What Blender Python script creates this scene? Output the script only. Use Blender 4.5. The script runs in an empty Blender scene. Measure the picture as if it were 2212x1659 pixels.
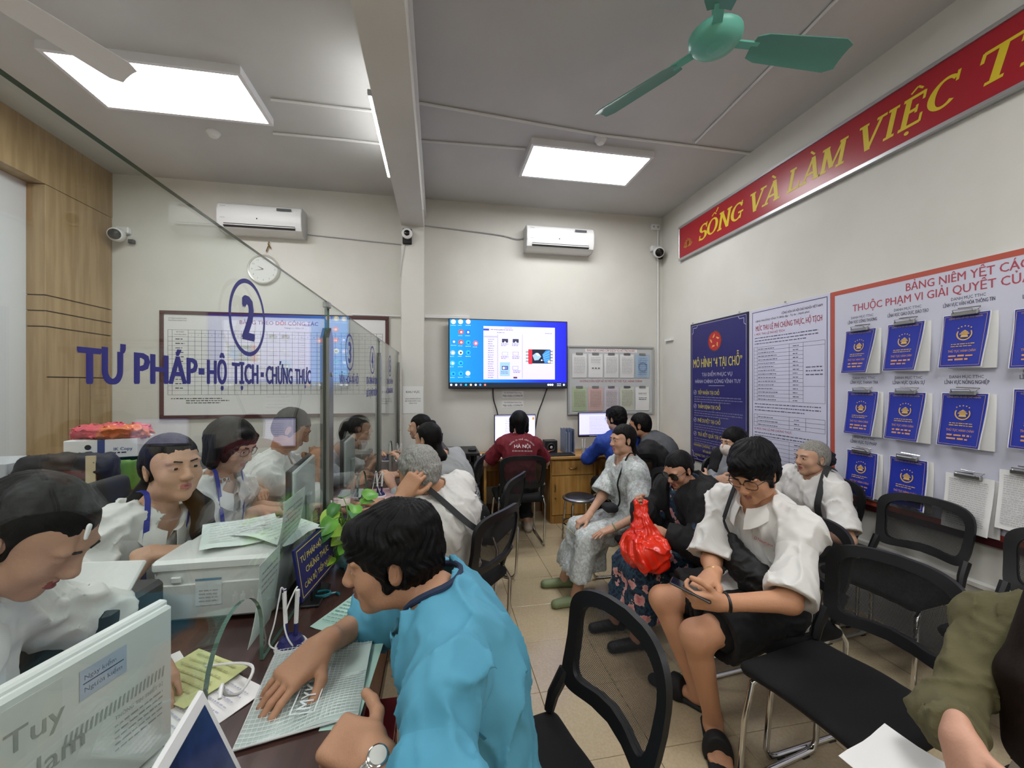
import bpy, bmesh, math, random
import numpy as np
from mathutils import Vector, Matrix
# ---------------------------------------------------------------- camera, light, exposure
SC = bpy.context.scene
COL = SC.collection
W_, H_, F_ = 2212, 1659, 880.0
CZ, YAW = 1.57, math.radians(10.4)
cd = bpy.data.cameras.new('camera'); CAM = bpy.data.objects.new('camera', cd); COL.objects.link(CAM)
CAM.location = (0, 0, CZ); CAM.rotation_euler = (math.pi/2, 0, -YAW)
cd.sensor_fit = 'HORIZONTAL'; cd.sensor_width = 36.0; cd.lens = 36.0*F_/W_; cd.clip_start = 0.05
SC.camera = CAM
SC.view_settings.view_transform = 'Standard'; SC.view_settings.look = 'None'
SC.view_settings.gamma = 1.0; SC.view_settings.use_curve_mapping = False
SC.view_settings.exposure = 0.70
wd = bpy.data.worlds.new('world'); SC.world = wd; wd.use_nodes = True
wd.node_tree.nodes['Background'].inputs[0].default_value = (.75, .85, 1, 1)
wd.node_tree.nodes['Background'].inputs[1].default_value = 0.25
cy_ = SC.cycles; cy_.max_bounces = 6; cy_.diffuse_bounces = 3; cy_.glossy_bounces = 3; cy_.transmission_bounces = 4; cy_.transparent_max_bounces = 16; cy_.caustics_reflective = False; cy_.caustics_refractive = False; cy_.adaptive_threshold = .018
PANEL_W = 13.0        # watts of every ceiling panel lamp
CEIL, BACK, RW, LW, FRONT = 3.75, 4.9, 2.9, -3.45, -3.2      # the room, metres
PANELS = [(-1.915, 3.365), (1.41, 3.80), (-1.915, .35), (1.41, .45), (-1.9, -1.9), (1.41, -1.9)]  # first two are in view; the rest are unseen, added to light the room
def area(loc, sx, sy, w, col=(1, .985, .95), rot=(0, 0, 0)):
    l = bpy.data.lights.new('lamp', 'AREA'); l.shape = 'RECTANGLE'; l.size = sx; l.size_y = sy; l.energy = w; l.color = col
    o = bpy.data.objects.new('lamp', l); COL.objects.link(o); o.location = loc; o.rotation_euler = rot; return o
# ---------------------------------------------------------------- pixels to places
def ray(x, y):
    c, s = math.cos(YAW), math.sin(YAW); r = x-W_/2
    return Vector((F_*s+r*c, F_*c-r*s, H_/2-y))
def _at(x, y, t): d = ray(x, y); return Vector((0, 0, CZ))+d*t
def atx(x, y, X): return _at(x, y, X/ray(x, y).x)
def aty(x, y, Y): return _at(x, y, Y/ray(x, y).y)
def atz(x, y, Z): return _at(x, y, (Z-CZ)/ray(x, y).z)
def atd(x, y, d): return _at(x, y, d/F_)
# ---------------------------------------------------------------- materials
def lin(c):
    if isinstance(c, str):
        c = [int(c[i:i+2], 16)/255 for i in (0, 2, 4)]
        c = [v/12.92 if v <= .04045 else ((v+.055)/1.055)**2.4 for v in c]
    return (c[0], c[1], c[2], 1)
MATS = {}
def mat(name, col='808080', rough=.6, metal=0, col2=None, scale=8, stretch=(1, 1, 1), bump=0, bscale=60, spec=.5, emit=0, kind='noise', lo=.4, hi=.6, alpha=None, sheen=0, trans=0, obj=True):
    if name in MATS: return MATS[name]
    m = bpy.data.materials.new(name); m.use_nodes = True; nt = m.node_tree; N = nt.nodes; L = nt.links
    b = N['Principled BSDF']; b.inputs['Base Color'].default_value = lin(col); b.inputs['Roughness'].default_value = rough
    b.inputs['Metallic'].default_value = metal; b.inputs['Specular IOR Level'].default_value = spec
    if sheen: b.inputs['Sheen Weight'].default_value = sheen
    if trans: b.inputs['Transmission Weight'].default_value = trans
    if alpha is not None: b.inputs['Alpha'].default_value = alpha
    if emit:
        b.inputs['Emission Color'].default_value = lin(col); b.inputs['Emission Strength'].default_value = emit
    if col2 or bump:
        tc = N.new('ShaderNodeTexCoord'); mp = N.new('ShaderNodeMapping'); mp.inputs['Scale'].default_value = stretch
        L.new(tc.outputs['Object'], mp.inputs[0])
    if col2:
        if kind == 'wave':
            t = N.new('ShaderNodeTexWave'); t.inputs['Scale'].default_value = scale; t.inputs['Distortion'].default_value = 3; t.inputs['Detail'].default_value = 2
        elif kind == 'voronoi':
            t = N.new('ShaderNodeTexVoronoi'); t.inputs['Scale'].default_value = scale
        else:
            t = N.new('ShaderNodeTexNoise'); t.inputs['Scale'].default_value = scale; t.inputs['Detail'].default_value = 4
        L.new(mp.outputs[0], t.inputs['Vector'])
        cr = N.new('ShaderNodeValToRGB'); e = cr.color_ramp.elements
        e[0].position = lo; e[1].position = hi; e[0].color = lin(col); e[1].color = lin(col2)
        L.new(t.outputs['Distance' if kind == 'voronoi' else 0], cr.inputs[0]); L.new(cr.outputs[0], b.inputs['Base Color'])
        if emit: L.new(cr.outputs[0], b.inputs['Emission Color'])
    if bump:
        t2 = N.new('ShaderNodeTexNoise'); t2.inputs['Scale'].default_value = bscale; t2.inputs['Detail'].default_value = 3
        L.new(mp.outputs[0], t2.inputs['Vector']); bp = N.new('ShaderNodeBump'); bp.inputs['Strength'].default_value = bump; bp.inputs['Distance'].default_value = .01
        L.new(t2.outputs[0], bp.inputs['Height']); L.new(bp.outputs[0], b.inputs['Normal'])
    if emit and name.startswith(('glow', 'tv')): m.cycles.emission_sampling = 'NONE'
    MATS[name] = m; return m
def multi(name, cols, scale, rough=.8, stretch=(1, 1, 1), det=3):          # printed fabric: several colours in bands of one noise
    if name in MATS: return MATS[name]
    m = mat(name, cols[0][1], rough, col2=cols[1][1], scale=scale, stretch=stretch); nt = m.node_tree
    cr = [n for n in nt.nodes if n.type == 'VALTORGB'][0].color_ramp; cr.interpolation = 'CONSTANT'
    t = [n for n in nt.nodes if n.type == 'TEX_NOISE'][0]; t.inputs['Detail'].default_value = det; t.inputs['Distortion'].default_value = .6
    while len(cr.elements) < len(cols): cr.elements.new(.9)
    for e, (p, c) in zip(cr.elements, cols): e.position = p; e.color = lin(c)
    return m
def glassmat(name, tint=(.93, .965, .95), gloss=.02, base=.04):
    if name in MATS: return MATS[name]
    m = bpy.data.materials.new(name); m.use_nodes = True; nt = m.node_tree; N = nt.nodes; L = nt.links
    for n in list(N):
        if n.type == 'BSDF_PRINCIPLED': N.remove(n)
    out = [n for n in N if n.type == 'OUTPUT_MATERIAL'][0]
    tr = N.new('ShaderNodeBsdfTransparent'); tr.inputs[0].default_value = (*tint, 1)
    gl = N.new('ShaderNodeBsdfGlossy'); gl.inputs['Roughness'].default_value = gloss
    lw = N.new('ShaderNodeLayerWeight'); lw.inputs[0].default_value = .5
    p = N.new('ShaderNodeMath'); p.operation = 'POWER'; p.inputs[1].default_value = 5; L.new(lw.outputs['Facing'], p.inputs[0])
    a = N.new('ShaderNodeMath'); a.operation = 'MULTIPLY_ADD'; a.inputs[1].default_value = 1-base; a.inputs[2].default_value = base; L.new(p.outputs[0], a.inputs[0])
    mx = N.new('ShaderNodeMixShader'); L.new(a.outputs[0], mx.inputs[0]); L.new(tr.outputs[0], mx.inputs[1]); L.new(gl.outputs[0], mx.inputs[2])
    L.new(mx.outputs[0], out.inputs[0]); MATS[name] = m; return m
def netmat(name, col='1c1d1e', scale=420, fill=.55):                      # woven chair net: threads with holes, in the panel's own coordinates
    if name in MATS: return MATS[name]
    m = mat(name, col, .7); nt = m.node_tree; N = nt.nodes; L = nt.links; b = N['Principled BSDF']
    tc = N.new('ShaderNodeTexCoord'); sx = N.new('ShaderNodeSeparateXYZ'); L.new(tc.outputs['Object'], sx.inputs[0])
    outs = []
    for ax in (1, 2):
        a = N.new('ShaderNodeMath'); a.operation = 'MULTIPLY'; a.inputs[1].default_value = scale*(1 if ax == 1 else .8); L.new(sx.outputs[ax], a.inputs[0])
        f = N.new('ShaderNodeMath'); f.operation = 'FRACT'; L.new(a.outputs[0], f.inputs[0])
        g = N.new('ShaderNodeMath'); g.operation = 'LESS_THAN'; g.inputs[1].default_value = fill*(.62 if ax == 1 else .75); L.new(f.outputs[0], g.inputs[0]); outs.append(g)
    mx = N.new('ShaderNodeMath'); mx.operation = 'MAXIMUM'; L.new(outs[0].outputs[0], mx.inputs[0]); L.new(outs[1].outputs[0], mx.inputs[1])
    L.new(mx.outputs[0], b.inputs['Alpha']); return m
# ---------------------------------------------------------------- objects
def tag(o, label=None, cat=None, group=None, kind=None):
    if label: o['label'] = label
    if cat: o['category'] = cat
    if group: o['group'] = group
    if kind: o['kind'] = kind
    return o
def empty(name, loc=(0, 0, 0), rz=0, label=None, cat=None, group=None):
    o = bpy.data.objects.new(name, None); COL.objects.link(o); o.location = loc; o.rotation_euler = (0, 0, rz); o.empty_display_size = .1
    return tag(o, label, cat, group)
def link(name, me, parent=None, mats=None, smooth=False):
    if mats:
        for m in (mats if isinstance(mats, (list, tuple)) else [mats]): me.materials.append(m)
    if smooth: me.polygons.foreach_set('use_smooth', [True]*len(me.polygons))
    o = bpy.data.objects.new(name, me); COL.objects.link(o)
    if parent: o.parent = parent
    return o
class B:                                                                   # collects simple solids, then becomes one mesh object
    def __init__(s): s.v = []; s.f = []; s.m = []
    def add(s, vs, fs, mi=0):
        n = len(s.v); s.v += [tuple(v) for v in vs]; s.f += [tuple(i+n for i in f) for f in fs]; s.m += [mi]*len(fs); return s
    def box(s, c, h, R=None, mi=0, bev=0):
        c = Vector(c); h = Vector(h)
        if bev and min(h) > 0:
            b = min(bev, min(h)*.9)
            vs = []
            for sx in (-1, 1):
                for sy in (-1, 1):
                    for sz in (-1, 1):
                        for k in range(3):
                            q = [sx*(h.x-b), sy*(h.y-b), sz*(h.z-b)]; q[k] += b*(sx, sy, sz)[k]; vs.append(Vector(q))
            bm = bmesh.new()
            for q in vs: bm.verts.new(q)
            r = bmesh.ops.convex_hull(bm, input=bm.verts[:]); bm.verts.index_update(); bm.normal_update()
            vs = [v.co.copy() for v in bm.verts]; fs = [[v.index for v in f.verts] for f in bm.faces]; bm.free()
        else:
            vs = [Vector((x*h.x, y*h.y, z*h.z)) for x in (-1, 1) for y in (-1, 1) for z in (-1, 1)]
            fs = [(0, 1, 3, 2), (4, 6, 7, 5), (0, 4, 5, 1), (2, 3, 7, 6), (0, 2, 6, 4), (1, 5, 7, 3)]
        if R is not None: vs = [R@v for v in vs]
        return s.add([v+c for v in vs], fs, mi)
    def bb(s, lo, hi, mi=0, bev=0):
        lo = Vector(lo); hi = Vector(hi); return s.box((lo+hi)/2, (hi-lo)/2, mi=mi, bev=bev)
    def tube(s, pts, r, n=8, mi=0, closed=False, cap=True):
        pts = [Vector(p) for p in pts]; m = len(pts); rs = r if isinstance(r, (list, tuple)) else [r]*m
        vs = []; fs = []; u = None
        for i, p in enumerate(pts):
            a = pts[(i-1) % m] if (closed or i) else p; b = pts[(i+1) % m] if (closed or i < m-1) else p
            t = (b-a).normalized()
            if u is None: u = t.orthogonal().normalized()
            u = (u-t*u.dot(t)).normalized(); w = t.cross(u)
            vs += [p+(u*math.cos(2*math.pi*k/n)+w*math.sin(2*math.pi*k/n))*rs[i] for k in range(n)]
        for i in range(m if closed else m-1):
            for k in range(n):
                j = (i+1) % m; fs.append((i*n+k, i*n+(k+1) % n, j*n+(k+1) % n, j*n+k))
        if cap and not closed: fs += [tuple(range(n))[::-1], tuple((m-1)*n+k for k in range(n))]
        return s.add(vs, fs, mi)
    def lathe(s, prof, c=(0, 0, 0), n=20, R=None, mi=0):
        c = Vector(c); vs = []; fs = []; m = len(prof)
        for r, z in prof:
            for k in range(n):
                v = Vector((r*math.cos(2*math.pi*k/n), r*math.sin(2*math.pi*k/n), z)); vs.append((R@v if R is not None else v)+c)
        for i in range(m-1):
            for k in range(n): fs.append((i*n+k, i*n+(k+1) % n, (i+1)*n+(k+1) % n, (i+1)*n+k))
        if prof[0][0] > 1e-5: fs.append(tuple(range(n))[::-1])
        if prof[-1][0] > 1e-5: fs.append(tuple((m-1)*n+k for k in range(n)))
        return s.add(vs, fs, mi)
    def prism(s, poly, a, b, ax, ay, o=(0, 0, 0), mi=0):                     # polygon in the plane (ax, ay) swept from a to b along their normal
        o = Vector(o); ax = Vector(ax); ay = Vector(ay); nz = ax.cross(ay); n = len(poly)
        vs = [o+ax*x+ay*y+nz*a for x, y in poly]+[o+ax*x+ay*y+nz*b for x, y in poly]
        fs = [tuple(range(n))[::-1], tuple(range(n, 2*n))]+[(i, (i+1) % n, n+(i+1) % n, n+i) for i in range(n)]
        return s.add(vs, fs, mi)
    def sheet(s, g, th=0, mi=0):                                            # grid of points -> surface, th: thickness
        nu = len(g); nv = len(g[0]); vs = [Vector(p) for row in g for p in row]
        fs = [(i*nv+j, (i+1)*nv+j, (i+1)*nv+j+1, i*nv+j+1) for i in range(nu-1) for j in range(nv-1)]
        if not th: return s.add(vs, fs, mi)
        ns = []
        for i in range(nu):
            for j in range(nv):
                a = vs[min(i+1, nu-1)*nv+j]-vs[max(i-1, 0)*nv+j]; b = vs[i*nv+min(j+1, nv-1)]-vs[i*nv+max(j-1, 0)]; ns.append(a.cross(b).normalized())
        k = nu*nv; v2 = [v-n*th for v, n in zip(vs, ns)]
        f2 = [tuple(i+k for i in f[::-1]) for f in fs]; ed = []
        rim = [i*nv for i in range(nu)]+[(nu-1)*nv+j for j in range(1, nv)]+[i*nv+nv-1 for i in range(nu-2, -1, -1)]+[j for j in range(nv-2, 0, -1)]
        for a, b in zip(rim, rim[1:]+rim[:1]): ed.append((a, a+k, b+k, b) if True else None)
        return s.add(vs+v2, fs+f2+ed, mi)
    def build(s, name, mats, parent=None, smooth=False, org=None):
        me = bpy.data.meshes.new(name); v = s.v
        if org is not None: v = [tuple(Vector(p)-Vector(org)) for p in v]
        me.from_pydata(v, [], s.f); 
        if any(s.m): me.polygons.foreach_set('material_index', s.m)
        me.update()
        o = link(name, me, parent, mats)
        if smooth:
            me.polygons.foreach_set('use_smooth', [True]*len(me.polygons))
            try: me.set_sharp_from_angle(angle=math.radians(42))
            except Exception: pass
        if org is not None and parent is None: o.location = org
        return o
def cr(pts, n=5):                                                              # smooth curve through points
    pts = [Vector(p) for p in pts]; out = []
    for i in range(len(pts)-1):
        a = pts[max(i-1, 0)]; b = pts[i]; c = pts[i+1]; d = pts[min(i+2, len(pts)-1)]
        for k in range(n): t = k/n; out.append(.5*((2*b)+(c-a)*t+(2*a-5*b+4*c-d)*t*t+(3*b-a-3*c+d)*t**3))
    return out+[pts[-1]]
def copytree(o, parent=None):
    c = o.copy(); COL.objects.link(c)
    if parent: c.parent = parent
    for ch in list(o.children): copytree(ch, c)
    return c
# ---------------------------------------------------------------- flat print: lettering and shapes on a sign's plane
_TX = {}
def glyphs(s, bold, shear):
    k = (s, bold, shear)
    if k not in _TX:
        cu = bpy.data.curves.new('t', 'FONT'); cu.body = s; cu.size = 1; cu.offset = bold; cu.shear = shear; cu.resolution_u = 2; cu.fill_mode = 'FRONT'
        o = bpy.data.objects.new('t', cu); COL.objects.link(o); bpy.context.view_layer.update()
        me = o.evaluated_get(bpy.context.evaluated_depsgraph_get()).to_mesh()
        vs = [(v.co.x, v.co.y) for v in me.vertices]; fs = [tuple(p.vertices) for p in me.polygons]
        o.evaluated_get(bpy.context.evaluated_depsgraph_get()).to_mesh_clear()
        bpy.data.objects.remove(o); bpy.data.curves.remove(cu); _TX[k] = (vs, fs)
    return _TX[k]
class Print:
    def __init__(s, o, ax, ay, eps=.0006):
        s.o = Vector(o); s.ax = Vector(ax).normalized(); s.ay = Vector(ay).normalized(); s.n = s.ax.cross(s.ay); s.b = B(); s.mats = []; s.eps = eps; s.lay = 1
    def mi(s, m):
        if m not in s.mats: s.mats.append(m)
        return s.mats.index(m)
    def pt(s, u, v): return s.o+s.ax*u+s.ay*v+s.n*s.eps*s.lay
    def poly(s, pts, m): s.b.add([s.pt(u, v) for u, v in pts], [tuple(range(len(pts)))], s.mi(m)); return s
    def rect(s, u0, v0, u1, v1, m): return s.poly([(u0, v0), (u1, v0), (u1, v1), (u0, v1)], m)
    def frame(s, u0, v0, u1, v1, t, m):
        s.rect(u0, v0, u1, v0+t, m); s.rect(u0, v1-t, u1, v1, m); s.rect(u0, v0+t, u0+t, v1-t, m); return s.rect(u1-t, v0+t, u1, v1-t, m)
    def disc(s, u, v, r, m, n=24, ry=None): ry = ry or r; return s.poly([(u+r*math.cos(2*math.pi*k/n), v+ry*math.sin(2*math.pi*k/n)) for k in range(n)], m)
    def ring(s, u, v, r0, r1, m, n=32, sy=1, a0=0, a1=360):
        P = [(math.cos(math.radians(a0+(a1-a0)*k/n)), sy*math.sin(math.radians(a0+(a1-a0)*k/n))) for k in range(n+1)]
        for (c, d), (e, f) in zip(P, P[1:]): s.poly([(u+c*r0, v+d*r0), (u+c*r1, v+d*r1), (u+e*r1, v+f*r1), (u+e*r0, v+f*r0)], m)
        return s
    def line(s, pts, t, m):
        for (a, b), (c, d) in zip(pts, pts[1:]):
            l = math.hypot(c-a, d-b) or 1; x, y = -(d-b)/l*t/2, (c-a)/l*t/2; s.poly([(a-x, b-y), (c-x, d-y), (c+x, d+y), (a+x, b+y)], m)
        return s
    def text(s, u, v, h, t, m, al='l', w=None, bold=0, shear=0, maxw=None):   # h: cap height, w: total width to fit
        if bold > .003:                                                     # heavy faces: the letters laid several times, a little apart
            e = bold*.8*h/.7; l0 = s.lay; ww = w and w-2*e; n = 3 if bold < .025 else 7
            for k in range(n):
                q = -1+2*k/(n-1); s.lay = l0+.13*k; s.text(u+e*q+(e if w and al == 'l' else 0), v+(e*.35*(-1)**k if bold > .009 else 0), h, t, m, al, ww, 0, shear, maxw)
            s.lay = l0; return s
        mk = []; MP = dict(zip('ĐƠỢỜỚỞđơợờớở', 'DOỌÒÓỎdoọòóỏ'))
        if any(c in MP for c in t):                                          # letters with a bar or horn: the plain letter plus its mark
            for i, c in enumerate(t):
                if c in MP: mk.append((i, c)); t = t[:i]+MP[c]+t[i+1:]
        vs, fs = glyphs(t, bold, shear)
        if not vs: return s
        x0 = min(p[0] for p in vs); x1 = max(p[0] for p in vs); k = h/.70
        kx = (w/(x1-x0)) if w else k
        if maxw and kx*(x1-x0) > maxw: kx = maxw/(x1-x0)
        off = {'l': -x0*kx, 'c': -(x0+x1)/2*kx, 'r': -x1*kx}[al]
        s.b.add([s.pt(u+off+x*kx, v+y*k) for x, y in vs], fs, s.mi(m))
        for i, c in mk:
            r_ = max(q[0] for q in glyphs(t[:i+1], 0, 0)[0]); g_ = glyphs(t[i], 0, 0)[0]; w_ = max(q[0] for q in g_)-min(q[0] for q in g_); l_ = r_-w_; top = .70 if c.isupper() else .46
            s.lay += .07
            if c in 'Đ': s.rect(u+off+(l_-.07)*kx, v+.32*k, u+off+(l_+w_*.45)*kx, v+.385*k, m)
            elif c == 'đ': s.rect(u+off+(r_-w_*.5)*kx, v+.60*k, u+off+(r_+.05)*kx, v+.65*k, m)
            else: s.poly([(u+off+(r_-.07)*kx, v+(top-.13)*k), (u+off+(r_+.05)*kx, v+(top-.02)*k), (u+off+(r_+.06)*kx, v+(top+.10)*k), (u+off+(r_-.01)*kx, v+(top+.10)*k), (u+off+(r_-.02)*kx, v+(top)*k)], m)
            s.lay -= .07
        return s
    def bars(s, u0, v0, u1, n, dv, h, m, seed=1, ragged=.3):                   # lines of print too small to read
        r = random.Random(seed)
        for i in range(n):
            u = u0; v = v0-i*dv; end = u1-(r.random()*ragged*(u1-u0) if i == n-1 else r.random()*.04*(u1-u0))
            while u < end:
                l = h*r.uniform(1.2, 4.5); e = min(u+l, end); s.rect(u, v, e, v+h*r.uniform(.75, 1.0), m); u = e+h*.7
        return s
    def build(s, name='print', parent=None, org=None, kind='stuff'):
        o = s.b.build(name, s.mats, parent, org=org)
        return tag(o, kind=kind)
# ---------------------------------------------------------------- soft bodies: distance fields turned into one continuous surface
def V3(*a): return np.array(a if len(a) > 1 else a[0], float)
def unit(v): v = V3(v); return v/(np.linalg.norm(v)+1e-9)
_rs = np.random.RandomState(5); _NW = _rs.normal(size=(7, 3)); _NP = _rs.uniform(0, 6, 7)
def wob(p, f, seed=0):                                                     # smooth noise, about -1..1
    q = p*f+seed*3.7; s = 0
    for i in range(4):
        s = s+np.sin(q@_NW[i]+1.5*np.sin(q@_NW[i+3]+_NP[i])+_NP[i])
    return s/3
def frame3(fwd, up=(0, 0, 1)):                                              # columns: right, forward, up
    f = unit(fwd); r = unit(np.cross(f, up)); u = np.cross(r, f); return np.stack([r, f, u], 1)
def rot(ax, deg):
    a = math.radians(deg); x, y, z = unit(ax); c, s = math.cos(a), math.sin(a); C = 1-c
    return np.array([[c+x*x*C, x*y*C-z*s, x*z*C+y*s], [y*x*C+z*s, c+y*y*C, y*z*C-x*s], [z*x*C-y*s, z*y*C+x*s, c+z*z*C]])
def primd(q, P):
    if q[0] == 'c':
        _, a, b, ra, rb, _, flat, _, _, _ = q; pa = P-a.astype(np.float32); ba = (b-a).astype(np.float32); L = ba@ba+1e-9
        t = np.clip(pa@ba/L, 0, 1); e = pa-t[..., None]*ba
        if flat:
            nx = unit(flat[0]).astype(np.float32); g = flat[1]; w = e@nx; e = e+(w*(1/g-1))[..., None]*nx
            d = (np.sqrt((e*e).sum(-1))-(ra+(rb-ra)*t))*min(1, g)
        else: d = np.sqrt((e*e).sum(-1))-(ra+(rb-ra)*t)
    elif q[0] == 'e':
        _, c, r, R, _, _, _, _ = q; e = (P-c.astype(np.float32))@R.astype(np.float32); u = e/r.astype(np.float32); k0 = np.sqrt((u*u).sum(-1)); u = u/r.astype(np.float32)
        d = k0*(k0-1)/(np.sqrt((u*u).sum(-1))+1e-6)
    elif q[0] == 'b':
        _, c, hh, R, rd, _, _, _, _ = q; e = np.abs((P-c.astype(np.float32))@R.astype(np.float32))-hh.astype(np.float32)+rd
        d = np.sqrt((np.maximum(e, 0)**2).sum(-1))+np.minimum(e.max(-1), 0)-rd
    else:
        _, c, nn, rad, _, _, _ = q; e = P-c.astype(np.float32); d = np.maximum(-(e@nn.astype(np.float32)), np.sqrt((e*e).sum(-1))-rad)
    return d
class Field:
    def __init__(s): s.p = []; s.nl = None
    def late(s): s.nl = len(s.p); return s                                  # what follows is applied after the folds
    def at(s, P):
        P = np.asarray(P, np.float32); D = np.full(len(P), .5)
        for q in s.p:
            d = primd(q, P); k = q[4] if q[0] == 'e' else (q[5] if q[0] in 'cb' else 0); k = max(k, 1e-4)
            if q[-3] != 1: continue
            hh = np.maximum(k-np.abs(D-d), 0)/k; D = np.minimum(D, d)-hh*hh*k*.25
        return D
    def cap(s, a, b, ra, rb=None, k=.02, flat=None, op=1):                    # tapered capsule; flat=(axis, factor) squeezes it
        a = V3(a); b = V3(b); rb = ra if rb is None else rb; R = max(ra, rb)
        s.p.append(('c', a, b, ra, rb, k, flat, op, np.minimum(a, b)-R*1.6, np.maximum(a, b)+R*1.6)); return s
    def ell(s, c, r, R=None, k=.02, op=1):
        c = V3(c); r = V3(r); R = np.eye(3) if R is None else R; e = max(r)
        s.p.append(('e', c, r, R, k, op, c-e, c+e)); return s
    def box(s, c, h, rd, R=None, k=.01, op=1):
        c = V3(c); h = V3(h); R = np.eye(3) if R is None else R; e = np.linalg.norm(h)+rd
        s.p.append(('b', c, h, R, rd, k, op, c-e, c+e)); return s
    def cut(s, c, n, rad):                                                   # removes what lies beyond a plane, within rad
        c = V3(c); s.p.append(('h', c, unit(n), rad, -1, c-rad, c+rad)); return s
    def bounds(s):
        A = [q for q in s.p if (q[-3] == 1)]
        return np.min([q[-2] for q in A], 0), np.max([q[-1] for q in A], 0)
    def grid(s, lo, hi, h, disp=None):
        n = np.maximum(np.ceil((hi-lo)/h).astype(int)+1, 3); D = np.full(n, .5, np.float32)
        ax = [lo[i]+np.arange(n[i])*h for i in range(3)]
        for qi, q in enumerate(s.p+[None]):
            if disp is not None and (q is None or qi == s.nl):
                I = np.argwhere(np.abs(D) < .04)
                if len(I): D[tuple(I.T)] += disp(lo+I*h).astype(np.float32)
                disp = None
            if q is None: break
            k = q[4] if q[0] == 'e' else (q[5] if q[0] in 'cb' else 0)
            m = k+3*h
            i0 = np.maximum(((q[-2]-m-lo)/h).astype(int), 0); i1 = np.minimum(((q[-1]+m-lo)/h).astype(int)+2, n)
            if (i1 <= i0).any(): continue
            sl = tuple(slice(a, b) for a, b in zip(i0, i1))
            P = np.stack(np.meshgrid(*[ax[i][sl[i]] for i in range(3)], indexing='ij'), -1).astype(np.float32)
            op = q[-3]
            d = primd(q, P)
            o = D[sl]
            if op == 1:
                if k > 0: hh = np.maximum(k-np.abs(o-d), 0)/k; D[sl] = np.minimum(o, d)-hh*hh*k*.25
                else: D[sl] = np.minimum(o, d)
            else:
                d = -d
                if k > 0: hh = np.maximum(k-np.abs(o-d), 0)/k; D[sl] = np.maximum(o, d)+hh*hh*k*.25
                else: D[sl] = np.maximum(o, d)
        return D
    def mesh(s, h, disp=None, lo=None, hi=None, sm=1):
        if lo is None: lo, hi = s.bounds(); lo = lo-3*h-.02; hi = hi+3*h+.02
        lo = V3(lo); hi = V3(hi); D = s.grid(lo, hi, h, disp); D[np.abs(D) < 1e-7] = 1e-7
        I = D < 0; n = np.array(D.shape)-1
        cnt = np.zeros(n, np.int8)
        C = [(x, y, z) for x in (0, 1) for y in (0, 1) for z in (0, 1)]
        for x, y, z in C: cnt += I[x:n[0]+x, y:n[1]+y, z:n[2]+z]
        act = np.argwhere((cnt > 0) & (cnt < 8))
        if not len(act): return np.zeros((0, 3)), np.zeros((0, 4), int)
        idx = np.full(n, -1, np.int64); idx[tuple(act.T)] = np.arange(len(act))
        cv = np.stack([D[act[:, 0]+x, act[:, 1]+y, act[:, 2]+z] for x, y, z in C], 1)
        acc = np.zeros((len(act), 3)); num = np.zeros(len(act))
        for a in range(8):
            for b in range(a+1, 8):
                if sum(abs(C[a][i]-C[b][i]) for i in range(3)) != 1: continue
                va, vb = cv[:, a], cv[:, b]; mk = (va < 0) != (vb < 0); t = np.where(mk, va/(va-vb+1e-12), 0)
                acc += np.where(mk[:, None], V3(C[a])+t[:, None]*(V3(C[b])-V3(C[a])), 0); num += mk
        P = lo+(act+acc/num[:, None])*h; Fs = []
        for d in range(3):
            e, g = [(1, 2), (2, 0), (0, 1)][d]
            A = np.take(I, range(0, n[d]), d); Bq = np.take(I, range(1, n[d]+1), d)
            E = np.argwhere(A != Bq); sg = A[tuple(E.T)]
            ok = (E[:, e] > 0) & (E[:, g] > 0) & (E[:, e] < n[e]) & (E[:, g] < n[g]); E = E[ok]; sg = sg[ok]
            def at(de, dg):
                q = E.copy(); q[:, e] -= de; q[:, g] -= dg; return idx[tuple(q.T)]
            Q = np.stack([at(1, 1), at(0, 1), at(0, 0), at(1, 0)], 1); Q[~sg] = Q[~sg][:, ::-1]; Fs.append(Q)
        Fq = np.concatenate(Fs); Fq = Fq[(Fq >= 0).all(1)]
        for _ in range(sm):
            S = np.zeros_like(P); c = np.zeros(len(P))
            for i in range(4):
                a, b = Fq[:, i], Fq[:, (i+1) % 4]; np.add.at(S, a, P[b]); np.add.at(c, a, 1)
            P = P*.5+S/np.maximum(c, 1)[:, None]*.5
        return P, Fq
def soft(name, parts, mats, parent, org, mfn=None):                         # islands (verts, quads) -> one smooth mesh object
    vs = []; fs = []; n = 0
    for P, Q in parts:
        if len(P): vs.append(P); fs.append(Q+n); n += len(P)
    Pv = np.concatenate(vs); Q = np.concatenate(fs); me = bpy.data.meshes.new(name)
    me.vertices.add(len(Pv)); me.vertices.foreach_set('co', (Pv-V3(org)).astype(np.float32).ravel())
    me.loops.add(len(Q)*4); me.loops.foreach_set('vertex_index', Q.astype(np.int32).ravel())
    me.polygons.add(len(Q)); me.polygons.foreach_set('loop_start', np.arange(0, len(Q)*4, 4, dtype=np.int32))
    me.polygons.foreach_set('use_smooth', np.ones(len(Q), bool))
    if mfn is not None: me.polygons.foreach_set('material_index', mfn(Pv[Q].mean(1)).astype(np.int32))
    me.update(calc_edges=True)
    return link(name, me, parent, mats)
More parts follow.
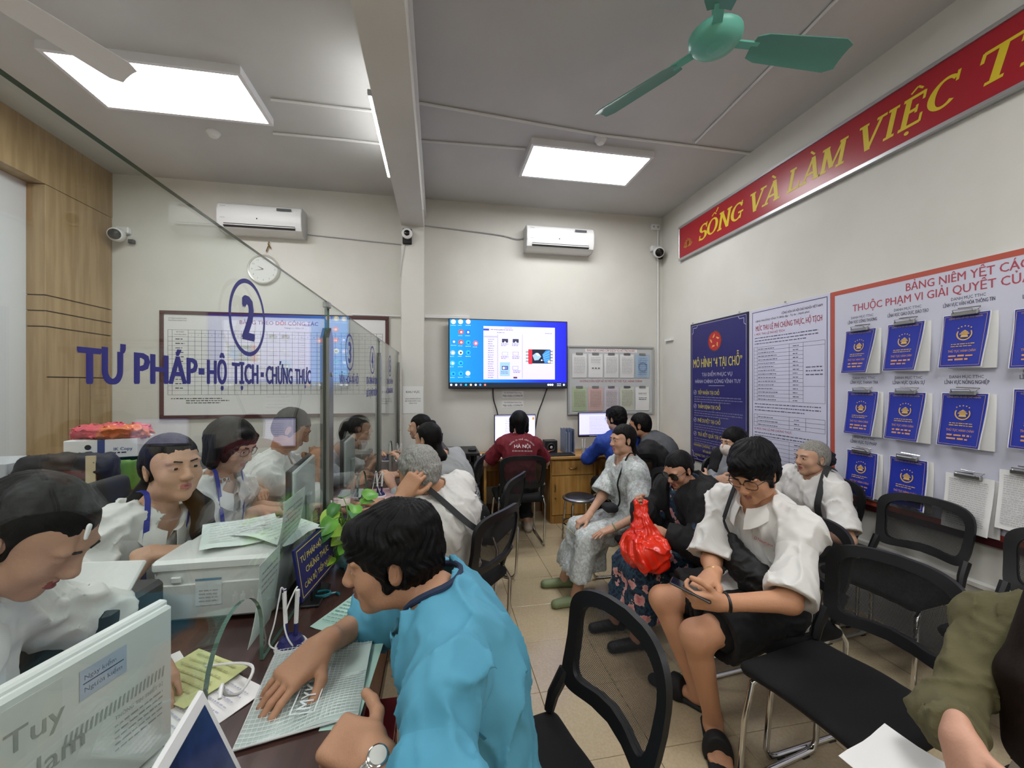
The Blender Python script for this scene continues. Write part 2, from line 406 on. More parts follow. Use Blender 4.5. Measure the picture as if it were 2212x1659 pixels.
# ---------------------------------------------------------------- people
def ik(a, b, l1, l2, pole):
    a = V3(a); b = V3(b); d = b-a; L = np.linalg.norm(d); m = (l1+l2)*.998
    if L > m: b = a+d/L*m; d = b-a; L = m
    x = (l1*l1-l2*l2+L*L)/(2*L); hgt = math.sqrt(max(l1*l1-x*x, 0)); u = d/L; p = V3(pole); p = p-u*(p@u)
    return a+u*x+unit(p)*hgt, b
POSES = {'flat': (6, 10, 6), 'rest': (22, 28, 18), 'curl': (40, 45, 30), 'grip': (62, 75, 40), 'fist': (78, 95, 60), 'pen': (48, 50, 25), 'type': (28, 40, 25)}
def hand(f, W, d, n, side, pose, s=1.0, spread=4, thumb=None, pre=None):      # wrist, finger direction, back-of-hand normal, thumb side
    d = unit(d); n = V3(n); n = unit(n-d*(n@d)); t = np.cross(n, d)*side; W = V3(W); R = np.stack([d, t, n], 1)
    f.box(W+d*.048*s, (V3(.05, .04, .0145))*s, .013*s, R, k=.016)
    f.cap(W-d*.03*s, W+d*.025*s, .024*s, .026*s, k=.02, flat=(n, .78))
    f.ell(W+d*.032*s+t*.026*s-n*.006*s, V3(.034, .017, .016)*s, R, k=.012)
    c1, c2, c3 = pose if isinstance(pose, tuple) else POSES[pose]
    for i in range(4):
        b = W+(d*(.09, .094, .089, .078)[i]+t*(.030, .0105, -.0095, -.0285)[i]-n*.001)*s
        L = (.072, .080, .074, .058)[i]*s; dd = rot(n, (1.5-i)*spread*side)@d; tt = np.cross(n, dd)*side
        ang = 0; r = (.0092, .0094, .0089, .0078)[i]*s; jit = (0, 4, 8, 12)[i]*.6
        for l, c in zip((.46, .30, .24), (c1+jit, c2, c3)):
            ang += c; v = dd*math.cos(math.radians(ang))-n*math.sin(math.radians(ang)); e = b+v*L*l; f.cap(b, e, r, r*.91, k=.004); b = e; r *= .91
    if thumb is None: tv = [d*.62+t*.72-n*.22, d*.86+t*.38-n*.3, d*.95+t*.1-n*.3]
    elif thumb == 'in': tv = [d*.7+t*.55-n*.5, d*.85-t*.1-n*.55, d*.75-t*.5-n*.4]
    elif thumb == 'up': tv = [d*.6+t*.75-n*.1, d*.85+t*.5-n*.05, d*.95+t*.3]
    b = W+(d*.018+t*.028-n*.006)*s; r = .0135*s
    for v, l in zip(tv, (.042, .032, .027)): e = b+unit(v)*l*s; f.cap(b, e, r, r*.9, k=.007); b = e; r *= .9
def headfield(f, H, R, s, fem=False, old=0, jaw=1.0, ears=True, mouth=0):
    T = lambda *p: V3(H)+R@(V3(*p)*s)
    e = lambda c, r, k=.02, op=1, Q=None: f.ell(T(*c), V3(*r)*s, R if Q is None else R@Q, k*s, op)
    e((0, -.018, .032), (.0745, .094, .086)); e((0, .022, .02), (.068, .07, .07), .03)
    e((0, .032, -.045), (.057*jaw, .058, .072), .03); e((0, .066, -.098), (.024*jaw, .02, .02), .028)
    for x in (-1, 1):
        e((x*.040, .058, -.028), (.026, .024, .026), .03); e((x*.046*jaw, .012, -.072), (.02, .04, .024), .03)
        e((x*.031, .084, .026), (.024, .012, .008), .018)
        e((x*.031, .1, .005), (.019, .018, .0125), .012, -1)
        e((x*.031, .0775, .005), (.0175, .0155, .0145), .006)
        e((x*.012, .1, -.034), (.0085, .009, .0075), .008)
        if ears:
            Q = rot((0, 0, 1), -x*22)@rot((0, 1, 0), x*8); e((x*.0775, -.008, -.008), (.008, .018, .031), .006, 1, Q); e((x*.083, -.004, -.004), (.004, .010, .019), .004, -1, Q)
    f.cap(T(0, .088, .016), T(0, .108, -.026), .0085*s, .0115*s, .014*s); e((0, .106, -.030), (.0115, .011, .009), .01)
    for z, r in ((-.058, .0062), (-.0695, .0072)):
        f.cap(T(-.016, .083, z-.002), T(0, .0915, z+.001), r*.7*s, r*s, .008*s); f.cap(T(0, .0915, z+.001), T(.016, .083, z-.002), r*s, r*.7*s, .008*s)
    e((0, .102, -.0635), (.02, .01, .0016), .003, -1)
    if old:
        for x in (-1, 1): f.cap(T(x*.022, .094, -.032), T(x*.034, .083, -.066), .002, .002, .008, op=-1)
SKIN = {}
def skin(c): return mat('skin_'+c, c, .52, col2=None, bump=.12, bscale=140, spec=.35)
def headbits(name_parent, org, H, R, s, skinc, brow='1a1512', closed=False, look=0, lips=None):
    T = lambda *p: V3(H)+R@(V3(*p)*s)
    if not closed:
        for x in (-1, 1):
            f = Field(); f.ell(T(x*.031, .0822, .003), V3(.0118, .0118, .0118)*s, R, 0)
            f.cut(T(x*.031, .082, .0078), R[:, 2], .03*s); f.cut(T(x*.031, .082, -.0022), -R[:, 2], .03*s)
            ir = T(x*.031+look*.003, .094, .002)
            soft('eye', [f.mesh(.0022*s, sm=0)], [mat('eye_white', 'd8d0c8', .25), mat('iris', '140d0a', .15)], name_parent, org,
                 lambda c, ir=ir: (np.linalg.norm(c-ir, axis=1) < .0070*s).astype(int))
    for x in (-1, 1):
        f = Field(); f.cap(T(x*.014, .0975, .024), T(x*.034, .0960, .029), .0034*s, .0032*s, .003); f.cap(T(x*.034, .0960, .029), T(x*.05, .0815, .024), .003*s, .0018*s, .003)
        soft('eyebrow', [f.mesh(.0026*s, sm=0)], [mat('hair_'+brow, brow, .6)], name_parent, org)
def dk(c): return ''.join('%02x' % int(int(c[i:i+2], 16)*(.55 if int(c[:2], 16) < 64 else 1)) for i in (0, 2, 4))
def hairmat(c, c2=None): return mat('hair_strands_'+c, dk(c), .48, col2=dk(c2 or c), scale=90, stretch=(3, 3, .6), lo=.35, hi=.65, bump=.2, bscale=260, spec=.16)
def hairfield(f, H, R, s, style):
    T = lambda *p: V3(H)+R@(V3(*p)*s)
    e = lambda c, r, k=.02, op=1, Q=None: f.ell(T(*c), V3(*r)*s, R if Q is None else R@Q, k*s, op)
    cp = lambda a, b, ra, rb, k=.02, op=1, flat=None: f.cap(T(*a), T(*b), ra*s, rb*s, k*s, flat=flat, op=op)
    V = {'short': .016, 'shortthick': .021, 'crop': .01, 'bob': .02, 'bun': .009, 'pony': .011, 'long': .017, 'grey': .017, 'low': .012}.get(style, .014)
    e((0, -.018, .036), (.0745+V, .095+V, .085+V))
    if style in ('short', 'shortthick', 'crop', 'grey'):
        e((0, -.05, -.02), (.066+V*.7, .058+V*.7, .07), .03)
        for x in (-1, 1): e((x*.07, -.002, .01), (.012+V*.4, .03, .05), .02); e((x*.072, .014, -.02), (.008, .009, .028), .01)
        if style in ('short', 'shortthick'): e((0, .062, .075), (.058, .036+V*.4, .04+V*.2), .02); e((0, .085, .058), (.05, .014, .026), .012)
        if style == 'shortthick': e((0, -.03, .075), (.078, .09, .06), .03); e((0, .092, .042), (.048, .01, .03), .012); e((0, -.075, -.03), (.06, .04, .055), .02)
        f.late(); e((0, .128, -.03), (.066, .062, .082), .012, -1); e((0, .05, -.115), (.12, .075, .075), .012, -1)
        for x in (-1, 1): e((x*.085, -.006, -.012), (.02, .021, .034), .006, -1)
    else:
        if style == 'bob':
            for x in (-1, 1): cp((x*.076, -.01, .04), (x*.082, -.002, -.085), .034, .026)
            cp((0, -.07, .02), (0, -.06, -.095), .07, .05); e((.03, .07, .085), (.06, .03, .03), .02)
            for x in (-1, 1): cp((x*.055, .07, .07), (x*.078, .045, -.05), .012, .012)
        if style == 'long':
            for x in (-1, 1): cp((x*.07, -.02, .03), (x*.08, -.01, -.14), .03, .022)
            cp((0, -.075, .03), (0, -.075, -.17), .066, .055, flat=None)
        if style in ('bun', 'low', 'pony'):
            e((0, -.06, -.02), (.06, .055, .06), .03)
            for x in (-1, 1): e((x*.068, -.02, .005), (.014, .045, .045), .02)
        if style == 'bun': e((0, -.125, .0), (.036, .03, .036), .008)
        if style == 'pony': e((0, -.125, .03), (.026, .026, .026), .006); cp((0, -.14, .03), (0, -.165, -.06), .03, .03); cp((0, -.165, -.06), (0, -.15, -.19), .03, .012)
        if style == 'low': cp((0, -.085, -.07), (.0, -.11, -.15), .034, .04, .02); cp((0, -.11, -.15), (0, -.12, -.26), .04, .014)
        f.late(); e((0, .132, -.012) if style in ('bun', 'low', 'pony') else (0, .135, -.03), (.069, .064, .100) if style in ('bun', 'low', 'pony') else (.062, .066, .09), .012, -1); e((0, .055, -.11), (.06 if style in ('bob', 'long') else .12, .085, .07), .012, -1)
        if style in ('bun', 'low', 'pony'):
            for x in (-1, 1): e((x*.078, .062, -.005), (.036, .044, .078), .012, -1)
            for x in (-1, 1): e((x*.085, -.006, -.012), (.02, .021, .034), .006, -1)
def strand(H, R, s, amp=.0022, fr=60, lump=.0016):
    def d(p):
        q = (p-V3(H))@R/s; c = q-V3(0, -.05, .09); a = np.arctan2(c[:, 0], c[:, 1]); r = np.sqrt(c[:, 0]**2+c[:, 1]**2); b = q[:, 2]*14; a = a+.25*wob(q, 22, 3)
        return amp*(np.sin(a*fr*.35+2.0*np.sin(b+a*3))*.7+np.sin(a*fr+b*1.3+3*np.sin(b*.7))*.5)+lump*wob(q*V3(1, 1, .6), 34)+lump*.6*wob(q, 70, 2)
    return d
def folds(amp, f, seed, dirn=None):                                           # long soft folds with sharper creases on top
    M = np.eye(3)
    if dirn is not None: u = unit(dirn); M = np.eye(3)-.72*np.outer(u, u)
    def d(p):
        q = p@M+.012*np.stack([wob(p, f*.8, seed+5), wob(p, f*.8, seed+6), wob(p, f*.8, seed+7)], -1)
        n = wob(q, f, seed); r = 1-np.abs(wob(q, f*1.6, seed+2)); r2 = 1-np.abs(wob(q, f*2.9, seed+4))
        return amp*(.8*n-1.5*np.maximum(r, 0)**3-.8*np.maximum(r2, 0)**3+.6)
    return d
def person(label, pel, neck, head, hdir, hup=(0, 0, 1), bdir=(-1, 0, 0), sdir=None, wr=(None, None), hd=(None, None), pole=((0, 0, -1), (0, 0, -1)), ank=(None, None), fdir=None, kpole=None,
           fem=False, sc=1.0, w=1.0, hunch=.03, skinc='a9765a', hair=('short', '0e0c0b', None), top=None, bottom=None, shoes='242424', res=.009, hres=.0042, legs=True,
           hp=('rest', 'rest'), hs=1.0, thumbs=(None, None), closed=False, old=0, extra=None, cat='person', lips='8e4a44', hairfr=60, jaw=1.0, barefoot=False, belly=0, handres=.0036, bust=1.0):
    pel = V3(pel); neck = V3(neck); H = V3(head); bd = unit(bdir); sd = unit(sdir if sdir is not None else bdir)
    org = V3(pel[0], pel[1], 0); root = empty('person', tuple(org), 0, label, cat)
    hs_ = .97*sc if not fem else .93*sc
    Rh = frame3(hdir, hup)
    up = unit(neck-pel); lat_h = unit(np.cross(bd, (0, 0, 1))); fs = unit(sd-up*(sd@up)); lat = unit(np.cross(fs, up))           # lat: the person's right
    L = np.linalg.norm(neck-pel)
    sp = lambda t: pel+(neck-pel)*t-fs*hunch*math.sin(math.pi*min(max(t, 0), 1))*1.3
    shw = (.168 if fem else .188)*sc*w**.5
    sh = [neck+lat*shw*x-up*.068*sc+fs*.012 for x in (1, -1)]                  # 0: right, 1: left
    ua, fa, th, sk = .285*sc, .245*sc, .41*sc, .40*sc
    el, wrp = [], []
    for i, x in enumerate((1, -1)):
        t = wr[i] if wr[i] is not None else sh[i]-V3(0, 0, .44)*sc+fs*.22
        a, b = ik(sh[i], t, ua, fa, pole[i]); el.append(a); wrp.append(b)
    hip = [pel+lat_h*.085*sc*x for x in (1, -1)]
    kn, an = [], []
    fd = [unit(q) for q in (fdir if isinstance(fdir, tuple) and len(fdir) == 2 else (bd if fdir is None else fdir,)*2)]
    for i, x in enumerate((1, -1)):
        t = ank[i] if ank[i] is not None else V3(*(hip[i]+bd*.42*sc)[:2], .075)
        kp = kpole[i] if kpole else bd+V3(0, 0, .9)
        a, b = ik(hip[i], t, th, sk, kp); kn.append(a); an.append(b)
    J = dict(pel=pel, neck=neck, H=H, Rh=Rh, up=up, fs=fs, lat=lat, sh=sh, el=el, wr=wrp, hip=hip, kn=kn, an=an, sp=sp, bd=bd, lat_h=lat_h, org=org, root=root, sc=sc, s=hs_, L=L)
    TR = np.stack([lat, fs, up], 1); TP = np.stack([lat_h, np.cross((0, 0, 1), lat_h), V3(0, 0, 1)], 1)
    def torso(f, g, k=.05):
        q = sc
        f.ell(pel+V3(0, 0, .015), V3(.168*w, .125*w, .11)*q+g, TP, k)
        f.ell(sp(.36)+fs*(.012+belly), V3(.142*w, .105*w+belly*.6, .13)*q+g, TR, k)
        f.ell(sp(.68), V3(.155*w, .112*w, .15)*q+g, TR, k)
        f.ell(sp(.88), V3(.150*w, .085*w, .085)*q+g, TR, k)
        f.cap(sh[0]-up*.005-lat*.01, sh[1]-up*.005+lat*.01, .052*q+g, k=k)
        for i in (0, 1): f.cap(neck+up*.03, sh[i]+up*.01, .036*q+g*.8, .04*q+g, k=.05)
        if fem and bust:
            for x in (1, -1): f.ell(sp(.66)+fs*.088*q+lat*x*.068*q, V3(.062, .055, .062)*q*bust+g*.8, TR, .04)
    def arm(f, i, g, a=0., b=2., k=.03):
        if a < 1:
            e = min(b, 1); p0 = sh[i]+(el[i]-sh[i])*a; p1 = sh[i]+(el[i]-sh[i])*e; r = lambda t: ((.05 if not fem else .044)-(.011)*t)*sc*w**.3+g
            f.cap(p0, p1, r(a), r(e), k)
        if b > 1:
            a2 = max(a-1, 0); b2 = b-1; p0 = el[i]+(wrp[i]-el[i])*a2; p1 = el[i]+(wrp[i]-el[i])*b2; r = lambda t: ((.041 if not fem else .036)-(.0145 if not fem else .013)*t)*sc*w**.2+g
            f.cap(p0, p1, r(a2), r(b2), k)
    def leg(f, i, g, a=0., b=2., k=.04):
        r1 = lambda t: (.088-.03*t)*sc*w**.5+g; r2 = lambda t: (.056-.02*t)*sc+g
        if a < 1: e = min(b, 1); f.cap(hip[i]+(kn[i]-hip[i])*a, hip[i]+(kn[i]-hip[i])*e, r1(a), r1(e), k)
        if b > 1:
            a2 = max(a-1, 0); f.cap(kn[i]+(an[i]-kn[i])*a2, kn[i]+(an[i]-kn[i])*(b-1), r2(a2), r2(b-1), k)
            if g < .02:
                c = kn[i]+(an[i]-kn[i])*.3; u = unit(an[i]-kn[i]); bk = -fd[i]; f.ell(c+bk*.018*sc, V3(.04, .04, .11)*sc+g, frame3(unit(bk-u*(bk@u)), u), .03)
    J.update(torso=torso, arm=arm, leg=leg, fd=fd)
    # the body: one mesh
    f = Field(); torso(f, -.004); f.cap(neck-up*.02, H+Rh@(V3(0, -.02, -.06)*hs_), (.058 if not fem else .05)*sc, (.053 if not fem else .046)*sc, .03)
    for i in (0, 1):
        arm(f, i, 0)
        if legs:
            leg(f, i, 0); A = an[i]; f.cap(A, A+V3(0, 0, -.03), .036*sc, .036*sc, .02)
            f.cap(A+V3(0, 0, -.035)-fd[i]*.02, A+fd[i]*.13*sc+V3(0, 0, -.05), .034*sc, .026*sc, .02, flat=((0, 0, 1), .8))
            sd_ = unit(np.cross(fd[i], (0, 0, 1)))
            for j in range(5 if barefoot else 0): q = A+fd[i]*(.125-.006*abs(j-1.2))*sc+sd_*(j-2)*.017*sc*(1 if i else -1)+V3(0, 0, -.055); f.cap(q, q+fd[i]*.045*sc, .0115*sc*(1.3 if j == 0 else 1), .010*sc, .006)
    isl = [f.mesh(res)]
    f = Field(); headfield(f, H, Rh, hs_, fem, old, jaw*(.9 if fem else 1)); f.cap(neck+up*.0, H+Rh@(V3(0, -.022, -.055)*hs_), (.0585 if not fem else .0505)*sc, (.053 if not fem else .046)*sc, .03)
    isl.append(f.mesh(hres))
    for i, x in enumerate((1, -1)):
        if hd[i] is None: dd = unit(wrp[i]-el[i]); nn = V3(0, 0, 1)
        else: dd, nn = hd[i]
        f = Field(); hand(f, wrp[i], dd, nn, x, hp[i], sc*hs*(.9 if fem else 1), thumb=thumbs[i]); arm(f, i, 0.0005, 1.7, 2, .02); isl.append(f.mesh(handres, sm=1))
        J['hd%d' % i] = (unit(dd), unit(nn))
    lipc = H+Rh@(V3(0, .094, -.064)*hs_)
    def mfn(c):
        q = (c-lipc)@Rh/hs_; return ((np.abs(q[:, 0]) < .018) & (np.abs(q[:, 2]) < .0115-.25*np.abs(q[:, 0])) & (np.abs(q[:, 1]) < .03)).astype(int)
    soft('body', isl, [skin(skinc), mat('lips_'+lips, lips, .45)], root, org, mfn)
    headbits(root, org, H, Rh, hs_, skinc, brow=hair[1], closed=closed)
    if hair[0]:
        f = Field(); hairfield(f, H, Rh, hs_, hair[0])
        if len(hair) > 3 and hair[3]: hair[3](f, J)
        soft('hair', [f.mesh(hres*.9, strand(H, Rh, hs_, fr=hairfr, lump={'shortthick': .003, 'grey': .004}.get(hair[0], .0008), amp=.0013 if hair[0] in ('bun', 'low', 'pony', 'bob', 'long') else .0022))], [hairmat(hair[1], hair[2])], root, org)
    if top: top(J)
    if bottom: bottom(J)
    if legs and shoes and not barefoot:
        for i in (0, 1): shoe(J, i, shoes)
    if extra: extra(J)
    return J
def shirt(J, m, g=.014, slv=.72, res=.008, neckr=.075, neckdrop=.0, hem=0, amp=.006, fr=16, seed=1, name='shirt', flare=.012, mfn=None, mats=None, vneck=0, low=.0, openf=0):
    f = Field(); J['torso'](f, g); s = J['sc']; isl = []; dsp = folds(amp, fr, seed, J['up']*.6)
    for i in (0, 1):
        J['arm'](f, i, g+.002, 0, .45 if slv <= 1 else 1., .04)
        q = Field(); d = unit(J['el'][i]-J['sh'][i])
        if slv <= 1:                                                          # short sleeve: flat hem with an opening
            p = J['sh'][i]+(J['el'][i]-J['sh'][i])*slv; r = .046*s+g+flare
            q.cap(J['sh'][i]+d*.05, p+d*.04, .046*s+g, r+.004, .0); q.late(); q.cut(p, d, .4); q.cap(p-d*.05, p+d*.012, r*.45, r-.015, .002, op=-1)
        else:
            J['arm'](q, i, g+.003, .6, slv, .04); p = J['el'][i]+(J['wr'][i]-J['el'][i])*(slv-1); d = unit(J['wr'][i]-J['el'][i]); q.late(); q.cut(p, d, .12)
        isl.append(q.mesh(res, dsp))
    f.late(); n = J['neck']; u = J['up']; fs = J['fs']
    top = J['H']+J['Rh']@V3(0, -.02, -.06)
    f.cap(n-u*(.005+neckdrop)+fs*(.015+.3*neckdrop), top+u*.1, neckr*s*.86, neckr*s*1.1, .006, op=-1)
    if vneck: f.cap(n+fs*.06, n-u*vneck+fs*.13, .05*s, .012*s, .005, op=-1)
    if openf: f.cap(n+fs*.09, J['sp'](.15)+fs*.16, .05*s, openf, .01, op=-1)
    if low: f.p.insert(0, Field().cap(J['pel']-V3(0, 0, .02), J['pel']+J['bd']*low+V3(0, 0, .02), .15, .13, .06, flat=((0, 0, 1), .75)).p[0]); f.nl += 1
    f.cut(J['pel']-V3(0, 0, .06+hem), (0, 0, -1), .4)
    isl.append(f.mesh(res, dsp))
    return soft(name, isl, mats or [m], J['root'], J['org'], mfn)
def surf(J, t, ang, g=.02, side=0):                                            # a point on the clothed torso: height along the spine, angle from the front
    if 'TF' not in J: J['TF'] = Field(); J['torso'](J['TF'], 0.)
    a = math.radians(ang); d = J['fs']*math.cos(a)+J['lat']*math.sin(a); o = J['sp'](t)+J['lat']*side; R = np.arange(.0, .34, .003); D = J['TF'].at(o+R[:, None]*d)
    k = np.argmax(D > g) if (D > g).any() else len(R)-1; return o+R[k]*d
def drop(J, x, y, g=.03):                                                     # a point on top of the shoulders, found from above
    if 'TF' not in J: J['TF'] = Field(); J['torso'](J['TF'], 0.)
    o = J['neck']+J['up']*.16+J['lat']*x+J['fs']*y; R = np.arange(0, .4, .003); D = J['TF'].at(o-R[:, None]*J['up']); k = np.argmax(D < g) if (D < g).any() else 60
    return o-R[k]*J['up']
def collar(J, m, h=.045, gap=.02):
    n = J['neck']; u = J['up']; fs = J['fs']; lt = J['lat']; s = J['sc']; ax = unit(J['H']-n)
    for x in (1, -1):
        g = []
        for a in np.linspace(175, 12, 13):
            a_ = math.radians(a); d = lt*x*math.sin(a_)+fs*math.cos(a_)*1.0; fr = max(0, math.cos(a_))
            p0 = n+d*.066*s+u*(.035-.045*fr)*1.0+fs*(.012+.018*fr); p1 = p0+d*.010+u*.006
            p2 = p0+d*(.034+.012*fr)-u*(h*(.75+.75*fr**2))
            g.append([tuple(p0-u*.02), tuple(p0), tuple(p1), tuple((p1+p2)/2+d*.006), tuple(p2)])
        if x == -1: g = g[::-1]
        b = B().sheet([[Vector(q) for q in r] for r in g], .003); b.build('collar', m, J['root'], True, None).location = -Vector(J['org'])
def trousers(J, m, g=.016, to=1.9, res=.01, amp=.005, seed=4, name='trousers', flare=.006):
    f = Field(); s = J['sc']; isl = []; dsp = folds(amp, 14, seed)
    f.ell(J['pel']+V3(0, 0, .02), V3(.175, .135, .12)*s+g*.6, np.stack([J['lat_h'], J['bd'], V3(0, 0, 1)], 1), .05)
    for i in (0, 1):
        J['leg'](f, i, g, 0, .6 if to <= 1 else 1.02)
        q = Field()
        if to > 1: J['leg'](q, i, g, .8, to); p = J['kn'][i]+(J['an'][i]-J['kn'][i])*(to-1); d = unit(J['an'][i]-J['kn'][i]); r = .052*s+flare; q.cap(p-d*.1, p+d*.03, r, r+.002, .04); q.late(); q.cut(p, d, .2)
        else:
            p = J['hip'][i]+(J['kn'][i]-J['hip'][i])*to; d = unit(J['kn'][i]-J['hip'][i]); r = .07*s+g+flare
            q.cap(J['hip'][i]+d*.1, p+d*.04, .085*s+g, r, 0); q.late(); q.cut(p, d, .4); q.cap(p-d*.06, p+d*.012, r*.45, r-.015, .002, op=-1)
        isl.append(q.mesh(res, dsp))
    isl.append(f.mesh(res, dsp))
    return soft(name, isl, [m], J['root'], J['org'])
def shoe(J, i, c, res=.006):
    f = Field(); A = J['an'][i]; d = J['fd'][i]; s = J['sc']
    f.cap(A+V3(0, 0, -.03)-d*.03*s, A+d*.155*s+V3(0, 0, -.042), .042*s, .037*s, .02, flat=((0, 0, 1), .85)); f.cap(A+V3(0, 0, -.04)-d*.035, A+V3(0, 0, .0)-d*.012, .034*s, .038*s, .02)
    f.cut(V3(A[0], A[1], .004), (0, 0, -1), .3)
    return soft('shoe', [f.mesh(res)], [mat('shoe_'+c, c, .5)], J['root'], J['org'])
def strap(J, pts, w, m, name='strap', th=.004, nrm=None):                     # ribbon through points, lying on the body
    pts = [Vector(p) for p in pts]; P = []
    for i in range(len(pts)-1):
        for t in range(4):
            t = t/4; a = pts[max(i-1, 0)]; b = pts[i]; c = pts[i+1]; d = pts[min(i+2, len(pts)-1)]
            P.append(.5*((2*b)+(c-a)*t+(2*a-5*b+4*c-d)*t*t+(3*b-a-3*c+d)*t**3))
    P.append(pts[-1]); g = []
    for i, p in enumerate(P):
        t = (P[min(i+1, len(P)-1)]-P[max(i-1, 0)]).normalized(); n = Vector(nrm(p) if callable(nrm) else nrm); sdv = t.cross(n).normalized()*w/2; g.append([p-sdv, p+sdv])
    o = B().sheet(g, th).build(name, m, J['root'] if J else None, True)
    if J: o.location = -Vector(J['org'])
    return o
def glasses(J, c='15151a', lens=None, sz=1.0, sun=False):
    T = lambda *p: Vector(J['H']+J['Rh']@(V3(*p)*J['s'])); b = B()
    for x in (-1, 1):
        pts = [T(x*.033+.025*sz*math.copysign(abs(math.cos(a))**.75, math.cos(a)), .104-.010*abs(x*.033+.025*math.cos(a))/.06, .004+.019*sz*math.copysign(abs(math.sin(a))**.75, math.sin(a))) for a in [2*math.pi*k/20 for k in range(20)]]
        b.tube(pts, .0016 if not sun else .0024, 6, closed=True)
        b.tube([T(x*.06, .097, .010), T(x*.074, .06, .010), T(x*.079, -.005, .008), T(x*.076, -.03, -.008)], .0018, 6)
        lb = B(); n = len(pts); lb.add(pts, [tuple(range(n))]); lo = lb.build('lens', lens or glassmat('lens_clear', (.97, .97, .98)), J['root']); lo.location = -Vector(J['org'])
    b.tube([T(-.010, .106, .008), T(0, .108, .011), T(.010, .106, .008)], .0016, 6)
    o = b.build('glasses_frame', mat('specs_'+c, c, .3), J['root'], True); o.location = -Vector(J['org'])
# ---------------------------------------------------------------- the room
M_WALL = mat('wall_paint', 'd6d4cb', .75, col2='dbd9d1', scale=2, bump=.05, bscale=25)
M_CEIL = mat('ceiling_paint', 'c6c6c4', .8, col2='cbcbc9', scale=1.5, bump=.04, bscale=20)
M_TILE = mat('floor_tile', 'b8a585', .16, col2='c8b797', scale=90, lo=.2, hi=.8, bump=.008, bscale=40)
M_GROUT = mat('grout', '8f7f62', .8)
M_WHITE = mat('white_plastic', 'e6e6e4', .4); M_GREY = mat('grey_plastic', 'a9aaab', .45); M_BLACK = mat('black_plastic', '161617', .45); M_DARK = mat('dark_glass', '08090a', .12)
M_CHROME = mat('chrome', 'd0d0ce', .14, 1); M_STEEL = mat('steel', 'a8aaa8', .28, 1); M_PAPER = mat('paper', 'ecebe8', .75); M_INK = mat('print_black', '2a2a2c', .7)
M_WOOD = mat('light_wood', '9c8058', .5, col2='ae926a', scale=3.5, stretch=(6, 6, .5), bump=.05)
M_OAK = mat('desk_wood', 'b07f45', .42, col2='c59a5c', scale=4, stretch=(.6, 5, 5), bump=.03)
M_OAKV = mat('cabinet_wood', 'b5843f', .42, col2='c99d5a', scale=4, stretch=(6, 6, .5), bump=.03)
M_COUNTER = mat('dark_counter', '3a2724', .25, col2='4a322c', scale=3, stretch=(5, .5, 5), bump=.02)
M_CWOOD = mat('counter_front', '6a4630', .4, col2='7d5638', scale=4, stretch=(.5, 5, .5))
def slab(name, lo, hi, m, parent=None, kind='structure', bev=0):
    o = B().bb(lo, hi, bev=bev).build(name, m, parent)
    if not parent: o['kind'] = kind
    return o
fl = slab('floor', (LW, FRONT, -.1), (RW, BACK, -.002), M_GROUT)
tx = [.513+.4*k for k in range(-10, 6)]; ty = [2.01+.4*k for k in range(-13, 8)]
tm = B().box((0, 0, -.001), (.1985, .1985, .004), bev=.0012); first = None; rest = B()
for x in tx:
    for y in ty:
        x0, x1, y0, y1 = max(x, LW), min(x+.4, RW), max(y, FRONT), min(y+.4, BACK)
        if x1-x0 < .03 or y1-y0 < .03: continue
        if x > -.4 and .4 < y < 4.9 and x1-x0 > .39 and y1-y0 > .39:
            if first is None:
                o = tm.build('floor_tile', M_TILE, fl); first = o
            else: o = first.copy(); COL.objects.link(o)
            o.location = ((x0+x1)/2, (y0+y1)/2, 0)
        else: rest.bb((x0+.0015, y0+.0015, -.004), (x1-.0015, y1-.0015, .003))
tag(rest.build('floor_tile', M_TILE, fl), kind='stuff')
slab('ceiling', (LW, FRONT, CEIL), (RW, BACK, CEIL+.1), M_CEIL)
slab('wall_back', (LW-.1, BACK, -.1), (RW+.1, BACK+.1, CEIL+.1), M_WALL)
slab('wall_right', (RW, FRONT, -.1), (RW+.1, BACK, CEIL+.1), M_WALL)
slab('wall_left', (LW-.1, FRONT, -.1), (LW, BACK, CEIL+.1), mat('wall_paint_cool', 'd3d5d6', .75, bump=.05, bscale=25))
slab('wall_front', (LW-.1, FRONT-.1, -.1), (RW+.1, FRONT, CEIL+.1), M_WALL)
BX0, BX1, BZ, CY = -.39, -.148, 3.325, 4.65
slab('trim_1', (BX0, FRONT, BZ), (BX1, BACK, CEIL), M_WALL)                       # ceiling beam
slab('trim_2', (BX0, CY, 0), (BX1, BACK, BZ), M_WALL)                             # column under the beam
slab('baseboard_right', (RW-.025, FRONT, 0), (RW, BACK, .47), mat('plinth', 'c9c8c4', .5, bump=.05), bev=.004)
slab('trim_3', (RW-.04, FRONT, .47), (RW, BACK, .50), mat('plinth_cap', 'd8d6d0', .5), bev=.004)
slab('baseboard_back', (LW, BACK-.015, 0), (RW-.03, BACK, .12), mat('skirting', '8a6f55', .5))
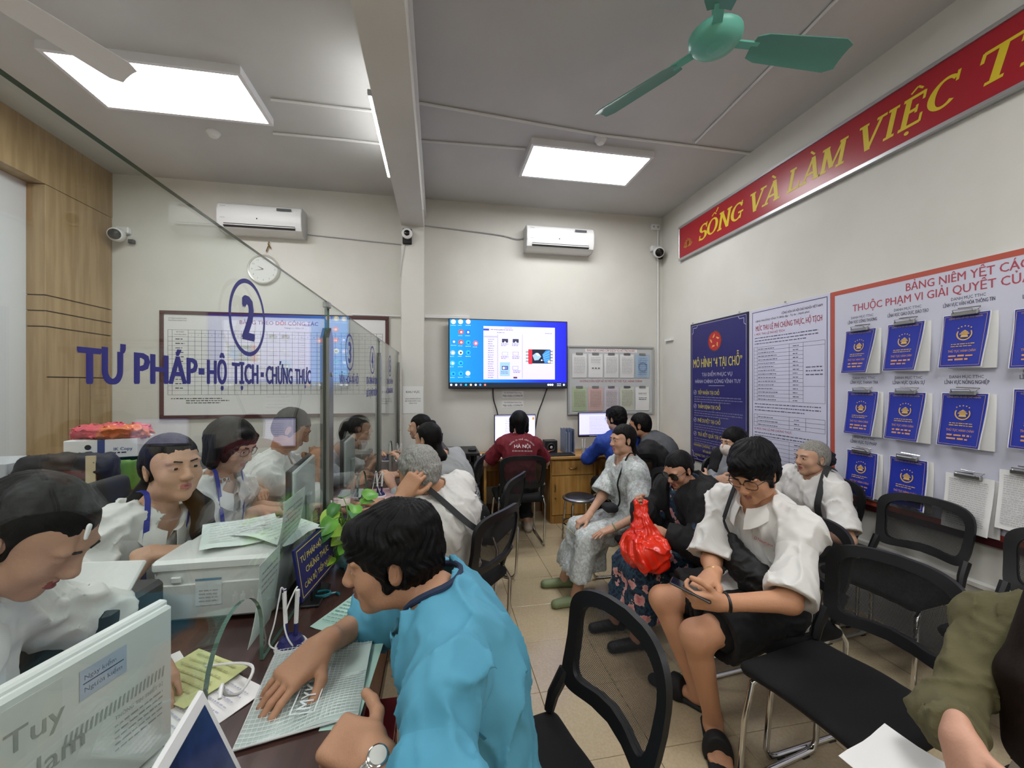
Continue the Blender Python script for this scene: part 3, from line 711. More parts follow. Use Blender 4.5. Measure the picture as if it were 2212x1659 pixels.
# wooden pilaster on the left wall, in panels with open joints
wp = slab('trim_4', (LW, 4.18, 0), (LW+.115, BACK, 3.29), mat('joint_dark', '4a351f', .8))
def panel(y0, y1, z0, z1, g=.005): B().bb((LW+.11, y0+g, z0+g), (LW+.14, y1-g, z1-g), bev=.002).build('wood_panel', M_WOOD, wp)
panel(4.17, BACK, 2.335, 3.29); panel(4.17, BACK, 2.20, 2.335); panel(4.17, BACK, 2.065, 2.20); panel(4.17, BACK, 1.63, 2.065)
for a, b in ((4.17, 4.388), (4.388, 4.508), (4.508, 4.626), (4.626, BACK)): panel(a, b, 0, 1.63)
for z0, z1 in ((0, 2.065), (2.065, 2.20), (2.20, 2.335), (2.335, 3.29)): B().bb((LW, 4.165, z0+.005), (LW+.14, 4.18, z1-.005), bev=.002).build('wood_panel', M_WOOD, wp)
slab('trim_5', (LW, FRONT, 3.29), (LW+.14, BACK, CEIL), M_WOOD)                   # wooden frieze above the left wall
# ceiling lamps
def ceiling_lamp(x, y, label, sx=1.2, sy=.6):
    r = empty('ceiling_panel_light', (x, y, CEIL), 0, label, 'ceiling light', 'ceiling panel lights')
    fr = B(); t = .028; z0, z1 = -.058, 0
    fr.bb((-sx/2, -sy/2, z0), (sx/2, -sy/2+t, z1)); fr.bb((-sx/2, sy/2-t, z0), (sx/2, sy/2, z1)); fr.bb((-sx/2, -sy/2+t, z0), (-sx/2+t, sy/2-t, z1)); fr.bb((sx/2-t, -sy/2+t, z0), (sx/2, sy/2-t, z1))
    fr.build('frame', mat('lamp_frame', 'e4e4e6', .35), r)
    B().bb((-sx/2+t, -sy/2+t, -.05), (sx/2-t, sy/2-t, -.042)).build('diffuser', mat('lamp_diffuser', 'fcfdff', .5, emit=PANEL_W), r)
    return r
lab = ['white square-edged ceiling panel light above the officers, lit', 'lit ceiling panel light in front of the right air conditioner']
for i, (x, y) in enumerate(PANELS): ceiling_lamp(x, y, lab[i] if i < 2 else ('lit ceiling panel light straight above the near officer\'s desk', 'added unseen ceiling fill light straight above the near waiting chairs', 'added unseen ceiling fill light behind the viewer on the counter side', 'added unseen ceiling fill light behind the viewer on the waiting side')[i-2], 1.18, .58)
t = empty('tube_light', (BX0-.04, 2.8, 3.49), 0, 'thin white LED tube light along the side of the ceiling beam', 'tube light')
B().bb((.0, 0, -.015), (.04, 1.12, .02), bev=.004).build('base', M_WHITE, t); B().tube([(-.008, .02, 0), (-.008, 1.1, 0)], .013, 10).build('tube', mat('tube_glow', 'ffffff', .4, emit=14), t)
for y in (0, 1.1): B().bb((-.022, y, -.016), (.012, y+.02, .018), bev=.003).build('end_cap', M_GREY, t)
# ceiling fan, at rest
M_TEAL = mat('fan_teal', '6ab8a4', .35); M_TEALD = mat('fan_blade', '558f82', .42)
def fan(c, angs, label, mh, mb, R=.72):
    r = empty('ceiling_fan', (c[0], c[1], CEIL), 0, label, 'ceiling fan'); z = c[2]-CEIL
    B().tube([(0, 0, 0), (0, 0, z+.05)], .016, 10).build('rod', mh, r, True)
    B().lathe([(.0, -.05), (.02, -.06), (.06, -.05), (.065, 0)], n=18).build('canopy', mh, r, True)
    B().lathe([(0, z-.052), (.06, z-.05), (.105, z-.035), (.128, z-.005), (.128, z+.015), (.10, z+.045), (.05, z+.06), (.03, z+.09), (0, z+.09)], n=28).build('motor_housing', mh, r, True)
    B().lathe([(0, z-.060), (.03, z-.058), (.045, z-.05)], n=20).build('hub_cap', mh, r, True)
    for a in angs:
        a = math.radians(a); d = Vector((math.cos(a), math.sin(a), 0)); t = Vector((-d.y, d.x, 0)); g = []
        for k in range(11):
            q = k/10; rr = .20+(R-.20)*q; w = .064+.018*q; 
            if q > .93: w *= .72
            if q < .05: w *= .8
            tilt = -.32; g.append([tuple(d*rr+t*w*s+Vector((0, 0, z-.012+s*w*tilt-(.010*s*s)))) for s in (-1, -.5, 0, .5, 1)])
        bl = B().sheet(g, .005).build('blade', mb, r, True)
        B().box(tuple(d*.16+Vector((0, 0, z-.012))), (.07, .022, .005), Matrix.Rotation(a, 3, 'Z')).build('blade_arm', mh, bl)
    return r
fan((1.387, 1.847, 3.32), (119.6, -3.7, 238), 'teal green three-bladed ceiling fan above the waiting row', M_TEAL, M_TEALD)
fan((-2.065, 2.06, 3.36), (63, 183, 303), 'pale grey ceiling fan over the officers, only one blade tip in view', M_WHITE, M_WHITE)
# conduits, detectors
def pipe(name, pts, r, label, m=M_WHITE): o = B().tube(pts, r, 8).build(name, m, None, True, org=pts[0]); return tag(o, label, 'conduit')
zc = CEIL-.012
def onc(x, y, z=zc): p = atz(x, y, z); return (p.x, p.y, z)
pipe('conduit', [(BX1+.005, 3.22, zc), onc(1297, 292), onc(1498, 316), (RW-.01, onc(1626, 333)[1], zc)], .011, 'white conduit crossing the ceiling beside the smoke detector')
pipe('conduit', [onc(1502, 308), onc(1720, 90), (2.05, -.5, zc)], .010, 'white conduit running along the ceiling under the fan')
pipe('conduit', [(BX1+.005, 3.72, zc), onc(1135, 322)], .009, 'thin white conduit from the beam to the right panel light')
pipe('conduit', [onc(585, 215), (BX0-.005, onc(800, 240)[1], zc)], .010, 'thin conduit from the left panel light to the beam')
pipe('conduit', [onc(590, 288), onc(742, 302), (BX0-.005, onc(815, 310)[1], zc)], .011, 'white conduit beside the smoke detector over the officers')
tag(B().bb((BX1, 1., BZ+.2), (BX1+.022, BACK-.01, BZ+.225)).build('cable_trunking', M_WHITE, org=(BX1, 1, BZ+.2)), 'white trunking along the upper side of the ceiling beam', 'trunking')
tag(B().bb((BX1, 4.2, BZ-.2+.2), (BX1+.014, 4.215, CEIL-.02)).build('cable_trunking', M_WHITE, org=(BX1, 4.2, BZ)), 'short upright white conduit on the beam side', 'conduit')
def detector(p, label):
    r = empty('smoke_detector', p, 0, label, 'smoke detector', 'smoke detectors')
    B().lathe([(.055, 0), (.055, -.012), (.045, -.02), (.043, -.03), (.03, -.045), (0, -.048)], n=20).build('housing', M_WHITE, r, True)
    B().lathe([(.041, -.022), (.041, -.028)], n=20).build('vent_ring', M_BLACK, r)
detector(onc(1297, 300, CEIL), 'round smoke detector beside the right panel light'); detector(onc(461, 285, CEIL), 'round smoke detector beside the left panel light')
# ---------------------------------------------------------------- things on the back wall
def aircon(x0, x1, label):
    r = empty('air_conditioner', ((x0+x1)/2, BACK, 3.18), 0, label, 'air conditioner', 'wall air conditioners'); w = (x1-x0)/2
    prof = [(0, 0), (-.12, 0), (-.185, .03), (-.21, .10), (-.212, .20), (-.19, .262), (-.16, .285), (0, .285)]
    b = B(); b.prism([(y, z) for y, z in prof], -w, w, (0, 1, 0), (0, 0, 1)); b.build('casing', M_WHITE, r, True)
    for x in (-1, 1): B().prism([(y*.99-.003*0, z) for y, z in prof], x*w-.004 if x > 0 else -w-.008, x*w+.008 if x > 0 else -w+.004, (0, 1, 0), (0, 0, 1)).build('end_panel', mat('ac_end', 'd0d0d0', .4), r, True)
    B().box((0, -.190, .052), (w*.86, .014, .018), Matrix.Rotation(-.35, 3, 'X')).build('air_outlet', M_BLACK, r)
    B().box((0, -.204, .052), (w*.86, .003, .006), Matrix.Rotation(-.5, 3, 'X')).build('louver', M_WHITE, r)
    P = Print((-w, -.2145, .0), (1, 0, 0), (0, 0, 1), .0008); P.rect(w*1.42, .222, w*1.78, .248, mat('print_grey', '4a4d50', .6)); P.text(.03, .235, .009, 'Panasonic', mat('print_grey2', '66686a', .6), bold=.01); P.rect(w*.93, .118, w*.96, .132, M_INK); P.text(.03, .115, .007, 'INVERTER', mat('print_grey2', '66686a', .6))
    P.build('print', r)
    return r
aircon(-2.24, -1.44, 'white split air conditioner on the back wall above the clock'); aircon(1.05, 1.87, 'white split air conditioner on the back wall above the television')
cord = lambda name, pts, r, m, label, cat='cable': tag(B().tube(cr(pts) if len(pts) > 2 else pts, r, 6).build(name, m, None, True, org=pts[0]), label, cat)
cord('cable', [(1.05, BACK-.02, 3.36), (.95, BACK-.02, 3.34), (.7, BACK-.015, 3.38), (BX1, BACK-.012, 3.43)], .006, M_GREY, 'grey cable running left from the right air conditioner')
cord('cable', [(-1.43, BACK-.01, 3.24), (BX0, BACK-.01, 3.19)], .006, M_GREY, 'thin cable running right from the left air conditioner')
# wall clock
ck = empty('wall_clock', (aty(571, 583, BACK).x, BACK-.002, aty(571, 583, BACK).z), 0, 'round white wall clock with a pale rim', 'clock'); RX = Matrix.Rotation(math.pi/2, 3, 'X')
B().lathe([(.160, 0), (.165, .02), (.155, .035), (.143, .03), (.143, .02)], n=40, R=RX).build('rim', mat('clock_rim', 'c9c8be', .3, .4), ck, True)
B().lathe([(.145, .012), (.145, .021), (0, .021)], n=40, R=RX).build('dial', M_PAPER, ck)
P = Print((0, -.0225, 0), (1, 0, 0), (0, 0, 1))
for k in range(12):
    a = math.radians(90-30*(k+1)); P.text(.115*math.cos(a), .115*math.sin(a)-.009, .018, str(k+1), mat('print_grey2', '66686a', .6), al='c')
P.build('numerals', ck)
for a, l, w in ((150, .075, .006), (190, .105, .004)):
    v = (math.cos(math.radians(a)), math.sin(math.radians(a))); B().add([(-v[1]*w, -.025, v[0]*w), (v[1]*w, -.025, -v[0]*w), (v[0]*l, -.025, v[1]*l)], [(0, 1, 2)]).build('clock_hand', M_INK, ck)
# big schedule board behind the officers
def board(name, x0, x1, z0, z1, fm, face, fw, label, cat, y=BACK, d=.03):
    r = empty(name, (x0, y, z0), 0, label, cat); w, h = x1-x0, z1-z0
    B().bb((0, -d*.6, 0), (w, 0, h)).build('panel', face, r)
    for lo, hi in (((0, -d, 0), (w, 0, fw)), ((0, -d, h-fw), (w, 0, h)), ((0, -d, fw), (fw, 0, h-fw)), ((w-fw, -d, fw), (w, 0, h-fw))): B().bb(lo, hi, bev=.003).build('frame_rail', fm, r)
    return r, Print((0, -d*.6, 0), (1, 0, 0), (0, 0, 1), .0005), w, h
wb, P, w, h = board('schedule_board', -2.87, -.55, 1.20, 2.345, mat('frame_brown', '4a1f1c', .4), mat('board_white', 'e4e4e2', .35), .038, 'large white duty schedule board with brown frame and a printed grid', 'whiteboard')
MR = mat('print_darkred', 'a03038', .7)
P.text(w*.5, h-.125, .042, 'BẢNG THEO DÕI CÔNG TÁC', mat('print_maroon', '7a2030', .7), 'c', bold=.012)
P.text(.08, h-.085, .013, 'ỦY BAN NHÂN DÂN', M_INK, bold=.008); P.text(.08, h-.108, .013, 'PHƯỜNG VĨNH TUY', M_INK, bold=.008); P.text(w*.52, h-.165, .018, 'Tháng ....... Năm 20 .....', M_INK)
gx0, gx1, gz0, gz1 = .075, w-.07, .255, h-.20; cols = [gx0, gx0+.04, gx0+.19]; n = 31
cols += [cols[2]+(gx1-cols[2])*k/n for k in range(1, n+1)]
for x in cols: P.rect(x-.0016, gz0, x+.0016, gz1, M_INK)
zr = [gz1-.0, gz1-.035, gz1-.075]+[gz1-.075-(gz1-.075-gz0)*k/13 for k in range(1, 14)]
for i, z in enumerate(zr): P.rect(gx0 if i != 1 else cols[2], z-.0014, gx1, z+.0014, M_INK)
for k in range(n): P.text((cols[2+k]+cols[3+k])/2, zr[1]-.027, .012, str(k+1), M_INK, 'c', bold=.012)
P.text(gx0+.115, zr[0]-.028, .012, 'BỘ PHẬN', M_INK, 'c', bold=.012); P.text(gx0+.115, zr[0]-.056, .012, 'CHUYÊN MÔN', M_INK, 'c', bold=.012)
for i in range(12): P.bars(cols[1]+.03, zr[2+i]-.028, cols[2]-.03, 1, .02, .011, M_INK, i)
P.bars(gx0+.03, gz0-.045, gx0+.55, 1, .02, .010, M_INK, 4); P.bars(gx0+.17, gz0-.068, gx0+.68, 1, .02, .010, M_INK, 5); P.bars(gx0+.17, gz0-.091, gx0+.6, 1, .02, .010, M_INK, 6)
P.build('print', wb)
cord('cable', [(-.95, BACK-.02, 2.36), (-.42, BACK-.02, 2.355)], .008, M_WHITE, 'white trunking above the schedule board', 'trunking'); 
tag(B().bb((BX1, BACK-.03, 2.345), (.38, BACK, 2.385), bev=.003).build('cable_trunking', M_WHITE, org=(BX1, BACK, 2.345)), 'white trunking on the wall left of the television', 'trunking')
# television
tv = empty('television', (.13, BACK-.02, 1.515), 0, 'large wall television showing a blue computer desktop', 'television'); tw, thh = 1.45, .825
B().bb((.0, -.065, 0), (tw, -.03, thh), bev=.006).build('casing', M_BLACK, tv); B().bb((.25, -.03, .15), (tw-.25, .02, thh-.15)).build('wall_mount', M_BLACK, tv)
def screenmat(name, e=1.0):
    m = mat(name, '0a60ff', .4, emit=e); nt = m.node_tree; N = nt.nodes; L = nt.links; b = N['Principled BSDF']; b.inputs['Base Color'].default_value = (0, 0, 0, 1)
    tc = N.new('ShaderNodeTexCoord'); sx = N.new('ShaderNodeSeparateXYZ'); L.new(tc.outputs['Object'], sx.inputs[0]); cr = N.new('ShaderNodeValToRGB')
    mp = N.new('ShaderNodeMapRange'); mp.inputs[2].default_value = tw; L.new(sx.outputs[0], mp.inputs[0]); L.new(mp.outputs[0], cr.inputs[0])
    E = cr.color_ramp.elements; E[0].color = lin('12a0ff'); E[1].color = lin('2222d8'); e2 = E.new(.45); e2.color = lin('0a78ff'); e3 = E.new(.75); e3.color = lin('1a3cf0')
    L.new(cr.outputs[0], b.inputs['Emission Color']); return m
B().bb((.012, -.0662, .018), (tw-.012, -.065, thh-.012)).build('screen', screenmat('tv_wallpaper', .80), tv)
def em(c, e=1.0): return mat('glow_'+c+str(e), c, .4, emit=e*.68)
P = Print((0, -.0662, 0), (1, 0, 0), (0, 0, 1), .0004)
def tvp(x, y): return ((x-80)/2055*tw, thh-(y-68-(x-80)*.031)/1205*thh)               # from the picture of the screen
def q(x0, y0, x1, y1, c, e=1.0, lay=1): P.lay = lay; a = tvp(x0, y0); b = tvp(x1, y1); P.rect(a[0], min(a[1], b[1]), b[0], max(a[1], b[1]), em(c, e))
def dsc(x, y, r, c, lay=2): P.lay = lay; a = tvp(x, y); P.disc(a[0], a[1], r*tw/2055, em(c), 16)
P.lay = 1; P.rect(.012, .018, tw-.012, .072, em('16202e'))
q(660, 205, 1905, 1170, 'c8c2f4')
q(660, 250, 755, 285, '2a3aa8', lay=2); q(1015, 228, 1145, 262, 'f0a8d0', lay=2); q(665, 375, 900, 408, 'a8a4cc', lay=2); q(895, 350, 908, 1130, 'a8a4cc', lay=2); q(1322, 360, 1334, 1130, 'a8a4cc', lay=2)
q(940, 840, 1110, 1085, '8fb4ee', lay=2)
for x, y, c in ((1027, 465, '20203a'), (1212, 470, '20303a'), (1027, 692, 'a8a8c8'), (1212, 695, 'a898c8'), (1027, 940, '3a2440'), (1205, 945, 'a0a0c0')): q(x-52, y-34, x+52, y+34, c, lay=3); q(x-40, y-22, x+40, y+22, {'2': '30304a', 'a': 'd8d4f4', '3': '6078c0'}[c[0]], lay=4)
dsc(1005, 942, 20, 'f0f0ff', 5)
for x, y in ((1027, 485), (1212, 490)): P.lay = 5; a = tvp(x, y); P.poly([(a[0]-.013, a[1]-.01), (a[0]+.013, a[1]-.01), (a[0], a[1]+.012)], em('e8e8ff'))
q(1172, 1100, 1238, 1132, '603040', lay=3)
q(1385, 612, 1868, 890, 'f4f0ff', lay=2); q(1390, 620, 1865, 885, '707080', lay=3); q(1435, 620, 1820, 884, '141c30', lay=4); q(1435, 620, 1500, 884, 'c02838', lay=5)
for y in (640, 695, 750, 805, 858): dsc(1412, y, 18, 'f0f0f8', 5); dsc(1845, y, 16, 'f0f0f8', 5)
P.lay = 6; P.poly([tvp(1505, 730), tvp(1570, 685), tvp(1620, 700), tvp(1660, 755), tvp(1610, 815), tvp(1540, 820)], em('8fb0e8')); P.poly([tvp(1680, 720), tvp(1740, 650), tvp(1815, 640), tvp(1815, 870), tvp(1720, 870)], em('3a80d8'))
P.lay = 7; P.poly([tvp(1560, 700), tvp(1600, 690), tvp(1640, 745), tvp(1600, 740)], em('f0f0ff'))
for k in range(4): P.line([tvp(1690, 730+k*30), tvp(1810, 660+k*50)], .006, em('6cb0f4'))
dsc(1800, 850, 22, 'f0d0a0', 7); dsc(1668, 820, 13, 'f0f0ff', 7)
for x, y, c in ((160, 130, 'd8d8c0'), (278, 130, 'f0e0a0'), (405, 130, 'f0b8c0'), (165, 470, '2a78e0'), (285, 305, 'e84030'), (400, 308, '2060d0'), (285, 482, 'e84030'), (405, 490, '20a8e0'), (528, 503, 'f06070'), (150, 660, 'a0b0f0'), (278, 660, 'f0f0e0'), (405, 662, '20a8e0'), (145, 838, '60b0ff'), (280, 840, '20b0d8'), (155, 1020, '20a8d8'), (280, 1020, '20a8d8'), (400, 1018, 'e0e0f8')):
    dsc(x, y, 40, c, 2); dsc(x+4, y+3, 18, {'e84030': 'f0f0ff', 'f0f0e0': '303030', '2060d0': 'f0f0ff'}.get(c, '1050c8' if c.startswith('20') else 'f4f4ff'), 3)
    P.lay = 2; a = tvp(x-45, y+60); P.bars(a[0], a[1]-.004, a[0]+.062, 1, .01, .005, em('b8d8ff'), x)
for y in range(440, 1130, 39): a = tvp(720+(y % 3)*8, y); P.lay = 2; P.bars(a[0], a[1], a[0]+.075, 1, .01, .008, em('6a6890'), y)
for x, y in ((960, 525), (1145, 528), (960, 750), (1150, 752), (955, 1010), (1170, 1000), (780, 270), (880, 278), (950, 278), (1050, 282), (890, 325), (1730, 350)):
    P.lay = 3; a = tvp(x, y); P.bars(a[0], a[1], a[0]+.09, 2 if y > 400 else 1, .018, .008, em('6a6890'), x)
for k, x in enumerate((122, 203, 282, 365, 447, 528, 605, 685, 1785, 1822, 1858, 2065)): P.lay = 3; P.disc(x/2055*tw-.055, .045, .013, em(('f0f4ff', 'f0f4ff', '8090a8', '20b0d8', 'f0e0b0', 'f0f4ff', '60a0f0', 'e08070', 'f0f4ff', 'f0f4ff', 'f0f4ff', 'f0f4ff')[k]), 12)
P.bars(1.315, .052, 1.365, 2, .02, .008, em('f0f4ff'), 3)
P.build('screen_content', tv)
cord('cable', [(.66, BACK-.03, 1.53), (.67, BACK-.02, 1.38), (.72, BACK-.02, 1.2), (.73, BACK-.03, 1.0)], .007, M_BLACK, 'black cable hanging from the left of the television')
cord('cable', [(1.34, BACK-.03, 1.53), (1.28, BACK-.02, 1.36), (1.22, BACK-.02, 1.2), (1.18, BACK-.03, .98)], .007, M_BLACK, 'black cable hanging from the right of the television')
# notices
def notice(p0, w, h, lines, label, name='notice', m=M_PAPER):
    r = empty(name, p0, 0, label, 'notice'); B().bb((0, -.002, 0), (w, 0, h)).build('sheet', m, r); P = Print((0, -.002, 0), (1, 0, 0), (0, 0, 1), .0004)
    for y, hh, t in lines: P.text(w/2, y, hh, t, M_INK, 'c', bold=.01, maxw=w*.92)
    P.build('print', r); return r
a = aty(870, 893, CY); c = aty(914, 838, CY)
notice((a.x, CY, a.z), c.x-a.x, .30, [(.225, .024, 'KHU VỰC'), (.155, .013, 'GIAO NHẬN HỒ SƠ'), (.13, .013, 'BỘ PHẬN MỘT CỬA'), (.105, .013, 'VĨNH TUY')], 'white notice headed khu vực taped to the column')
a = aty(1084, 860, BACK)
notice((a.x, BACK, a.z), .27, .09, [(.058, .013, 'Tên Wi-Fi:Hành Chính Công'), (.018, .021, 'Mật khẩu:12345678')], 'upper wifi password notice under the television')
notice((a.x, BACK, a.z-.115), .27, .085, [(.055, .013, 'Tên Wi-Fi:Hành Chính Công'), (.015, .021, 'Mật khẩu:12345678')], 'lower wifi password notice under the television')
# support-services notice board with clipped sheets
nb, P, w, h = board('notice_board', 1.60, 2.77, 1.18, 2.05, mat('alu_frame', 'b9bbbb', .35, .6), mat('board_grey', 'c4c6c6', .4), .022, 'grey notice board with two rows of clipped sheets', 'notice board')
P.rect(w*.20, h-.075, w*.80, h-.032, mat('paper', '')); P.text(w*.5, h-.067, .026, 'KHU VỰC CUNG CẤP DỊCH VỤ HỖ TRỢ KHÁC', MR, 'c', w=w*.56, bold=.012)
P.text(w*.5, h*.475, .026, 'HƯỚNG DẪN NỘP HỒ SƠ MỘT SỐ THỦ TỤC HÀNH CHÍNH', MR, 'c', w=w*.72, bold=.012); P.build('print', nb)
shc = {(0, 4): 'a9bfd4', (1, 0): 'b5c4a0', (1, 1): 'd8b4b0', (1, 2): 'd0c8d0', (1, 3): 'ccd0c0'}
for r_ in (0, 1):
    for k in range(5):
        x = .06+k*.213; z = (h*.54 if r_ == 0 else .05); sh = empty('clipped_sheet', (1.60+x, BACK-.02, 1.18+z), 0, ('%s clipped sheet, %s row of the grey board, %s from the left' % ({(0, 4): 'pale blue', (1, 0): 'pale green', (1, 1): 'pinkish', (1, 2): 'lilac', (1, 3): 'greenish'}.get((r_, k), 'white'), ('upper', 'lower')[r_], ('first', 'second', 'third', 'fourth', 'fifth')[k])), 'sheet', 'clipped sheets on the grey board')
        g = [[(x_, -.004-.012*math.sin(3.1*v)*(1-v), v*.30) for v in (0, .25, .5, .75, 1)] for x_ in (0, .19)]
        B().sheet(g, .002).build('paper', mat('sheet_'+shc.get((r_, k), 'e6e6e4'), shc.get((r_, k), 'e6e6e4'), .6), sh, True)
        B().bb((.05, -.012, .288), (.14, .0, .315), bev=.003).build('clip', M_STEEL, sh)
        Q = Print((0, -.018, 0), (1, 0, 0), (0, 0, 1), .0004)
        if (r_, k) == (1, 4): Q.text(.095, .21, .018, 'KHU VỰC', M_INK, 'c', bold=.01); Q.bars(.04, .16, .15, 2, .02, .008, M_INK, 3)
        elif (r_, k) == (0, 4): Q.ring(.095, .14, .05, .058, mat('print_blue', '6a86b0', .7)); Q.bars(.03, .25, .16, 9, .026, .008, mat('print_blue', '6a86b0', .7), 4)
        elif (r_, k) == (0, 1):
            for j in (-1, 0, 1): Q.disc(.095+j*.04, .12, .014, M_INK, 10, .007)
            Q.bars(.03, .25, .16, 4, .02, .006, mat('print_pale', 'b4b4b6', .7), 3)
        else: Q.bars(.02, .25, .17, 11, .019, .007, mat('print_pale', 'b4b4b6', .7) if r_ == 0 else mat('print_mix', '98907c', .7), k+r_*7)
        Q.build('print', sh)
# cameras, sockets
def seccam(p, face, label):
    p = Vector(p); r = empty('security_camera', p, 0, label, 'camera'); f = Vector(face).normalized()
    B().bb((-.06, -.06, .02), (.06, .0, .09), bev=.01).build('bracket', M_WHITE, r); B().tube([(0, -.03, .05), (0, -.08, .0)], .022, 10).build('arm', M_WHITE, r, True)
    Rq = f.to_track_quat('Z', 'Y').to_matrix(); B().lathe([(0, -.075), (.045, -.07), (.068, -.03), (.07, .02), (.062, .05), (.04, .06)], (0, -.12, -.02), 22, Rq).build('body', M_WHITE, r, True)
    B().lathe([(.052, .052), (.05, .066), (.03, .072), (0, .074)], (0, -.12, -.02), 22, Rq).build('lens', M_DARK, r, True)
    B().bb((.05, -.05, -.075), (.10, -.01, -.035), bev=.004).build('plug', M_BLACK, r)
p = aty(1412, 548, BACK); seccam((p.x, BACK, p.z), (-.35, -1, -.35), 'white dome security camera in the right back corner')
p = aty(276, 512, BACK); seccam((p.x-.02, BACK, p.z), (.3, -1, -.2), 'white dome security camera in the left back corner beside the wood pilaster')
def socket(p, label, w=.12, h=.075):
    r = empty('power_socket', p, 0, label, 'socket'); B().bb((-w/2, -.035, -h/2), (w/2, 0, h/2), bev=.006).build('plate', M_WHITE, r)
    for x in (-.03, .03): B().bb((x-.012, -.0365, -.012), (x+.012, -.034, .012)).build('socket_hole', M_GREY, r)
p = aty(1414, 492, BACK); socket((p.x, BACK, p.z), 'white double socket high in the right back corner')
pipe('conduit', [(p.x+.04, BACK-.012, p.z-.04), (p.x+.045, BACK-.012, .95)], .010, 'thin white conduit running down the right back corner')
p = aty(880, 512, CY); mo = empty('motion_sensor', (p.x, CY, p.z), 0, 'small black and white sensor on the column under the beam', 'sensor')
B().bb((-.05, -.03, -.085), (.05, 0, .085), bev=.008).build('bracket', M_BLACK, mo); B().lathe([(.055, 0), (.058, .03), (.04, .045)], (0, -.03, .02), 20, RX).build('ring', M_WHITE, mo, True); B().lathe([(.038, .04), (.02, .055), (0, .058)], (0, -.03, .02), 20, RX).build('lens', M_DARK, mo, True)
cord('cable', [(p.x-.02, CY-.006, p.z-.08), (p.x-.05, CY-.006, p.z-.25), (p.x-.075, CY-.006, p.z-.45)], .003, M_GREY, 'thin cable hanging below the column sensor')
p = aty(581, 533, BACK); tag(B().tube([(0, 0, 0), (0, -.02, .03), (.01, -.02, .05)], .006, 6).tube([(0, -.02, 0), (-.02, -.02, -.06)], .006, 6).tube([(0, -.02, .02), (.025, -.02, -.02)], .008, 6).build('wall_hook', mat('brass', '8a6a3a', .4, .5), org=(0, 0, 0)), 'small brass hook on the wall above the clock', 'hook').location = (p.x, BACK, p.z)
tag(B().bb((0, 0, 0), (-.03, -.16, .03), bev=.003).build('wall_bracket', M_WHITE, org=(0, 0, 0)), 'small white bracket on the right wall near the corner', 'bracket').location = atx(1440, 738, RW)
# ---------------------------------------------------------------- the right wall: banner, posters, booklets
UY, UZ = (0, -1, 0), (0, 0, 1)                                               # reading direction along the right wall, up
def onr(x, y, X=RW): p = atx(x, y, X); return p.y, p.z
M_RED = mat('banner_red', 'a3202c', .3); M_YEL = mat('banner_yellow', 'd9c12a', .45); M_ALU = mat('aluminium', 'c8cacb', .3, .8)
bn = empty('banner', (RW, 4.47, 3.05), 0, 'long red banner with yellow capital lettering in an aluminium frame', 'banner'); BL = 6.2
B().bb((-.03, -BL, .02), (-.012, 0, .385)).build('panel', M_RED, bn)
for lo, hi in (((-.042, -BL, 0), (0, 0, .026)), ((-.042, -BL, .38), (0, 0, .405)), ((-.042, -.018, .026), (0, 0, .38))): B().bb(lo, hi, bev=.002).build('frame_rail', M_ALU, bn)
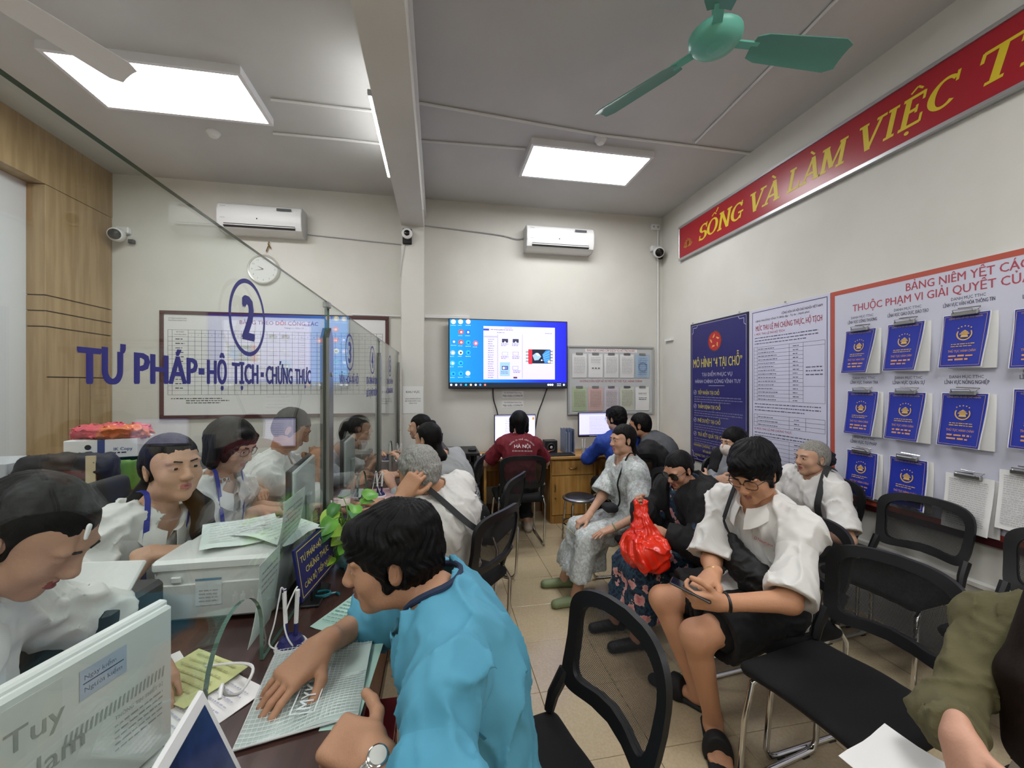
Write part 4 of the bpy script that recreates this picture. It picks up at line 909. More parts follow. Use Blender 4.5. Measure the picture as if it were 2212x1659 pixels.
# slab-serif letters: stems drawn as strokes with serifs, sheared to the right
def slabtext(P, u, v, H, word, m, sh=.2):
    G = {'S': (.62, [('arc', .31, .70, .22, .22, 40, 270), ('arc', .31, .27, .24, .23, 90, -140), ('bar', .52, .68, .52, .98), ('bar', .10, .02, .10, .32)]),
         'O': (.80, [('arc', .38, .5, .30, .42, 0, 360)]), 'N': (.85, [('st', .16), ('st', .68), ('dg', .16, 1, .68, 0), ('sf', .16, 0), ('sf', .16, 1), ('sf', .68, 1)]),
         'G': (.80, [('arc', .38, .5, .30, .42, 40, 320), ('bar', .62, .08, .62, .45), ('sf', .60, .42), ('bar', .60, .70, .60, .98)]), 'V': (.78, [('dg', .10, 1, .36, 0), ('dn', .36, 0, .64, 1), ('sf', .10, 1), ('sf', .64, 1)]),
         'A': (.78, [('dn', .10, 0, .38, 1), ('dg', .38, 1, .66, 0), ('bar', .20, .33, .56, .33), ('sf', .10, 0), ('sf', .66, 0)]), 'L': (.68, [('st', .18), ('sf', .18, 1), ('bar', .04, .05, .56, .05), ('bar', .56, .0, .56, .32)]),
         'M': (.98, [('st', .14), ('st', .80), ('dg', .16, 1, .47, .1), ('dn', .47, .1, .78, 1), ('sf', .14, 0), ('sf', .80, 0), ('sf', .14, 1), ('sf', .80, 1)]), 'I': (.42, [('st', .2), ('sf', .2, 0), ('sf', .2, 1)]),
         'E': (.72, [('st', .18), ('bar', .04, .05, .60, .05), ('bar', .04, .95, .58, .95), ('bar', .18, .52, .44, .52), ('bar', .58, .72, .58, .98), ('bar', .60, .02, .60, .30), ('bar', .44, .40, .44, .64)]),
         'C': (.76, [('arc', .38, .5, .30, .42, 45, 315), ('bar', .62, .68, .62, .98)]), 'T': (.74, [('st', .36), ('bar', .04, .95, .68, .95), ('sf', .36, 0), ('bar', .05, .70, .05, .98), ('bar', .67, .70, .67, .98)]),
         'H': (.86, [('st', .16), ('st', .68), ('bar', .16, .5, .68, .5), ('sf', .16, 0), ('sf', .68, 0), ('sf', .16, 1), ('sf', .68, 1)])}
    for ch, acc in word:
        w, S = G[ch]; t = .155
        X = lambda x, y: (u+(x+y*sh)*H, v+y*H)
        def ln(x0, y0, x1, y1, th): P.line([X(x0, y0), X(x1, y1)], th*H, m)
        for qi, q in enumerate(S):
            P.lay = 1+.12*qi
            if q[0] == 'st': P.poly([X(q[1]-t/2, 0), X(q[1]+t/2, 0), X(q[1]+t/2, 1), X(q[1]-t/2, 1)], m)
            elif q[0] == 'sf': y = .045 if q[2] < .3 else (.955 if q[2] > .9 else q[2]); P.poly([X(q[1]-.15, y-.045), X(q[1]+.15, y-.045), X(q[1]+.15, y+.045), X(q[1]-.15, y+.045)], m)
            elif q[0] in ('dg', 'dn'): tt = .085 if q[0] == 'dg' else .05; P.poly([X(q[1]-tt, q[2]), X(q[1]+tt, q[2]), X(q[3]+tt, q[4]), X(q[3]-tt, q[4])], m)
            elif q[0] == 'bar':
                if abs(q[1]-q[3]) > .05: P.poly([X(q[1], q[2]-.05), X(q[3], q[2]-.05), X(q[3], q[2]+.05), X(q[1], q[2]+.05)], m)
                else: P.poly([X(q[1]-.035, q[2]), X(q[1]+.035, q[2]), X(q[1]+.035, q[4]), X(q[1]-.035, q[4])], m)
            else:
                _, cx, cy, rx, ry, a0, a1 = q; n = 22; pr = None
                for k in range(n+1):
                    a = math.radians(a0+(a1-a0)*k/n); c, s = math.cos(a), math.sin(a); th = .045+.05*abs(c); cur = (X(cx+(rx-th)*c, cy+(ry-.045)*s), X(cx+(rx+th)*c, cy+(ry+.045)*s))
                    if pr: P.poly([pr[0], pr[1], cur[1], cur[0]], m)
                    pr = cur
        mid = w*.48
        for a in acc:
            if a == '^': ln(mid-.15, 1.1, mid, 1.24, .06); ln(mid, 1.24, mid+.15, 1.1, .06)
            elif a == '/': ln(mid+.12, 1.22, mid+.24, 1.42, .07)
            elif a == '\\': ln(mid-.16, 1.28, mid+.04, 1.08, .08)
            elif a == '.': P.disc(X(mid-.03, -.17)[0], X(mid, -.17)[1], .065*H, m, 12)
        u += w*H
def word(y0, y1, letters):                                                     # fit a word between two places on the wall
    P = Print((RW-.030, 4.47, 3.05), UY, UZ, .001); P.o = Vector((-.030, 0, 0)); n = sum({'S': .62, 'O': .80, 'N': .85, 'G': .80, 'V': .78, 'A': .78, 'L': .68, 'M': .98, 'I': .42, 'E': .72, 'C': .76, 'T': .74, 'H': .86}[c] for c, _ in letters)
    P.n = Vector((-1, 0, 0)); slabtext(P, 0, 0, .175, letters, M_YEL); us = [v[1] for v in P.b.v]; k = (y0-y1)/((max(us)-min(us)) or 1)
    P.b.v = [(v[0], (v[1]-max(us))*k-(4.47-y0), v[2]+.107) for v in P.b.v]; P.build('lettering', bn)
for a, b, l in ((1515, 1612, [('S', ''), ('O', '^/'), ('N', ''), ('G', '')]), (1627, 1692, [('V', ''), ('A', '\\')]), (1706, 1842, [('L', ''), ('A', '\\'), ('M', '')]), (1865, 2087, [('V', ''), ('I', ''), ('E', '^.'), ('C', '')])):
    word(onr(a, 400)[0], onr(b, 400)[0], l)
word(1.70, .92, [('T', ''), ('H', ''), ('E', ''), ('O', '')])
P = Print((-.03, 0, 0), UY, UZ, .001); P.n = Vector((-1, 0, 0)); lu = 4.47-onr(1491, 515)[0]; lv = .175; MG = mat('lotus_gold', 'c99a3a', .4)
for k in range(-3, 4):                                                          # lotus drawn in petals
    a = math.radians(90+k*24); L = .085-.006*abs(k); c = (lu, lv-.04); tip = (c[0]-L*math.cos(a)*1.15, c[1]+L*math.sin(a)); nx, nz = math.sin(a)*.022, math.cos(a)*.022; md = ((c[0]*.45+tip[0]*.55), (c[1]*.45+tip[1]*.55))
    P.line([c, (md[0]-nx, md[1]-nz), tip, (md[0]+nx, md[1]+nz), c], .004, MG)
for s in (-1, 1): P.line([(lu, lv-.05), (lu+s*.05, lv-.055), (lu+s*.085, lv-.03), (lu+s*.04, lv-.04), (lu, lv-.05)], .004, MG)
P.build('lotus_emblem', bn)
# posters
def poster(name, px0, px1, ztop, zbot, m, label, frame=None):
    y0 = onr(px0, 800)[0]; y1 = onr(px1, 800)[0]; r = empty(name, (RW, y0, zbot), 0, label, 'poster'); w, h = y0-y1, ztop-zbot
    B().bb((-.012, -w, 0), (0, 0, h)).build('panel', m, r); P = Print((-.012, 0, 0), UY, UZ, .0007); P.n = Vector((-1, 0, 0)); return r, P, w, h
M_NAVY = mat('poster_navy', '1d1c66', .3); M_GOLD = mat('poster_gold', 'c9bb5a', .5); M_LBL = mat('poster_pale', 'b9b7cf', .6)
r, P, w, h = poster('information_poster', 1494, 1618, 2.255, .70, M_NAVY, 'dark blue poster headed mô hình 4 tại chỗ with a red emblem')
P.frame(.02, .02, w-.02, h-.02, .004, M_LBL); P.frame(0, 0, w, h, .018, mat('poster_edge', '15153c', .4))
for u, v, a, b in ((.02, h-.02, 1, -1), (w-.02, h-.02, -1, -1), (.02, .02, 1, 1), (w-.02, .02, -1, 1)): P.line([(u, v+b*.10), (u+a*.03, v+b*.08), (u+a*.03, v+b*.03), (u+a*.09, v+b*.03), (u+a*.11, v)], .006, M_LBL)
P.lay = 2; cx, cz = w*.47, h-.23; P.disc(cx, cz, .105, mat('emblem_red', 'b3222c', .4), 32); P.ring(cx, cz, .100, .106, M_GOLD); P.lay = 3
for k in range(5):                                                              # ring of five open hands forming a star
    a = math.radians(90+72*k); b_ = math.radians(90+72*k+36); d = math.radians(90+72*k-36)
    o = (cx+.082*math.cos(a), cz+.082*math.sin(a)); i1 = (cx+.040*math.cos(b_), cz+.040*math.sin(b_)); i2 = (cx+.052*math.cos(a), cz+.052*math.sin(a)); j = (cx+.055*math.cos(b_), cz+.055*math.sin(b_))
    P.poly([o, j, i1, i2], mat('emblem_gold', 'e0b050', .5))
P.text(w*.49, h-.50, .095, 'MÔ HÌNH “4 TẠI CHỖ”', M_GOLD, 'c', w=w*.86, bold=.014); P.text(w*.5, h-.60, .038, 'TẠI ĐIỂM PHỤC VỤ', M_LBL, 'c', bold=.01); P.text(w*.5, h-.675, .038, 'HÀNH CHÍNH CÔNG VĨNH TUY', M_LBL, 'c', w=w*.80, bold=.01); P.rect(w*.36, h-.705, w*.64, h-.701, M_LBL)
for k, t in enumerate(('TIẾP NHẬN TẠI CHỖ', 'THẨM ĐỊNH TẠI CHỖ', 'PHÊ DUYỆT TẠI CHỖ', 'TRẢ KẾT QUẢ TẠI CHỖ')):
    v = h-.80-k*.155; P.ring(.085, v+.02, .022, .026, M_LBL, 20); P.line([(.072, v+.022), (.082, v+.010), (.1, v+.036)], .006, M_LBL); P.text(.135, v, .040, t, M_GOLD, 'l', w=w*(.40, .42, .42, .5)[k], bold=.014); P.bars(.07, v-.035, w-.06, 3, .026, .011, mat('poster_small', '77759c', .6), k)
for k, t in enumerate(('NHANH CHÓNG - CÔNG KHAI - MINH BẠCH', 'VÌ NHÂN DÂN PHỤC VỤ', 'CHUNG TAY CẢI CÁCH THỦ TỤC HÀNH CHÍNH')): P.text(w*.5, .17-k*.055, .028, t, M_GOLD, 'c', maxw=w*.86, bold=.012)
P.build('print', r)
for u in (.05, w-.1): B().lathe([(.008, 0), (.008, .012), (0, .013)], (-.02, -u, h+.005), 8).build('hanger', M_STEEL, r)
M_FEE = mat('poster_fee', 'd2d2e4', .35)
MFI = mat('print_slate', '5c5c72', .7)
r, P, w, h = poster('fee_poster', 1624, 1796, 2.25, .62, M_FEE, 'pale fee schedule poster with red title and printed tables')
P.frame(.02, .02, w-.02, h-.02, .006, mat('poster_line', '45466a', .5)); P.text(.06, h-.115, .016, 'UBND PHƯỜNG VĨNH TUY', M_INK, bold=.01); P.text(w-.06, h-.085, .019, 'CỘNG HÒA XÃ HỘI CHỦ NGHĨA VIỆT NAM', M_INK, 'r', w=w*.48, bold=.01); P.text(w-.17, h-.115, .016, 'Độc lập - Tự do - Hạnh phúc', M_INK, 'r', bold=.01)
P.text(w*.5, h-.195, .045, 'MỨC THU LỆ PHÍ CHỨNG THỰC, HỘ TỊCH', MR, 'c', w=w*.84, bold=.013)
P.text(.05, h-.235, .018, 'I. MỨC THU LỆ PHÍ HỘ TỊCH', MR, bold=.01); P.bars(.05, h-.265, w-.07, 3, .026, .009, MFI, 2)
def table(v1, v0, rows, cols, seed, skip=()):
    for c in cols: P.rect(c*w-.0012, v0, c*w+.0012, v1, M_INK)
    for k in range(rows+1):
        v = v1-(v1-v0)*k/rows; P.rect(cols[0]*w, v-.001, (cols[-1] if k in (0, 1, rows) or not skip else skip)*w, v+.001, M_INK)
        if k < rows:
            P.bars(cols[1]*w+.012, v-(v1-v0)/rows*.72, cols[1]*w+.012+(cols[2]-cols[1])*w*random.Random(seed+k).uniform(.45, .9), 1, .02, .008, MFI, seed+k); P.bars((cols[2]+cols[3])/2*w-.03, v-(v1-v0)/rows*.72, (cols[2]+cols[3])/2*w+.03, 1, .02, .008, MFI, seed+k+5)
table(h-.345, h-.83, 15, (.055, .10, .54, .71, .95), 3, .71); P.rect(.71*w, h-.70, .95*w, h-.698, M_INK); P.bars(.74*w, h-.55, .93*w, 3, .03, .010, MFI, 8)
P.bars(.05, h-.865, w-.06, 3, .028, .009, MFI, 12); table(h-.955, h-1.06, 3, (.055, .10, .54, .74, .95), 21)
P.text(.05, h-1.095, .018, 'II. MỨC THU LỆ PHÍ CHỨNG THỰC', MR, bold=.01); P.bars(.05, h-1.125, w-.06, 2, .026, .009, MFI, 13); table(h-1.165, h-1.40, 7, (.055, .10, .54, .74, .95), 31)
P.text(.05, h-1.435, .018, 'III. MỨC THU LỆ PHÍ KINH TẾ', MR, bold=.01); table(h-1.47, h-1.6, 4, (.055, .10, .54, .74, .95), 41); P.build('print', r)
B().lathe([(.008, 0), (.008, .012), (0, .013)], (-.02, -w*.5, h+.004), 8).build('hanger', M_STEEL, r)
# procedure board with clipped booklets
PY0 = onr(1798, 800)[0]; PB0, PB1 = .75, 2.25; PWID = 2.6
pb = empty('procedure_board', (RW, PY0, PB0), 0, 'wide pale board with orange red border listing administrative procedures', 'notice board')
B().bb((-.014, -PWID, 0), (0, 0, PB1-PB0)).build('panel', mat('board_lilac', 'cfd0de', .4), pb)
P = Print((-.014, 0, 0), UY, UZ, .0007); P.n = Vector((-1, 0, 0)); MB_ = mat('board_border', 'b9523f', .5); P.frame(0, 0, PWID, PB1-PB0, .032, MB_)
def bv(px, py): p = atx(px, py, RW-.014); return PY0-p.y, p.z-PB0
MT = mat('print_rose', 'b04858', .6); MN = mat('print_navy', '3a3a55', .6)
for t, a, b in (('BẢNG NIÊM YẾT CÁC THỦ TỤC HÀNH CHÍNH', (1957, 632), (2212, 575)), ('THUỘC PHẠM VI GIẢI QUYẾT CỦA ỦY BAN NHÂN DÂN', (1842, 676), (2212, 600))):
    u, v = bv(*a); wd_ = {0: 1.18, 1: 1.42}[0 if t[0] == 'B' else 1]; P.text(u, v+.008, .048, t, MT, 'l', w=wd_, bold=.014)
bk = [(1862, 757, 'CÔNG THƯƠNG'), (1960, 747, 'GIÁO DỤC, ĐÀO TẠO'), (2091, 733, 'VĂN HÓA THÔNG TIN'), (2260, 725, 'Y TẾ'), (1866, 890, 'THANH TRA'), (1962, 897, 'QUÂN SỰ'), (2087, 905, 'NÔNG NGHIỆP'), (2258, 905, 'THI ĐUA'), (1865, 1020, 'TƯ PHÁP'), (1965, 1040, ''), (2097, 1085, '')]
for i, (x, y, t) in enumerate(bk):
    if not t: continue
    u, v = bv(x, y); P.text(u, v+.226, .017, 'DANH MỤC TTHC', MN, 'c', w=.15); P.text(u, v+.194, .021, 'LĨNH VỰC '+t, MN, 'c', w=.14+.005*len(t), bold=.014)
P.build('print', pb)
B().bb((-.03, -PWID, -.035), (0, 0, 0)).build('bottom_rail', mat('rail_maroon', '3c1418', .4), pb)
M_BLUE = mat('booklet_blue', '1c2f9e', .32); M_GOLDE = mat('emblem_yellow', 'd8b060', .5)
def booklet(x, y, kind, label, tilt=0):
    u, v = bv(x, y); r = empty('hanging_booklet', (RW-.016, PY0-u, PB0+v-.155), 0, label, 'booklet', 'booklets clipped on the procedure board'); W2, Hh = .105, .30
    g = [[(-.004-.03*math.sin(1.6*(1-q))*(1-q)*1.2, W2*s, q*Hh) for q in (0, .2, .4, .6, .8, 1)] for s in (1.0, 0, -1.0)]
    B().sheet([[Vector((p[0]*.4, p[1]-.022, p[2]-.006)) for p in row] for row in g], .004).build('inner_pages', M_PAPER, r, True)
    cv = [[Vector((p[0]-.006-.018*(1 if p[1] < 0 else 0)*(1-p[2]/Hh), p[1]*(1-tilt*(1-p[2]/Hh)*(1 if p[1] < 0 else -.25)), p[2])) for p in row] for row in g]
    B().sheet([[p+Vector((.001, 0, 0)) for p in row] for row in cv], .002).build('cover_sheet', M_PAPER, r, True)
    if kind == 'blue':
        ins = [[row[k].lerp(cv[1][k], .05) for k in range(6)] for row in cv]; B().sheet([[p+Vector((-.0015, 0, .004*(1 if k == 0 else -1 if k == 5 else 0))) for k, p in enumerate(row)] for row in ins], .001).build('cover', M_BLUE, r, True)
    f = lambda a, b: cv[1][2]; P = Print((0, 0, 0), UY, UZ, .0006); P.n = Vector((-1, 0, 0))
    def wrap(b):                                                               # lay flat print onto the curved cover
        out = []
        for X, Yv, Z in b.v:
            q = min(max(Z/Hh, 0), 1)*5; k = min(int(q), 4); t = q-k; s = Yv/W2
            def L(row): return cv[row][k].lerp(cv[row][k+1], t)
            c = L(1); e = L(0) if s > 0 else L(2); p = c.lerp(e, abs(s)); out.append((p.x-.0032+X, p.y, p.z))
        b.v = out
    if kind == 'blue':
        P.frame(-.093, .012, .093, .288, .0015, M_GOLDE); c = .185
        P.ring(0, c, .030, .036, M_GOLDE, 20, 1, 150, 390); P.poly([(-.018, c-.018), (.018, c-.018), (.014, c-.004), (-.014, c-.004)], M_GOLDE); P.rect(-.022, c-.002, .022, c+.004, M_GOLDE); P.rect(-.016, c+.006, .016, c+.012, M_GOLDE); P.poly([(-.012, c+.014), (.012, c+.014), (0, c+.022)], M_GOLDE)
        for k in range(5): a = math.radians(50+20*k); P.disc(.044*math.cos(a), c+.044*math.sin(a), .0035, M_GOLDE, 8)
        P.text(0, .272, .008, 'CỘNG HÒA XÃ HỘI CHỦ NGHĨA', M_GOLDE, 'c', w=.15); P.bars(-.055, .128, .055, 2, .012, .005, M_GOLDE, x); MO = mat('booklet_title', 'd89a6a', .5); P.text(0, .085, .013, 'THỦ TỤC HÀNH CHÍNH', MO, 'c', w=.13, bold=.012); P.bars(-.06, .060, .06, 2, .02, .010, MO, y)
    else:
        P.bars(-.085, .27, .085, 22, .0115, .0045, mat('print_pale', ''), 5)
    wrap(P.b); P.build('cover_print', r)
    cl = B().bb((-.030, -.058, Hh-.014), (-.006, .058, Hh+.010), bev=.004).build('clip', M_STEEL, r)
    B().tube([(-.03, -.045, Hh+.005), (-.045, -.04, Hh+.02), (-.045, .04, Hh+.02), (-.03, .045, Hh+.005)], .003, 6).tube([(-.028, -.06, Hh+.01), (-.02, -.07, Hh+.026), (-.02, .03, Hh+.03)], .003, 6).build('clip_lever', M_CHROME, cl, True)
nm = ['first', 'second', 'third', 'fourth']
for i, (x, y, t) in enumerate(bk):
    row = 'top' if i < 4 else ('middle' if i < 8 else 'bottom'); k = i if i < 4 else (i-4 if i < 8 else i-8)
    booklet(x, y, 'blue' if i < 10 else 'white', ('%s %s booklet in the %s row of the procedure board' % (nm[k], 'blue' if i < 10 else 'white list', row)), (.25, .2, .1, .1, .03, .12, .12, .1, -.12, -.12, 0)[i])
booklet(2225, 1085, 'white', 'fourth white list booklet in the bottom row of the procedure board')
# ---------------------------------------------------------------- chairs
M_NET = netmat('chair_net', '141516', 300, .58); M_FAB = mat('seat_fabric', '080809', .95, bump=.1, bscale=300); M_FRM = mat('chair_frame', '101113', .5)
def chair_proto():
    r = empty('mesh_chair', (0, 0, 0), 0)                                      # faces +x, seat centre above the origin
    pr = lambda z: -.235-.10*max(0, (z-.55))/.35-.035*math.sin(math.pi*(z-.5)/.4)    # side profile of the back
    bow = lambda y: .055*(y/.23)**2
    def bp(y, z): return Vector((pr(z)+bow(y), y, z))
    def outline(n=76, inset=0):
        pts = []
        for k in range(n):
            a = 2*math.pi*k/n; c, s = math.cos(a), math.sin(a); e = 2/4.6
            y = math.copysign(abs(c)**e, c); z = math.copysign(abs(s)**e, s)
            hw = .232-.022*(1-z)/2-inset; yy = y*hw; zz = .725+z*(.165-inset)+(.035*(1-y*y) if z < 0 else .018*(1-y*y))
            pts.append(bp(yy, zz))
        return pts
    o = outline(); i = outline(inset=.041); n = len(o); b = B(); th = Vector((-.016, 0, 0))
    vs = [p+Vector((.004, 0, 0)) for p in o]+[p+Vector((.012, 0, 0)) for p in i]+[p+th for p in o]+[p+th*.8 for p in i]
    fs = []
    for k in range(n):
        j = (k+1) % n; fs += [(k, j, n+j, n+k), (2*n+k, 3*n+k, 3*n+j, 2*n+j), (k, 2*n+k, 2*n+j, j), (n+k, n+j, 3*n+j, 3*n+k)]
    b.add(vs, fs).build('back_frame', M_FRM, r, True)
    g = [[bp(y*(.232-.022*(1-(z-.725)/.165)/2-.03), z+(.035*(1-y*y)*.9 if z < .725 else .018*(1-y*y)*.9)) for z in np.linspace(.59, .86, 12)] for y in np.linspace(-1, 1, 15)]
    B().sheet(g).build('back_net', M_NET, r, True)
    for s in (-1, 1):
        B().tube([bp(s*.205, .62)+Vector((-.008, 0, 0)), bp(s*.208, .55), bp(s*.21, .50)], [.022, .020, .017], 8).build('back_post', M_FRM, r, True)
        y = s*.225
        pts = [bp(s*.21, .60), bp(s*.21, .50), (-.235, y, .42), (-.225, y, .2), (-.215, y, .05), (-.19, y, .016), (-.15, y, .013), (.16, y, .013), (.205, y, .02), (.222, y, .055), (.20, y, .25), (.17, y*.95, .40), (.12, y*.9, .425), (-.15, y*.9, .425)]
        B().tube(pts, .0115, 10).build('leg_frame', M_CHROME, r, True)
        for x in (-.14, .15): B().bb((x-.02, y-.013, .0), (x+.02, y+.013, .008), bev=.002).build('glide', M_BLACK, r)
    B().tube([(-.05, -.215, .425), (-.05, .215, .425)], .011, 8).build('cross_bar', M_CHROME, r, True); B().tube([(.12, -.205, .425), (.12, .205, .425)], .011, 8).build('cross_bar', M_CHROME, r, True)
    f = Field(); f.box((.01, 0, .462), (.235, .235, .032), .03, k=0); f.ell((-.02, 0, .485), (.2, .2, .02), k=.02); f.ell((.26, 0, .44), (.06, .26, .035), k=.04, op=-1)
    soft('seat', [f.mesh(.014, sm=2)], [M_FAB], r, (0, 0, 0)); return r
CH = chair_proto(); ch_used = [False]
def chair(x, y, ang, label):
    if not ch_used[0]: r = CH; ch_used[0] = True
    else: r = copytree(CH)
    r.location = (x, y, 0); r.rotation_euler = (0, 0, math.radians(ang)); tag(r, label, 'chair', 'black mesh chairs with chrome sled legs'); return r
chair(.22, 1.05, 192, 'black mesh chair the man in the blue shirt sits on')
chair(.10, 2.36, 140, 'black mesh chair the grey-haired man in white sits on')
chair(.32, 3.12, 150, 'black mesh chair the woman in the striped top sits on')
chair(.10, 3.88, 165, 'black mesh chair the ponytailed woman sits on')
chair(.79, 4.02, 90, 'black mesh chair the woman in dark red sits on, facing the desk')
chair(1.86, 3.93, 95, 'black mesh chair under the person in the blue jacket')
chair(2.46, 3.74, 120, 'black mesh chair under the man in the black and grey polo')
chair(1.46, 2.88, 182, 'black mesh chair the woman in the pale floral dress sits on')
chair(1.52, 2.30, 184, 'black mesh chair the woman with sunglasses sits on')
chair(1.54, 1.72, 186, 'black mesh chair the young man with the phone sits on')
chair(1.42, 1.22, 190, 'empty black mesh chair beside the young man with the phone')
chair(1.46, .64, 188, 'black mesh chair the person in the olive sleeve sits on')
chair(2.46, 3.06, 182, 'black mesh chair the masked woman sits on by the wall')
chair(2.46, 2.42, 182, 'black mesh chair the grey-haired woman sits on by the wall')
chair(2.50, 1.87, 187, 'empty black mesh chair under the procedure board, nearer the grey-haired woman')
chair(2.46, 1.26, 187, 'empty black mesh chair under the procedure board, at the right edge')
# ---------------------------------------------------------------- desks at the back wall
def desk(name, x0, x1, y0, y1, label, cab=None):
    r = empty(name, ((x0+x1)/2, (y0+y1)/2, 0), 0, label, 'desk'); ox, oy = (x0+x1)/2, (y0+y1)/2
    L = lambda x, y, z: (x-ox, y-oy, z)
    B().bb(L(x0, y0, .73), L(x1, y1, .76), bev=.003).build('desk_top', M_OAK, r); B().bb(L(x0+.02, y0+.04, 0), L(x0+.045, y1-.02, .73)).build('side_panel', M_OAKV, r); B().bb(L(x1-.045, y0+.04, 0), L(x1-.02, y1-.02, .73)).build('side_panel', M_OAKV, r)
    B().bb(L(x0+.045, y1-.05, .35), L(x1-.045, y1-.03, .73)).build('modesty_panel', M_OAKV, r); B().bb(L(x0+.045, y0+.06, .62), L((cab or x1)-.03, y0+.08, .70)).build('apron', M_OAKV, r)
    if cab:
        B().bb(L(cab, y0+.06, .0), L(x1-.045, y1-.06, .728)).build('cabinet_body', M_OAKV, r)
        d = B().bb(L(cab+.012, y0+.04, .545), L(x1-.05, y0+.06, .70), bev=.002).build('drawer', M_OAKV, r); c = (cab+x1-.045)/2-ox; B().tube([(c-.045, y0+.04-oy, .625), (c-.03, y0+.02-oy, .62), (c, y0+.014-oy, .617), (c+.03, y0+.02-oy, .62), (c+.045, y0+.04-oy, .625)], .006, 6).build('drawer_handle', mat('bronze', '8a6a40', .35, .8), d, True)
        d = B().bb(L(cab+.012, y0+.04, .10), L(x1-.05, y0+.06, .535), bev=.002).build('cabinet_door', M_OAKV, r); B().tube([(cab+.045-ox, y0+.04-oy, .45), (cab+.045-ox, y0+.015-oy, .435), (cab+.045-ox, y0+.015-oy, .375), (cab+.045-ox, y0+.04-oy, .36)], .006, 6).build('door_handle', mat('brass_bright', 'c0a860', .3, .9), d, True)
        B().lathe([(.008, 0), (.01, .012), (0, .014)], (cab+.05-ox, y0+.04-oy, .29), 8, RX).build('door_lock', mat('bronze', ''), d)
        B().bb(L(cab+.01, y0+.05, .0), L(x1-.05, y0+.06, .09)).build('plinth', M_OAKV, r)
    return r
desk('office_desk', .48, 1.80, 4.36, 4.87, 'light wooden desk with a drawer and cabinet in front of the television', 1.25)
desk('office_desk', 1.82, 2.86, 4.42, 4.87, 'light wooden desk under the grey notice board')
bd = empty('black_desk', (.17, 4.6, 0), 0, 'black desk with a dark pull-out top left of the wooden desk', 'desk')
B().bb((-.30, -.24, .80), (.28, .27, .83), bev=.003).build('desk_top', M_BLACK, bd); B().bb((-.28, -.2, 0), (-.25, .25, .80)).build('side_panel', M_BLACK, bd); B().bb((.22, -.2, 0), (.25, .25, .80)).build('side_panel', M_BLACK, bd); B().bb((-.25, -.16, .1), (.22, -.14, .72)).build('front_panel', mat('black_matte', '101010', .8), bd)
def mouse(p, label, m=M_BLACK, ang=0):
    f = Field(); f.ell((0, 0, .012), (.05, .03, .022), k=0); f.cut((0, 0, 0), (0, 0, -1), .1); o = soft('computer_mouse', [f.mesh(.005)], [m], None, (0, 0, 0)); o.location = p; o.rotation_euler = (0, 0, math.radians(ang)); tag(o, label, 'mouse')
mouse((.38, 4.50, .831), 'black mouse on the end of the black desk')
cord('aerial', [(.05, 4.8, .83), (.06, 4.8, 1.0)], .006, M_BLACK, 'thin black router aerial standing on the black desk', 'aerial')
tag(B().lathe([(.04, 0), (.05, .08), (.047, .08), (.038, .005)], n=20).build('white_cup', M_WHITE, org=(0, 0, 0)), 'white paper cup on the black desk', 'cup').location = (-.05, 4.72, .831)
def monitor(x0, x1, z0, z1, y, label, lum, lines=10):
    r = empty('monitor', ((x0+x1)/2, y, .76), 0, label, 'monitor'); w = (x1-x0)/2; a, b = z0-.76, z1-.76
    B().bb((-w, -.012, a), (w, .02, b), bev=.004).build('casing', M_BLACK, r); B().bb((-w+.008, -.0135, a+.02), (w-.008, -.012, b-.008)).build('screen', em(lum, .9), r)
    B().bb((-.02, .02, .01), (.02, .045, (a+b)/2), bev=.004).build('neck', M_BLACK, r); B().bb((-.11, -.05, 0), (.11, .09, .012), bev=.004).build('base', M_BLACK, r)
    P = Print((-w+.008, -.0135, a+.02), (1, 0, 0), (0, 0, 1), .0005); W, Hh = 2*w-.016, b-a-.028; P.rect(0, Hh-.015, W, Hh, em('a8a8d8', .8)); P.rect(0, 0, W, .012, em('50507a', .6)); P.bars(W*.25, Hh*.82, W*.75, lines, Hh*.065, .005, em('9a9ac8', .8), lines); P.rect(W*.93, Hh*.82, W*.98, Hh*.92, em('c09050', .8)); P.build('screen_content', r)
monitor(.655, 1.15, .875, 1.21, 4.72, 'monitor with pale screen behind the woman in dark red', 'dedcf8'); monitor(1.67, 2.20, .93, 1.225, 4.68, 'monitor with pale screen in front of the person in the blue jacket', 'd0cff2', 14)
sp = empty('speaker', (1.30, 4.62, .76), 0, 'small black cube speaker on the wooden desk', 'speaker'); B().bb((-.075, -.06, 0), (.075, .06, .155), bev=.006).build('cabinet', M_BLACK, sp); B().lathe([(.05, 0), (.045, .006), (.02, -.004), (0, .004)], (0, -.06, .075), 20, RX).build('cone', mat('speaker_cone', '2a2a2a', .5), sp, True); B().lathe([(.018, .004), (.012, .012), (0, .014)], (0, -.06, .075), 14, RX).build('dust_cap', M_GREY, sp, True)
fh = empty('file_holder', (1.52, 4.66, .76), 0, 'grey blue upright file holder beside the speaker', 'file holder'); MFB = mat('file_blue', '6f7f9e', .4)
for k in range(4): B().bb((-.05+k*.035, -.1, 0), (-.045+k*.035, .1, .28)).build('divider', MFB, fh)
B().bb((-.055, -.1, 0), (.065, .1, .006)).build('base', MFB, fh); B().prism([(-.1, 0), (.1, 0), (.1, .25), (-.02, .25), (-.1, .12)], .06, .066, (0, 1, 0), (0, 0, 1)).build('side', MFB, fh); B().bb((-.03, -.06, .006), (.03, .08, .24)).build('files', mat('file_grey', 'a4acb8', .5), fh)
pc = empty('pen_cup', (1.68, 4.52, .76), 0, 'small holder with two white pens in front of the right monitor', 'pen holder'); B().lathe([(.025, 0), (.03, .07), (.027, .07), (.022, .006)], n=14).build('cup', M_GREY, pc, True)
